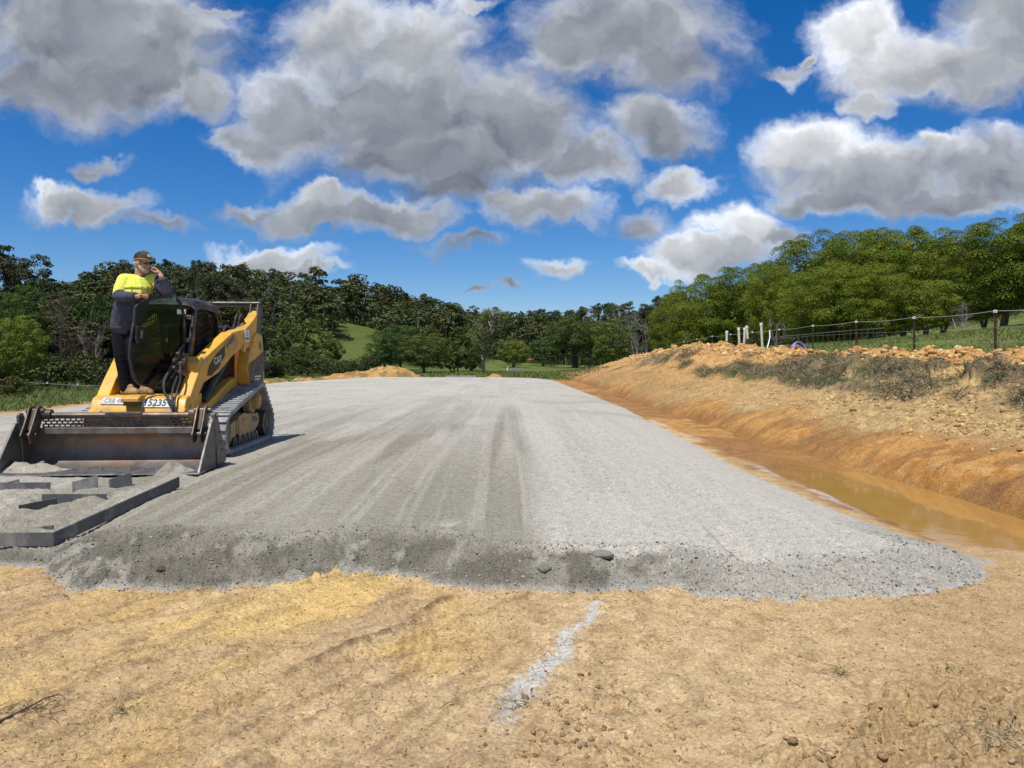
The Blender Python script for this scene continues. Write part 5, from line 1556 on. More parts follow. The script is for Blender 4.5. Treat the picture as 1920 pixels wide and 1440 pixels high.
# ------------------------------------------------------------------ levelling frame on the gravel
def build_frame():
    z0 = .205
    root = bpy.data.objects.new('levelling_frame', None); COL.objects.link(root)
    root.location = (-4.6, 6.6, .21)
    tag(root, 'grey steel levelling frame lying in gravel in front of the bucket', 'levelling frame')
    bpy.context.view_layer.update()
    IM = root.matrix_world.inverted() if False else Matrix.Translation((4.6, -6.6, -.21))
    def put(m): m.v = [tuple(IM @ Vector(p)) for p in m.v]; return m
    XR = -3.27; XR0 = -3.49
    def channel(m, a, b, up, h=.105, fl=.022, t=.008, za=.21, zb=.25):
        """C channel from a to b (xy), web on the side 'up' points away from"""
        a = Vector(a); b = Vector(b); d = (b - a).normalized(); n = Vector((d.y, -d.x)) * up
        def P(p, off, z): return Vector((p.x + n.x * off, p.y + n.y * off, z))
        for (o0, o1, h0, h1) in ((-t, 0, 0, h), (-fl, -t, h - t, h - .0005), (-fl, -t, .0005, t)):
            V = [P(a, o0, za + h0), P(a, o1, za + h0), P(a, o1, za + h1), P(a, o0, za + h1), P(b, o0, zb + h0), P(b, o1, zb + h0), P(b, o1, zb + h1), P(b, o0, zb + h1)]
            m.add(V, [(0, 1, 2, 3), (7, 6, 5, 4), (0, 4, 5, 1), (1, 5, 6, 2), (2, 6, 7, 3), (3, 7, 4, 0)])
        return m
    m = channel(MB(), (-6.4, 5.88), (XR0, 5.88), 1, za=.102, zb=.102); put(m).build('front_rail', M_FRAMEST, root, .003)
    m = channel(MB(), (XR0 + .006, 5.88), (XR - .03, 7.68), 1, za=.102, zb=.262); put(m).build('side_rail', M_FRAMEST, root, .003)
    m = channel(MB(), (-6.1, 7.62), (-4.55, 7.62), 1, za=.20, zb=.20, h=.12); put(m).build('rear_rail', M_FRAMEST, root, .003)
    m = channel(MB(), (-4.35, 7.15), (-3.75, 7.15), 1, za=.20, zb=.20, h=.085); put(m).build('cross_bar', M_FRAMEST, root, .003)
    def blade(p, q, h, th=.006, lean=.05, name='scraper_blade'):
        p = Vector(p); q = Vector(q); d = (q - p).normalized(); n = Vector((-d.y, d.x, 0)) * th; L = Vector((0, 0, h)) + Vector((-d.y, d.x, 0)) * lean
        m = MB(); m.loft([[p - n, p + n, p + n + L * .75, p - n + L * .75], [q - n, q + n, q + n + L, q - n + L]])
        put(m).build(name, M_FRAMEST, root, .003)
    blade((-4.32, 7.60, .205), (-4.13, 7.72, .21), .16)
    blade((-3.98, 7.66, .21), (-3.84, 7.84, .215), .17)
    blade((-5.0, 7.52, .205), (-4.86, 7.64, .205), .14)
    blade((-4.40, 6.90, .15), (-4.14, 7.04, .165), .11, .006, -.03)
    blade((-4.05, 6.30, .07), (-3.76, 6.34, .085), .085, .012, .0)
    return root
build_frame()

# ------------------------------------------------------------------ the man standing on the loader's sill
M_SKIN = principled('skin', (.46, .235, .155), .55, 0, .4, 14, .12)
M_HIVIS = principled('hi_vis_yellow_cloth', (.74, .76, .13), .85, 0, .2, 7, .07, bump=.25, bscale=14)
M_NAVY = principled('faded_navy_cloth', (.060, .062, .095), .9, 0, .2, 6, .25, bump=.3, bscale=12)
M_TROU = principled('dark_navy_trousers', (.006, .007, .012), .9, 0, .2, 5, .35, bump=.35, bscale=10)
M_BOOT = principled('tan_suede', (.40, .265, .125), .85, 0, .2, 8, .2, (.2, .13, .07), .3, 8)
M_SOLE = principled('boot_sole', (.07, .05, .035), .8)
M_HAIR = principled('grey_hair', (.42, .40, .37), .8, 0, .3, 40, .3, bump=.4, bscale=120)
M_CAPG = principled('olive_cap', (.075, .070, .042), .85, 0, .2, 10, .15)
M_CAPB = principled('dark_cap_mesh', (.020, .018, .017), .85)
M_BAND = principled('tan_cap_band', (.50, .26, .08), .7)
M_LENS = principled('sunglass_lens', (.01, .01, .012), .12)

class Blob:
    """overlapping tapered limbs, fused into one continuous skin"""
    def __init__(s): s.m = MB()
    def limb(s, pts, radii, n=14, squash=None):
        pts = [Vector(p) for p in pts]
        for i in range(len(pts) - 1):
            a, b = pts[i], pts[i + 1]; t = (b - a)
            if t.length < 1e-6: continue
            tn = t.normalized(); ax = tn.orthogonal().normalized(); bx = tn.cross(ax)
            rings = []
            for f in (0, .5, 1):
                p = a.lerp(b, f); r = radii[i] * (1 - f) + radii[i + 1] * f
                rings.append([p + (ax * math.cos(2 * math.pi * k / n) + bx * math.sin(2 * math.pi * k / n)) * r for k in range(n)])
            s.m.loft(rings)
        for p, r in zip(pts, radii): s.m.sphere(p, r * 1.002, n)
        return s
    def ell(s, c, ax, ay, az, n=16):
        """ellipsoid with half-axis vectors"""
        c = Vector(c); ax = Vector(ax); ay = Vector(ay); az = Vector(az); rings = []
        for i in range(1, n // 2):
            ph = math.pi * i / (n // 2)
            rings.append([c + ax * (math.sin(ph) * math.cos(2 * math.pi * k / n)) + ay * (math.sin(ph) * math.sin(2 * math.pi * k / n)) - az * math.cos(ph) for k in range(n)])
        s.m.loft(rings); return s
    def build(s, name, mat, parent, voxel=.008, smooth=3, rule=None):
        me = bpy.data.meshes.new(name); me.from_pydata(s.m.v, [], s.m.f)
        bm = bmesh.new(); bm.from_mesh(me); bmesh.ops.recalc_face_normals(bm, faces=bm.faces); bm.to_mesh(me); bm.free()
        tmp = bpy.data.objects.new(name, me); COL.objects.link(tmp)
        r = tmp.modifiers.new('r', 'REMESH'); r.mode = 'VOXEL'; r.voxel_size = voxel
        if smooth:
            sm = tmp.modifiers.new('s', 'SMOOTH'); sm.factor = .5; sm.iterations = smooth
        bpy.context.view_layer.update()
        out = bpy.data.meshes.new_from_object(tmp.evaluated_get(bpy.context.evaluated_depsgraph_get()))
        bpy.data.objects.remove(tmp); out.name = name
        mats = mat if isinstance(mat, (list, tuple)) else [mat]
        out.materials.clear()
        for m_ in mats: out.materials.append(m_)
        nf = len(out.polygons)
        out.polygons.foreach_set('use_smooth', np.ones(nf, bool))
        if rule:
            c = np.zeros(nf * 3); out.polygons.foreach_get('center', c)
            out.polygons.foreach_set('material_index', np.asarray(rule(c.reshape(-1, 3)), np.int32))
        o = bpy.data.objects.new(name, out); COL.objects.link(o)
        o.parent = parent
        return o

def build_man():
    root = bpy.data.objects.new('person', None); COL.objects.link(root)
    foot = W(246, 742, 9.86)
    root.location = foot
    tag(root, 'man in yellow and navy work shirt and cap standing on the loader, hand at mouth', 'person')
    bpy.context.view_layer.update()
    def J(px, py, d): return W(px, py, d) - foot
    # joints
    pel = J(234, 604, 9.90); belly = J(243, 580, 9.86); chest = J(258, 545, 9.86); neckb = J(263, 520, 9.88)
    shR = J(232, 523, 9.80); shL = J(293, 523, 9.98)
    elR = J(222, 556, 9.66); wrR = J(257, 556, 9.50); haR = J(271, 556, 9.45)
    elL = J(314, 549, 9.76); wrL = J(303, 519, 9.70)
    hipR = J(226, 608, 9.90); hipL = J(248, 608, 9.94)
    knR = J(228, 666, 9.84); knL = J(250, 664, 9.86); anR = J(237, 724, 9.88); anL = J(259, 724, 9.94)
    HC = J(267, 493, 9.86)                                  # centre of the skull
    fwd = Vector((.93, -.34, -.06)).normalized(); up = Vector((.03, 0, 1)); side = fwd.cross(up).normalized(); up = side.cross(fwd).normalized()   # side points to his right... towards the camera
    if side.y > 0: side = -side
    def H(f, u, s_=0.0): return HC + fwd * f + up * u + side * s_
    # ---- body: one continuous skin surface
    b = Blob()
    b.ell(H(-.005, .025), fwd * .098, side * .078, up * .105)          # skull
    b.ell(H(.035, -.045), fwd * .062, side * .062, up * .085)           # face and jaw
    b.ell(H(.068, -.098), fwd * .030, side * .034, up * .028)           # chin
    b.limb([H(.092, .012), H(.112, -.030)], [.012, .019], 10)           # nose
    b.ell(H(.104, -.033, 0), fwd * .018, side * .021, up * .012)
    b.ell(H(.089, -.066), fwd * .016, side * .026, up * .007)           # upper lip
    b.ell(H(.086, -.080), fwd * .016, side * .024, up * .008)           # lower lip
    b.ell(H(.082, .026), fwd * .020, side * .055, up * .012)            # brow
    for q in (-1, 1):
        b.ell(H(.070, -.022, q * .040), fwd * .026, side * .022, up * .022)   # cheek
        b.ell(H(-.010, -.010, q * .078), fwd * .020, side * .010, up * .034)  # ear
    b.limb([H(-.025, -.06), H(-.035, -.13), neckb], [.058, .060, .070])
    b.limb([chest + Vector((0, 0, .08)), chest, belly, pel], [.12, .145, .150, .135])
    b.limb([shR, chest], [.07, .10]); b.limb([shL, chest], [.07, .10])
    b.limb([shR, elR, wrR], [.060, .045, .030]); b.limb([shL, elL, wrL], [.060, .045, .030])
    b.limb([hipR, knR, anR], [.090, .062, .045]); b.limb([hipL, knL, anL], [.090, .062, .045])
    for an in (anR, anL): b.limb([an, an + Vector((.07, -.05, -.08)), an + Vector((.12, -.05, -.085))], [.04, .028, .02])
    # viewer-left hand closed over the door edge: palm, four bent fingers, thumb
    pd = (haR - wrR).normalized(); dn = Vector((0, 0, -1)); cr = pd.cross(dn).normalized()
    if cr.y > 0: cr = -cr                                              # towards the camera
    palm = wrR + pd * .065 + Vector((0, 0, .012))
    b.limb([wrR, palm], [.030, .026]); b.ell(palm, pd * .050, cr * .042, Vector((0, 0, .020)))
    for k, (off, ln) in enumerate(((-.030, .9), (-.010, 1.05), (.010, 1.0), (.030, .82))):
        r0 = palm + pd * .040 + cr * off + Vector((0, 0, .008))
        k1 = r0 + pd * .034 * ln + Vector((0, 0, .004)); k2 = k1 + pd * .018 * ln + dn * .024 * ln; k3 = k2 + dn * .022 * ln - pd * .006
        b.limb([r0, k1, k2, k3], [.0115, .0105, .0095, .008], 9)
    t0 = palm - pd * .020 + cr * .034; t1 = t0 + pd * .030 + cr * .020 + dn * .012; t2 = t1 + pd * .026 + dn * .014
    b.limb([t0, t1, t2], [.014, .0115, .009], 9)
    # raised hand: curled against the mouth
    mouth = H(.100, -.076)
    hd = (mouth - wrL).normalized()
    palm2 = wrL + hd * .060 + Vector((0, 0, .035))
    hup = Vector((0, 0, 1)); across = Vector((.25, -.95, .1)).normalized()      # knuckle row
    b.limb([wrL, palm2], [.030, .028]); 
    pdir = (palm2 - wrL).normalized()
    b.ell(palm2 + pdir * .010, pdir * .050, across * .040, pdir.cross(across).normalized() * .021)
    for k, (off, ln) in enumerate(((-.030, .82), (-.010, 1.0), (.010, 1.05), (.030, .92))):
        r0 = palm2 + pdir * .046 + across * off
        k1 = r0 + pdir * .022 * ln + Vector((-.026, 0, .006)) * ln; k2 = k1 + Vector((-.026, 0, -.012)) * ln; k3 = k2 + Vector((-.008, 0, -.022)) * ln
        b.limb([r0, k1, k2, k3], [.012, .011, .010, .0085], 9)
    t0 = palm2 - pdir * .010 + across * .034 + Vector((-.01, 0, 0)); t1 = t0 + Vector((-.034, -.004, .006)); t2 = t1 + Vector((-.030, .004, .014))
    b.limb([t0, t1, t2], [.014, .0115, .009], 9)
    b.build('body', M_SKIN, root, .0055, 2)
    # ---- hair, beard
    b = Blob()
    b.ell(H(-.040, -.005), fwd * .072, side * .083, up * .066); b.ell(H(-.062, -.045), fwd * .042, side * .062, up * .040)
    for q in (-1, 1): b.ell(H(.012, .000, q * .073), fwd * .020, side * .014, up * .035)
    b.build('hair', M_HAIR, root, .005, 1)
    b = Blob()
    b.ell(H(.060, -.098), fwd * .040, side * .046, up * .034); b.ell(H(.084, -.052), fwd * .022, side * .032, up * .008)
    for q in (-1, 1): b.limb([H(.010, -.030, q * .066), H(.035, -.075, q * .056), H(.062, -.100, q * .034)], [.014, .020, .022], 10)
    b.build('beard', M_HAIR, root, .005, 1)
    # ---- sunglasses
    m = MB()
    for q in (-1, 1):
        m.obox(H(.097, .003, q * .032), fwd * .006, (side * .028 - fwd * .006 * q), up * .019)
        m.obox(H(.040, .012, q * .078), fwd * .056, side * .003, up * .005)
    m.obox(H(.104, .008), fwd * .003, side * .012, up * .004)
    m.build('sunglasses', M_LENS, root, .003)
    # ---- cap
    m = MB(); rings = []
    for u, rr, f0 in ((.030, 1.0, 0), (.060, 1.01, 0), (.090, .97, -.002), (.118, .84, -.004), (.138, .58, -.006), (.147, .25, -.006)):
        rings.append([H(f0 - .004 + math.cos(2 * math.pi * k / 28) * .112 * rr, u + .012 * math.cos(2 * math.pi * k / 28), math.sin(2 * math.pi * k / 28) * .092 * rr) for k in range(28)])
    m.loft(rings)
    cap = m.build('cap', [M_CAPB, M_CAPG], root, 0, 60)
    me = cap.data
    for p in me.polygons: p.material_index = 1 if (p.center - HC).dot(fwd) > .03 else 0
    m = MB(); bot = []; top = []
    N = 12; ring = []
    for i in range(N + 1):
        a = R(-72) + R(144) * i / N
        ring.append((math.cos(a), math.sin(a)))
    V = []
    for (c, s_) in ring:
        V.append(H(c * .105, .038, s_ * .090)); V.append(H(.060 + c * .140, .018 - .030 * s_ * s_, s_ * .088))
        V.append(H(c * .105, .046, s_ * .090)); V.append(H(.060 + c * .140, .024 - .030 * s_ * s_, s_ * .088))
    Fs = []
    for i in range(N):
        a = 4 * i; c = 4 * (i + 1)
        Fs += [(a, c, c + 1, a + 1), (a + 2, a + 3, c + 3, c + 2), (a + 1, c + 1, c + 3, a + 3), (a, a + 2, c + 2, c)]
    m.add(V, Fs); m.build('cap_brim', M_CAPG, cap, 0, 40)
    m = MB(); rings = []
    for u in (.034, .046):
        rings.append([H(-.004 + math.cos(2 * math.pi * k / 28) * .1145, u + .012 * math.cos(2 * math.pi * k / 28), math.sin(2 * math.pi * k / 28) * .0945) for k in range(28)])
    m.loft(rings, caps=False); m.build('cap_band', M_BAND, cap, 0, 60)
    m = MB(); m.obox(H(.095, .090), fwd * .012 + up * .004, side * .020, up * .018 - fwd * .006); m.build('cap_badge', M_DECALW, cap, .004)
    # ---- shirt: hi-vis yoke, navy below
    b = Blob()
    b.limb([neckb + Vector((0, 0, -.055)), chest + Vector((-.005, 0, .045)), chest], [.085, .160, .180])
    b.limb([chest + Vector((-.02, 0, -.02)), belly, pel + Vector((0, 0, .0)), pel + Vector((-.01, 0, -.045))], [.182, .192, .170, .166])
    b.ell(belly + Vector((.05, -.06, .02)), (.13, 0, 0), (0, .13, 0), (0, 0, .15))
    b.limb([neckb + Vector((-.03, 0, -.045)), shR + Vector((.01, 0, -.02)), shR.lerp(elR, .55), elR, elR.lerp(wrR, .55), elR.lerp(wrR, .88)], [.080, .090, .084, .070, .062, .050])
    b.limb([neckb + Vector((.03, 0, -.045)), shL + Vector((-.01, 0, -.02)), shL.lerp(elL, .55), elL, elL.lerp(wrL, .45), elL.lerp(wrL, .74)], [.080, .090, .082, .070, .060, .054])
    # loose folds
    rng = np.random.default_rng(5)
    for (a, c, r) in ((chest + Vector((-.12, -.12, -.02)), belly + Vector((-.10, -.155, -.02)), .022), (chest + Vector((.04, -.158, -.03)), belly + Vector((.07, -.17, .02)), .016), (belly + Vector((-.15, -.08, .03)), pel + Vector((-.12, -.09, .0)), .016), (shR.lerp(elR, .2) + Vector((-.03, -.07, 0)), elR + Vector((-.02, -.055, .03)), .016), (elR.lerp(wrR, .2) + Vector((0, -.02, .055)), elR.lerp(wrR, .5) + Vector((0, -.055, 0)), .012)):
        b.limb([a, a.lerp(c, .5) + Vector(rng.normal(0, .012, 3)), c], [r * .6, r, r * .5], 8)
    yz = J(250, 554, 9.78).z
    def rule(c):
        # yellow above the chest line and on the upper half of the sleeves
        yel = c[:, 2] > yz + .02 * np.sin(c[:, 0] * 9)
        dL = np.linalg.norm(c - np.array(elL), axis=1); dR = np.linalg.norm(c - np.array(elR), axis=1); dsL = np.linalg.norm(c - np.array(shL), axis=1); dsR = np.linalg.norm(c - np.array(shR), axis=1)
        lim = (dL < dsL * .92) & (c[:, 0] > shL.x - .03)
        e = np.array(elR); w_ = np.array(wrR); d_ = w_ - e; t = np.clip(((c - e) @ d_) / (d_ @ d_), .08, 1)
        limR = np.linalg.norm(c - (e + t[:, None] * d_), axis=1) < .088
        fore = (c[:, 0] > shL.x + .035)
        return np.where(yel & ~lim & ~limR & ~fore, 0, 1)
    shirt = b.build('shirt', [M_HIVIS, M_NAVY], root, .007, 2, rule)
    m = MB(); rings = []
    nb = neckb + Vector((.005, -.005, .012))
    for k_, (r, z, tilt) in enumerate(((.079, -.045, .0), (.088, -.005, .0), (.082, .020, .0), (.074, .012, .0))):
        rings.append([nb + Vector((math.cos(2 * math.pi * i / 20) * r, math.sin(2 * math.pi * i / 20) * r * .92, z + .018 * math.sin(2 * math.pi * i / 20))) for i in range(20)])
    m.loft(rings, caps=False); m.build('collar', M_NAVY, shirt, 0, 60)
    m = MB()
    for q, (dx, dz) in enumerate(((-.03, .0), (.085, .0))):
        c = chest + Vector((dx, -.184, -.005)); m.obox(c, (.052, .012 * (q * 2 - 1), 0), (0, .008, 0), (0, .012, .050)); m.obox(c + Vector((0, -.009, .040)), (.054, .012 * (q * 2 - 1), 0), (0, .006, 0), (0, .004, .016))
    m.build('chest_pocket', M_HIVIS, shirt, .008)
    m = MB()
    for e, w_ in ((elR.lerp(wrR, .86), wrR), (elL.lerp(wrL, .74), wrL)):
        d_ = (w_ - e).normalized(); m.cyl(e - d_ * .02, e + d_ * .03, .056, 18, .054)
    m.build('cuff', M_NAVY, shirt, .01)
    # ---- trousers
    b = Blob()
    b.limb([pel + Vector((0, 0, .02)), pel + Vector((0, 0, -.06))], [.148, .150])
    b.limb([hipR + Vector((.01, 0, .0)), hipR.lerp(knR, .5), knR, knR.lerp(anR, .5), anR + Vector((0, 0, -.02))], [.120, .108, .090, .080, .076])
    b.limb([hipL + Vector((-.01, 0, .0)), hipL.lerp(knL, .5), knL, knL.lerp(anL, .5), anL + Vector((0, 0, -.02))], [.120, .108, .090, .080, .076])
    for (kn, an) in ((knR, anR), (knL, anL)):
        for t in (.15, .72, .85, .95): b.ell(kn.lerp(an, t), Vector((.093 - .012 * t, 0, .010)), (0, .092 - .012 * t, .012), (0, 0, .016))
    b.limb([hipR + Vector((-.08, -.07, -.02)), knR + Vector((-.04, -.075, .04))], [.02, .016], 8); b.limb([hipR + Vector((.03, -.10, -.1)), knR + Vector((.03, -.07, 0))], [.014, .018], 8)
    b.build('trousers', M_TROU, root, .008, 2)
    # ---- boots, toes pointing to the right and a little forward
    for an, yaw in ((anR, -.42), (anL, -.25)):
        f = Vector((math.cos(yaw), math.sin(yaw), 0)); s_ = Vector((-f.y, f.x, 0)); g0 = Vector((an.x, an.y, .0))
        b = Blob()
        b.limb([g0 + Vector((0, 0, .17)), g0 + Vector((0, 0, .07))], [.062, .060])
        b.limb([g0 - f * .035 + Vector((0, 0, .052)), g0 + f * .07 + Vector((0, 0, .062)), g0 + f * .15 + Vector((0, 0, .050)), g0 + f * .19 + Vector((0, 0, .044))], [.050, .056, .052, .042])
        b.ell(g0 + f * .045 + Vector((0, 0, .11)), f * .075, s_ * .045, Vector((0, 0, .045)))
        bt = b.build('boot', M_BOOT, root, .006, 2)
        m = MB(); prof = [(-.085, -.036), (-.06, -.052), (.05, -.050), (.15, -.056), (.22, -.036), (.238, 0), (.22, .036), (.15, .056), (.05, .050), (-.06, .052), (-.085, .036)]
        m.loft([[g0 + f * a + s_ * c + Vector((0, 0, z)) for a, c in prof] for z in (-.006, .022)]); m.build('sole', M_SOLE, bt, .004)
    return root
build_man()

# ------------------------------------------------------------------ fences and posts
M_POST = principled('brown_steel_post', (.075, .042, .030), .7, .2, .4, 12, .3)
M_CAP = principled('white_plastic', (.80, .80, .78), .45)
M_PVC = principled('cream_pipe', (.62, .60, .50), .55, 0, .4, 8, .08, (.35, .30, .2), .2, 9)
M_WIRE = principled('grey_wire', (.36, .37, .36), .5, .2)
M_TAPE = principled('pale_fence_tape', (.30, .32, .30), .6)
def gz(x, y): return ground_z(x, y)
def build_fence():
    x0 = 13.0
    ys = [12.4 + 4.2 * k for k in range(15)]
    root = bpy.data.objects.new('paddock_fence', None); COL.objects.link(root)
    root.location = (x0, 20.8, gz(x0, 20.8)); L = root.location.copy()
    tag(root, 'wire fence of brown posts with white caps along the top of the clay bank', 'fence')
    tops = []
    tp = {20.8: 2.87, 25.0: 2.94, 29.2: 3.03, 33.4: 3.08, 37.6: 3.10, 41.8: 3.13, 46.0: 3.17, 50.2: 3.2, 54.4: 3.14, 58.6: 3.06, 62.8: 2.98, 67.0: 2.74, 71.2: 2.5}
    for i, y in enumerate(ys):
        zt = tp.get(round(y, 1), 2.8 if y < 20 else 2.5)
        jx = .03 * math.sin(i * 2.3); zb = gz(x0, y) - .3
        m = MB(); m.box(x0 - .028 - L.x, x0 + .028 - L.x, y - .02 - L.y, y + .02 - L.y, zb - L.z, zt - L.z); m.box(x0 - .006 - L.x, x0 + .006 - L.x, y - .045 - L.y, y - .02 - L.y, zb - L.z, zt - L.z - .02)
        p = m.build('post', M_POST, root, 0)
        m = MB(); m.cyl((x0 - L.x, y - L.y, zt - L.z - .03), (x0 - L.x, y - L.y, zt - L.z + .045), .052, 12); m.cyl((x0 - L.x, y - .05 - L.y, zt - L.z + .01), (x0 - L.x, y + .05 - L.y, zt - L.z + .01), .03, 8)
        m.build('insulator_cap', M_CAP, p, .01)
        tops.append(Vector((x0, y, zt)) - L)
    for k, (dz, r, mt) in enumerate(((0.02, .010, M_TAPE), (-.42, .0035, M_WIRE), (-.82, .0035, M_WIRE))):
        m = MB()
        for a, b in zip(tops[:-1], tops[1:]):
            m.tube(arc(a + Vector((-.035, 0, dz)), b + Vector((-.035, 0, dz)), 6, (0, 0, -.05 if k == 0 else -.01)), r, 5)
        m.build('wire', mt, root, 0)
build_fence()
def far_fence():
    root = bpy.data.objects.new('picket_fence', None); COL.objects.link(root)
    A = W(1440, 640, 52); B_ = W(1660, 632, 46)
    root.location = (A.x, A.y, gz(A.x, A.y)); L = root.location.copy()
    tag(root, 'low dark picket fence in the shade under the front dome trees', 'fence')
    rails = []
    for i in range(23):
        p = A.lerp(B_, i / 22); z = gz(p.x, p.y); m = MB()
        m.cyl((p.x - L.x, p.y - L.y, z - .2 - L.z), (p.x - L.x, p.y - L.y, z + .85 - L.z), .02, 6); m.build('picket', M_POST, root, 0)
        rails.append(Vector((p.x, p.y, z + .75)) - L)
    m = MB(); m.tube(rails, .01, 5); m.build('wire', M_WIRE, root, 0)
far_fence()
def left_fence():
    root = bpy.data.objects.new('wire_fence', None); COL.objects.link(root)
    A = W(40, 716, 36); B_ = W(205, 724, 34)
    root.location = (A.x, A.y, gz(A.x, A.y)); L = root.location.copy()
    tag(root, 'single-wire fence with white insulator across the grass left of the loader', 'fence')
    for t in (0.0, .31, .66, 1.0):
        p = A.lerp(B_, t); z = gz(p.x, p.y); m = MB(); m.cyl((p.x - L.x, p.y - L.y, z - .2 - L.z), (p.x - L.x, p.y - L.y, p.z + .03 - L.z), .014, 6); m.build('post', M_POST, root, 0)
        m = MB(); m.cyl((p.x - L.x, p.y - .02 - L.y, p.z - .03 - L.z), (p.x - L.x, p.y - .02 - L.y, p.z + .05 - L.z), .035, 8); m.build('insulator', M_CAP, root, .004)
    m = MB(); m.tube(arc(A - L, B_ - L, 8, (0, 0, -.03)), .008, 5); m.build('wire', M_WIRE, root, 0)
left_fence()
PIPES = [(1363, 621, 1362, 'short white pipe post with dark lower end, leftmost of the cluster', 42.5, True),
         (1385, 615, 1387, 'white pipe post leaning slightly left, second from the left', 41.5, False),
         (1396.5, 615, 1395, 'white pipe post touching the dark-footed one', 41, False),
         (1400, 611.5, 1404, 'white pipe post with dark foot, crossing its neighbour', 40.6, True),
         (1427, 606, 1430, 'tallest white pipe post, standing alone right of the others', 40, False)]
for (px, top, pb, lab, d, dark) in PIPES:
    a = W(px, top, d); zb = None
    b = W(pb, 652, d); zg = gz(b.x, b.y) - .15
    root = bpy.data.objects.new('pipe_post', None); COL.objects.link(root); root.location = (b.x, b.y, zg)
    tag(root, lab, 'post', 'white pipe posts behind the clay ridge')
    q = a - root.location
    m = MB(); m.cyl((0, 0, 0), q, .066, 14); m.build('pipe', M_PVC, root, 0)
    m = MB(); m.cyl(q - q.normalized() * .12, q + q.normalized() * .02, .078, 14); m.build('pipe_socket', M_CAP, root, .006)
    if dark: m = MB(); m.cyl(q * 0, q * .52, .084, 12); m.build('dark_sleeve', M_POST, root, 0)
m = MB(); P0 = W(1438, 656, 39); P1 = W(1443, 619, 39.4)
o = bpy.data.objects.new('bent_rod', None); COL.objects.link(o); o.location = (P0.x, P0.y, gz(P0.x, P0.y) - .1)
tag(o, 'thin pale bent rod leaning right of the tallest white pipe', 'rod')
m.tube(smooth_path([(0, 0, 0), P0 + Vector((0.02, 0, .1)) - o.location, P0.lerp(P1, .6) + Vector((.06, 0, 0)) - o.location, P1 - o.location], 6), .03, 8); m.build('rod', M_CAP, o, 0)
# coil of purple pipe
def coil():
    m1 = principled('purple_pipe', (.27, .20, .52), .45, 0, .4, 6, .15, (.45, .36, .2), .15, 5)
    c = W(1498, 650, 33.5)
    zg = gz(c.x, c.y)
    root = bpy.data.objects.new('pipe_coil', None); COL.objects.link(root); root.location = (c.x, c.y, zg); 
    tag(root, 'coil of purple pipe lying on the grass behind the clay ridge', 'pipe coil')
    n = Vector((.42, -.78, .46)).normalized(); a = n.orthogonal().normalized(); b = n.cross(a)
    cz = c.z - zg
    for k in range(4):
        m = MB(); off = n * (k - 1.5) * .062; r = .305 - .008 * abs(k - 1.5)
        rings = []
        for i in range(40):
            an = 2 * math.pi * i / 40; rd = a * math.cos(an) + b * math.sin(an)
            rings.append([Vector((0, 0, cz - .10)) + off + rd * (r + .032 * math.cos(t)) + n * .032 * math.sin(t) for t in [2 * math.pi * j / 8 for j in range(8)]])
        rings.append(rings[0]); m.loft(rings, caps=False); m.build('pipe_turn', m1, root, 0, 80)
coil()
# mast on the hilltop
m = MB(); c = W(178, 497, 235); zg = gz(c.x, c.y)
o = bpy.data.objects.new('radio_mast', None); COL.objects.link(o); o.location = (c.x, c.y, zg); tag(o, 'thin grey mast standing on the wooded hilltop', 'mast')
m.cyl((0, 0, -1), (0, 0, c.z - zg), .16, 8); m.build('pole', M_WIRE, o, 0)
m = MB(); m.cyl((0, 0, c.z - zg - 1.3), (0, 0, c.z - zg), .30, 8); m.build('antenna', M_WIRE, o, .02)

# ------------------------------------------------------------------ heaps of spoil
def heap(name, label, pts, width, seed, amp=.25, col=(.50, .30, .115), steep=1.0, cat='spoil heap'):
    """pts: (x, y, height) along the ridge"""
    P = np.array(pts, float); n = 90
    t = np.linspace(0, 1, n); tt = np.linspace(0, 1, len(P))
    cx = np.interp(t, tt, P[:, 0]); cy = np.interp(t, tt, P[:, 1]); ch = np.interp(t, tt, P[:, 2])
    k = 41; s = np.linspace(-1, 1, k)
    X = cx[:, None] + 0 * s[None, :]; Yy = cy[:, None] + s[None, :] * width
    prof = np.clip(1 - np.abs(s) ** 1.25, 0, 1)[None, :]
    H_ = ch[:, None] * prof
    nz = fbm(X * 1.6 + seed, Yy * 1.6, 4, seed); n2 = fbm(X * 5 + seed, Yy * 5, 3, seed + 3)
    endf = (np.minimum(t, 1 - t) * 12).clip(0, 1)[:, None]
    H_ = H_ * (1 + (nz - .5) * amp * 3.2 * endf) + (n2 - .5) * amp * .8 * prof * endf
    base = np.asarray(ground_z(X.ravel(), Yy.ravel())).reshape(X.shape)
    Z = base + np.maximum(H_, 0) - .03 * (1 - prof) - .02
    o0 = np.array([cx.mean(), cy.mean(), 0])
    c = np.zeros(X.shape + (3,)); c[:] = col
    c = mix3(c, (.36, .185, .06), ss(nz, .45, .6) * .7); c = mix3(c, (.22, .14, .07), ss(n2, .55, .7) * .5); c = mix3(c, (.10, .11, .045), ss(fbm(X * .9, Yy * .9, 3, seed + 9), .58, .66) * .6)
    V = np.stack([X, Yy, Z], -1).reshape(-1, 3) - o0
    idx = np.arange(n * k).reshape(n, k); Q = np.stack([idx[:-1, :-1], idx[1:, :-1], idx[1:, 1:], idx[:-1, 1:]], -1).reshape(-1, 4)
    o = mesh_np(name, V, Q, M_BANK, cols=c.reshape(-1, 3), smooth=True); o.location = o0
    tag(o, label, cat)
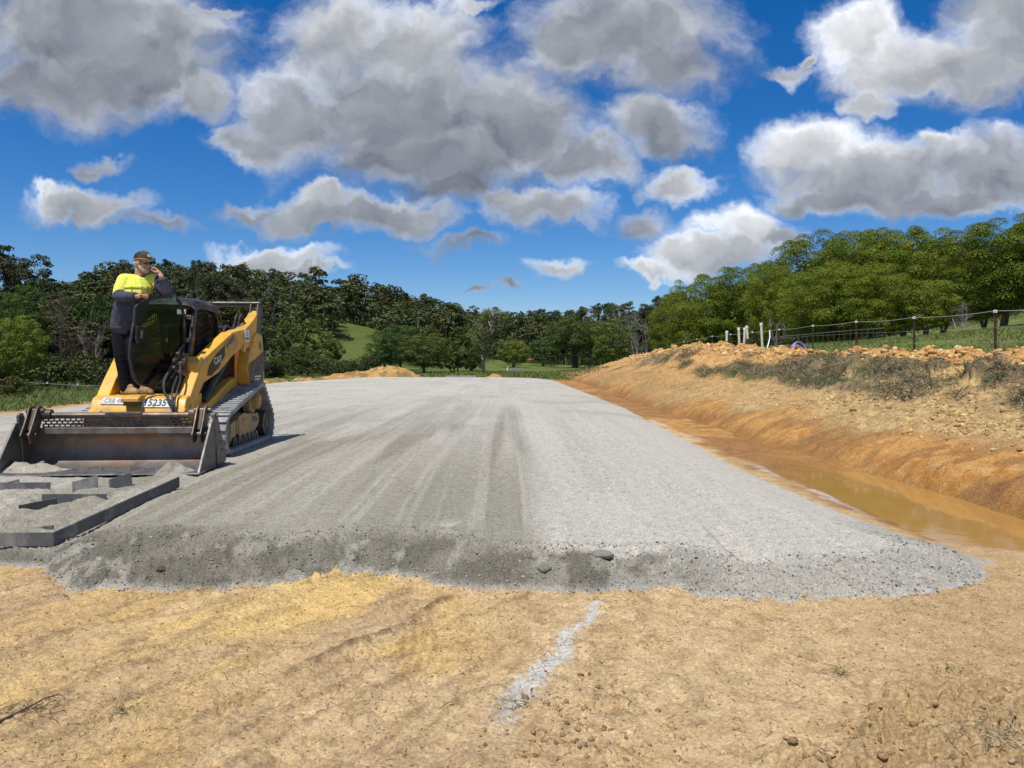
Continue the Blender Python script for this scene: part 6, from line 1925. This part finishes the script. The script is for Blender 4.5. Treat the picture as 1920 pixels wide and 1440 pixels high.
heap('spoil_mound', 'long orange spoil mound beyond the far end of the gravel, peaked near its middle', [(-17.5, 67.5, .05), (-15.8, 68.5, .45), (-14.3, 69, .62), (-13.2, 69, .75), (-11.9, 69.2, 1.08), (-11.0, 69.2, 1.34), (-10.3, 69.2, 1.25), (-9.2, 69, .85), (-8.3, 68.8, .35), (-7.8, 68.6, .02)], 1.7, 3)
heap('spoil_heap', 'low orange spoil heap just right of the loader at the gravel edge', [(-16.8, 50.5, .02), (-16.2, 51, .42), (-15.6, 51.5, .46), (-15.1, 52, .35), (-14.7, 52, .02)], .9, 8)
heap('spoil_heap', 'small low spoil heap between the loader and the long mound', [(-16.9, 58, .02), (-16.2, 58.6, .40), (-15.4, 59.2, .36), (-14.9, 59.4, .02)], .8, 12)
heap('clay_heap', 'small bright clay heap on the far edge of the gravel under the pale gum', [(-2.75, 67.5, .02), (-2.2, 67.6, .30), (-1.55, 67.7, .56), (-1.1, 67.6, .40), (-.45, 67.5, .02)], .9, 15, .12, (.58, .36, .14))
# pale slabs, trough, stake on the far grass
M_CONC = principled('pale_concrete', (.26, .26, .25), .85, 0, .2, 5, .15)
for (px, w_, lab) in ((848, 1.2, 'narrow pale slab lying at the far edge of the gravel'), (876, 1.6, 'wider pale slab beside the narrow one at the far gravel edge')):
    c = W(px, 706, 68.5); z = gz(c.x, c.y)
    m = MB(); m.box(-w_ / 2, w_ / 2, -.3, .3, -.05, .30); m.box(-w_ / 2 + .1, w_ / 2 - .1, -.24, .24, .295, .34)
    o = m.build('concrete_slab', M_CONC, None, .03); o.location = (c.x, c.y, z); tag(o, lab, 'slab')
def trough():
    c = W(968, 698, 120); z = gz(c.x, c.y)
    root = bpy.data.objects.new('water_trough', None); COL.objects.link(root); root.location = (c.x, c.y, z); tag(root, 'long pale water trough on the far grass beside the clay heap', 'trough')
    m = MB(); m.box(-1.1, 1.1, -.3, .3, .0, .05); m.box(-1.1, -1.02, -.3, .3, .05, .45); m.box(1.02, 1.1, -.3, .3, .05, .45); m.box(-1.02, 1.02, -.3, -.24, .05, .45); m.box(-1.02, 1.02, .24, .3, .05, .45); m.build('basin', M_CONC, root, .02)
    m = MB(); m.cyl((-1.35, 0, -.1), (-1.35, 0, .55), .12, 8); m.build('float_valve_post', M_CAP, root, .02)
trough()
c = W(1060, 690, 64); m = MB(); z = gz(c.x, c.y); m.cyl((0, 0, -.2), (.02, 0, c.z - z + .75), .028, 7); m.cyl((.02, 0, c.z - z + .70), (.02, 0, c.z - z + .80), .034, 7, .012)
o = m.build('survey_stake', principled('grey_timber', (.20, .16, .11), .85), None, 0); o.location = (c.x, c.y, z); tag(o, 'thin timber stake at the far corner of the gravel near the ditch', 'stake')
def cow():
    c = W(995, 682, 190); z = gz(c.x, c.y)
    root = bpy.data.objects.new('cow', None); COL.objects.link(root); root.location = (c.x, c.y, z); tag(root, 'tan cow grazing far off on the grass right of the small round tree', 'cow')
    b = Blob()
    b.limb([(-.65, 0, 1.08), (-.1, 0, 1.02), (.55, 0, 1.08)], [.30, .36, .32]); b.limb([(.55, 0, 1.12), (.95, 0, .85), (1.10, 0, .45)], [.24, .17, .12]); b.limb([(1.08, 0, .5), (1.22, 0, .22)], [.13, .09])
    for x in (-.62, .5):
        for y in (-.16, .16): b.limb([(x, y, .95), (x + .04 * (1 if x > 0 else -1), y, .48), (x, y, .03)], [.15, .075, .06])
    b.limb([(-.92, 0, 1.15), (-1.0, 0, .6)], [.04, .03])
    b.build('body', principled('tan_hide', (.30, .17, .08), .8), root, .03, 2)
cow()

# ------------------------------------------------------------------ loose stuff scattered on the land
def ico():
    bm = bmesh.new(); bmesh.ops.create_icosphere(bm, subdivisions=1, radius=1); V = np.array([v.co[:] for v in bm.verts]); Fq = np.array([[v.index for v in f.verts] for f in bm.faces]); bm.free(); return V, Fq
ICOV, ICOF = ico()
def land_z(x, y):
    """height of the finished land sheet under the points (ray cast down)"""
    dg = bpy.context.evaluated_depsgraph_get(); out = np.zeros(len(x)); nn = np.zeros((len(x), 3))
    for i in range(len(x)):
        ok, loc, nr, _, ob, _ = SC.ray_cast(dg, Vector((x[i], y[i], 40)), Vector((0, 0, -1)))
        out[i] = loc.z if ok else -9
    return out
from mathutils.bvhtree import BVHTree
LANDS = [o for o in SC.objects if o.name in ('ground', 'clay_embankment', 'gravel_pad', 'grass_field')]
def land_bvh(o):
    me = o.data; n = len(me.vertices); co = np.zeros(n * 3, np.float32); me.vertices.foreach_get('co', co)
    lo = np.zeros(len(me.loops), np.int32); me.loops.foreach_get('vertex_index', lo)
    return BVHTree.FromPolygons(co.reshape(-1, 3).tolist(), lo.reshape(-1, 4).tolist(), all_triangles=False)
BV = [land_bvh(o) for o in LANDS]
def land_z(x, y):
    out = np.full(len(x), -99.0); d = Vector((0, 0, -1))
    for i in range(len(x)):
        for b in BV:
            h = b.ray_cast(Vector((x[i], y[i], 30.0)), d)
            if h[0] is not None and h[0].z > out[i]: out[i] = h[0].z
    return out
def rocks(name, label, x, y, size, colors, mat, seed, sink=.25, flat=.7, cat='rubble'):
    rng = np.random.default_rng(seed); n = len(x); z = land_z(x, y)
    ok = z > -50; x, y, z, size = x[ok], y[ok], z[ok], size[ok]; n = len(x)
    k = len(ICOV)
    jit = rng.uniform(.62, 1.25, (n, k, 1))
    sc = size[:, None, None] * rng.uniform(.6, 1.3, (n, 1, 3)) * np.array([1, 1, flat])
    V = ICOV[None] * jit * sc
    a = rng.uniform(0, 6.28, n); ca, sa = np.cos(a)[:, None], np.sin(a)[:, None]
    Vx = V[:, :, 0] * ca - V[:, :, 1] * sa; Vy = V[:, :, 0] * sa + V[:, :, 1] * ca
    V = np.stack([Vx + x[:, None], Vy + y[:, None], V[:, :, 2] + (z + size * (flat - sink - .35))[:, None]], -1)
    Fq = (ICOF[None] + (np.arange(n) * k)[:, None, None]).reshape(-1, 3)
    ci = rng.integers(0, len(colors), n); C = np.array(colors)[ci] * rng.uniform(.8, 1.2, (n, 1))
    o = mesh_np(name, V.reshape(-1, 3), Fq, mat, cols=np.repeat(C, k, 0))
    tag(o, label, cat, kind='stuff'); return o
def blades(name, label, x, y, length, width, colors, seed, upright=.5, zoff=0.0, lift=0.0, cat='grass', z=None, dirv=None):
    """thin bent blades: 2 quads each"""
    rng = np.random.default_rng(seed); n = len(x)
    z = land_z(x, y) if z is None else z
    ok = z > -50; x, y, z, length = x[ok], y[ok], z[ok], length[ok]; n = len(x)
    a = rng.uniform(0, 6.28, n) if dirv is None else rng.normal(dirv, .6, n)
    up = np.clip(rng.normal(upright, .28, n), .02, 1.4)
    d = np.stack([np.cos(a), np.sin(a), up], 1); d = unit(d)
    side = unit(np.cross(d, rng.normal(size=(n, 3)) * .4 + [0, 0, 1])) * (width * rng.uniform(.6, 1.4, n))[:, None]
    p0 = np.stack([x, y, z + zoff], 1); p1 = p0 + d * (length * .55)[:, None]
    bend = np.stack([np.cos(a + rng.normal(0, .5, n)), np.sin(a + rng.normal(0, .5, n)), up * .25 - lift], 1)
    p2 = p1 + unit(bend) * (length * .45)[:, None]
    V = np.stack([p0 - side, p0 + side, p1 + side * .8, p1 - side * .8, p2 + side * .15, p2 - side * .15], 1).reshape(-1, 3)
    b = np.arange(n) * 6
    Q = np.concatenate([np.stack([b, b + 1, b + 2, b + 3], 1), np.stack([b + 3, b + 2, b + 4, b + 5], 1)])
    C = np.array(colors)[rng.integers(0, len(colors), n)] * rng.uniform(.7, 1.3, (n, 1))
    o = mesh_np(name, V, Q, M_STRAW, cols=np.repeat(C, 6, 0)); tag(o, label, cat, kind='stuff'); return o
def straw_material():
    m = bpy.data.materials.new('straw_and_blades'); m.use_nodes = True
    g = NT(m.node_tree); o = g.n('ShaderNodeOutputMaterial'); b = g.n('ShaderNodeBsdfPrincipled'); at = g.n('ShaderNodeAttribute', attribute_name='col')
    g.t.links.new(at.outputs['Color'], b.inputs['Base Color']); b.inputs['Roughness'].default_value = .7; b.inputs['Specular IOR Level'].default_value = .25
    t = g.n('ShaderNodeBsdfTranslucent'); g.t.links.new(at.outputs['Color'], t.inputs[0]); ms = g.n('ShaderNodeMixShader'); ms.inputs[0].default_value = .2
    g.t.links.new(b.outputs[0], ms.inputs[1]); g.t.links.new(t.outputs[0], ms.inputs[2]); g.t.links.new(ms.outputs[0], o.inputs[0]); return m
M_STRAW = straw_material()
def scatter():
    rng = np.random.default_rng(17)
    # clay lumps: thick along the ridge, thin over the slope
    n = 10000
    y = 9 + 60 * rng.random(n) ** 1.7; xs = np.concatenate([rng.normal(10.75, .55, int(n * .62)), rng.uniform(6.3, 10.4, n - int(n * .62))])
    x = xs + np.maximum(0, 6.6 - y) * 1.6
    sz = .012 + .075 * rng.random(n) ** 5.0; sz = sz * np.where(np.abs(xs - 10.75) < 1.0, 1.25, .62) * (1 + y / 60)
    keep = (xs > 9.6) | (fbm(x * 1.1, y * 1.1, 3, 201) > .50)
    rocks('clay_rubble', 'orange clay lumps tumbled along the ridge and slope of the bank', x[keep], y[keep], sz[keep], [(.58, .37, .15), (.50, .28, .09), (.62, .44, .22), (.40, .22, .08)], M_BANK, 18)
    # a band of stones halfway down the slope near the camera
    n = 900; y = rng.uniform(9.5, 19, n); xs = 7.9 + .55 * np.sin(y * .9) + rng.normal(0, .35, n); sz = .02 + .05 * rng.random(n) ** 3
    rocks('slope_stones', 'band of small pale stones across the tan slope', xs, y, sz, [(.56, .40, .2), (.48, .30, .12), (.36, .24, .11)], M_BANK, 19)
    # churned soil clods bottom right
    n = 1500; x = rng.uniform(1.0, 2.9, n); y = rng.uniform(2.55, 4.3, n); q = (x * 2.05 - y * 1.2) / 2.375
    k = (x - (1.03 + (y - 2.86) * 1.15) > -.06) & (y < 3.55); sz = .005 + .022 * rng.random(n) ** 3.2
    x2 = rng.normal(.28, .2, 260); y2 = rng.normal(3.22, .26, 260); s2 = .004 + .014 * rng.random(260) ** 2.5
    x3 = rng.uniform(-3.4, 3.6, 15000); y3 = rng.uniform(2.5, 5.5, 15000); s3 = .0018 + .0065 * rng.random(15000) ** 3.5
    rocks('soil_clods', 'dry brown soil clods broken up on the bare ground', np.concatenate([x[k], x2, x3]), np.concatenate([y[k], y2, y3]), np.concatenate([sz[k], s2, s3]), [(.46, .31, .16), (.38, .24, .115), (.54, .40, .23), (.30, .19, .09)], M_EARTH, 20)
    # loose gravel along the lip and over the pad front
    n = 15000; x = rng.uniform(-3.6, 3.3, n); y = rng.uniform(4.8, 6.3, n); sz = .0025 + .0105 * rng.random(n) ** 4
    s_ = sdf_poly(x, y, OUT); k = (s_ > -.05) & (s_ < .62)
    rocks('loose_gravel', 'loose grey stones along the front lip of the gravel', x[k], y[k], sz[k], [(.27, .26, .23), (.19, .18, .155), (.36, .35, .32), (.15, .14, .12)], M_GRAVEL, 21)
    # turf torn up and dumped below the ridge
    n = 60000
    y = 11 + 36 * rng.random(n) ** 1.6; xs = rng.uniform(8.0, 10.5, n)
    k = (rng.random(n) < sodmask(xs, y) * .85) & (fbm(xs * 2, y * 1.6, 3, 203) > .38)
    x = xs[k]; y = y[k]; L = rng.uniform(.10, .36, len(x)) * (1 + y / 50)
    gr = fbm(x * 2, y * 1.4, 3, 116) > .60
    blades('uprooted_grass', 'torn-up turf with dead brown grass dumped along the bank', x[~gr], y[~gr], L[~gr], .007, [(.26, .205, .12), (.17, .135, .085), (.36, .29, .165), (.13, .11, .07), (.19, .18, .09)], 22, .45, -.02, .5)
    blades('uprooted_grass', 'torn-up green turf clumps dumped along the bank', x[gr], y[gr], L[gr], .007, [(.10, .14, .055), (.08, .115, .045), (.20, .20, .10), (.15, .155, .075)], 23, .55, -.02, .5)
    # paddock grass on the right, rank grass on the left
    n = 26000; y = 14 + 44 * rng.random(n) ** 1.3; x = rng.uniform(12.2, 36, n); k = (x / y < .74)
    x, y = x[k], y[k]; z = np.asarray(ground_z(x, y))
    blades('paddock_grass', 'rank green grass of the paddock behind the fence', x, y, rng.uniform(.16, .42, len(x)), .014, [(.13, .165, .035), (.17, .19, .05), (.09, .125, .028), (.22, .21, .085)], 24, 1.1, -.03, .0, z=z)
    n = 16000; y = rng.uniform(18, 60, n); x = -15.4 - 16 * rng.random(n) ** 1.4
    z = np.asarray(ground_z(x, y)); blades('roadside_grass', 'rank grass between the gravel and the trees on the left', x, y, rng.uniform(.18, .5, n), .014, [(.105, .145, .034), (.14, .17, .05), (.075, .11, .026), (.17, .17, .07)], 25, 1.1, -.03, .0, z=z)
    n = 5000; y = rng.uniform(68.5, 110, n); x = rng.uniform(-14, 9, n); z = np.asarray(ground_z(x, y))
    blades('pasture_grass', 'grass of the pasture beyond the far end of the gravel', x, y, rng.uniform(.2, .5, n), .03, [(.10, .14, .032), (.14, .17, .045), (.075, .11, .026)], 26, 1.1, -.03, .0, z=z)
    # straw, roots and twigs on the bare earth
    n = 15000; x = rng.uniform(-3.8, 3.8, n); y = 2.5 + 3.2 * rng.random(n); q = (x * 2.05 - y * 1.2) / 2.375; al = (x * 1.2 + y * 2.05) / 2.375
    lin = np.zeros(n)
    for q0, am in ((-3.6, 1.0), (-2.85, .9), (-3.95, .75), (-3.22, .5), (-2.4, .5), (-4.35, .5), (-1.95, .35)):
        lin += am * np.exp(-((q - q0 - (fbm(al * .8 + q0, al * 0, 2, 34) - .5) * .22) / .05) ** 2) * ss(fbm(al * 2.4 + q0 * 5, q * 3, 3, 36), .36, .55)
    k = ((fbm(al * 2.2, q * 7, 3, 33) + rng.random(n) * .35 > .74) | (rng.random(n) < lin * .8) | ((x > .2) & (rng.random(n) < .16))) & (sdf_poly(x, y, OUT) < -.03)
    x, y = x[k], y[k]
    blades('straw_litter', 'dry straw, roots and twigs littering the bare earth', x, y, rng.uniform(.008, .055, len(x)) * np.where(rng.random(len(x)) < .08, 2, 1), .0013, [(.12, .075, .04), (.20, .13, .07), (.50, .42, .26), (.09, .06, .035), (.30, .22, .12)], 27, .12, .003, .25)
    # dead scrub along the edge of the wood
    P = []; Rr = []
    for _ in range(620):
        yy = rng.uniform(40, 74); xx = -20.5 - (yy - 40) * .10 - 24 * rng.random() ** 1.3
        if xx / yy < -.78: continue
        r = rng.uniform(.35, .95); P.append((xx, yy, ground_z(xx, yy) + r * rng.uniform(.3, 1.6))); Rr.append((r, r, r * .8))
    for _ in range(170):
        yy = rng.uniform(74, 108); xx = -16.5 - (yy - 74) * .05 - 16 * rng.random()
        r = rng.uniform(.5, 1.2); P.append((xx, yy, ground_z(xx, yy) + r * rng.uniform(.2, 1.2))); Rr.append((r, r, r * .8))
    for _ in range(260):
        yy = rng.uniform(118, 170); xx = rng.uniform(-24, 30)
        if abs((xx / yy * F + 960) - 1078) < 20 or abs((xx / yy * F + 960) - 963) < 50: continue
        if yy < 150: yy += 40
        r = rng.uniform(.7, 1.7); P.append((xx, yy, ground_z(xx, yy) + r * rng.uniform(.2, 1.2))); Rr.append((r, r, r * .8))
    V, Q, C = lobes_to_leaves(np.array(P), np.array(Rr), 75, .21, rng, up=.6, jit=.7, shell=.3)
    C = C * np.repeat(np.repeat(rng.uniform(.55, 1.3, len(P)), 75), 4)[:, None]
    o = mesh_np('undergrowth', V, Q, M_LEAF, cols=C); o.color = (.062, .078, .028, 1); tag(o, 'dark undergrowth along the foot of the trees', 'undergrowth', kind='stuff')
scatter()
# single tufts, sticks and lumps one can point to
def tuft(px, py, d, n, L, cols, label, seed, name='grass_tuft', up=.8, spread=.03):
    c = W(px, py, d); rng = np.random.default_rng(seed)
    x = rng.normal(c.x, spread, n); y = rng.normal(c.y, spread, n)
    o = blades(name, label, x, y, rng.uniform(.4, 1, n) * L, .0016, cols, seed, up, 0, .1, 'grass tuft')
    del o['kind']; o['group'] = 'grass tufts on the bare earth'
tuft(1578, 1262, 3.74, 26, .085, [(.10, .12, .04), (.16, .15, .06)], 'small green grass sprout on bare soil right of the gravel trail', 1)
tuft(1782, 1262, 3.74, 12, .075, [(.07, .10, .03)], 'tiny green sprout near the churned soil', 2)
tuft(1880, 1412, 2.97, 130, .17, [(.42, .38, .26), (.30, .28, .17), (.16, .17, .09), (.5, .46, .34)], 'pale dry grass bunch in the churned corner soil', 3, up=.35, spread=.09)
tuft(968, 1318, 3.41, 60, .09, [(.22, .19, .09), (.14, .14, .06), (.4, .34, .2)], 'withered grass tuft at the near end of the gravel trail', 4, up=.3, spread=.045)
tuft(232, 1338, 3.30, 50, .075, [(.16, .14, .07), (.11, .12, .055), (.3, .24, .13)], 'withered greenish tuft on the yellow tyre track', 5, up=.3, spread=.03)
tuft(60, 1330, 3.33, 90, .14, [(.10, .075, .04), (.17, .13, .075), (.28, .22, .12)], 'brown withered bunch beside the dead branch', 6, up=.15, spread=.06)
c0 = W(-10, 1356, 3.22); m = MB()
def onl(px, py):
    d = F * (EYE - .012) / (py - HZ); q = W(px, py, d); return Vector((q.x, q.y, .018))
pts = [onl(-30, 1366), onl(20, 1345), onl(60, 1325), onl(84, 1312), onl(112, 1303)]
o0 = pts[0].copy(); m.tube([p - o0 for p in smooth_path(pts, 4)], [.007 * (1 - .045 * i) for i in range(17)], 7)
o = m.build('dead_branch', principled('dead_wood', (.12, .085, .055), .85), None, 0); o.location = o0; tag(o, 'thin dead branch lying on the earth at the left frame edge', 'branch')
def lump(px, py, d, r, label, colr, mat, seed, name, flat=.6):
    c = W(px, py, d); z = float(land_z(np.array([c.x]), np.array([c.y]))[0]); rng = np.random.default_rng(seed)
    bm = bmesh.new(); bmesh.ops.create_icosphere(bm, subdivisions=3, radius=1)
    V = np.array([v.co[:] for v in bm.verts]); Fq = np.array([[v.index for v in f.verts] for f in bm.faces]); bm.free()
    n_ = fbm(V[:, 0] * 1.3 + seed, V[:, 1] * 1.3 + V[:, 2], 3, seed); V = V * (.72 + .56 * n_[:, None]) * np.array([r, r * .8, r * flat])
    V[:, 2] = np.maximum(V[:, 2], -.25 * r)
    o = mesh_np(name, V, Fq, mat, cols=np.tile(np.array(colr), (len(V), 1)), smooth=True); o.location = (c.x, c.y, z + r * .08); tag(o, label, name.split('_')[-1])
lump(303, 1096, 5.27, .035, 'dark stone at the foot of the gravel heap', (.10, .085, .07), M_EARTH, 4, 'dark_stone')
lump(1130, 1036, 5.42, .075, 'large moist gravel clod on the front lip of the pad', (.24, .23, .195), M_GRAVEL, 5, 'gravel_clod', .45)
lump(1020, 1066, 5.3, .05, 'moist gravel clod half sunk in the front slope', (.21, .20, .17), M_GRAVEL, 7, 'gravel_clod', .5)
for (px, py, d, r, s_) in ((1815, 1312, 3.42, .045, 3), (1745, 1348, 3.26, .035, 9), (1860, 1322, 3.4, .05, 11)):
    lump(px, py, d, r, {3: 'upright brown clod with dark hollow beside it, first of the churned soil', 9: 'small pointed clod left of the bigger churned ones', 11: 'flat broken clod nearest the frame edge'}[s_], (.44, .30, .155), M_EARTH, s_, 'soil_clod', .8)
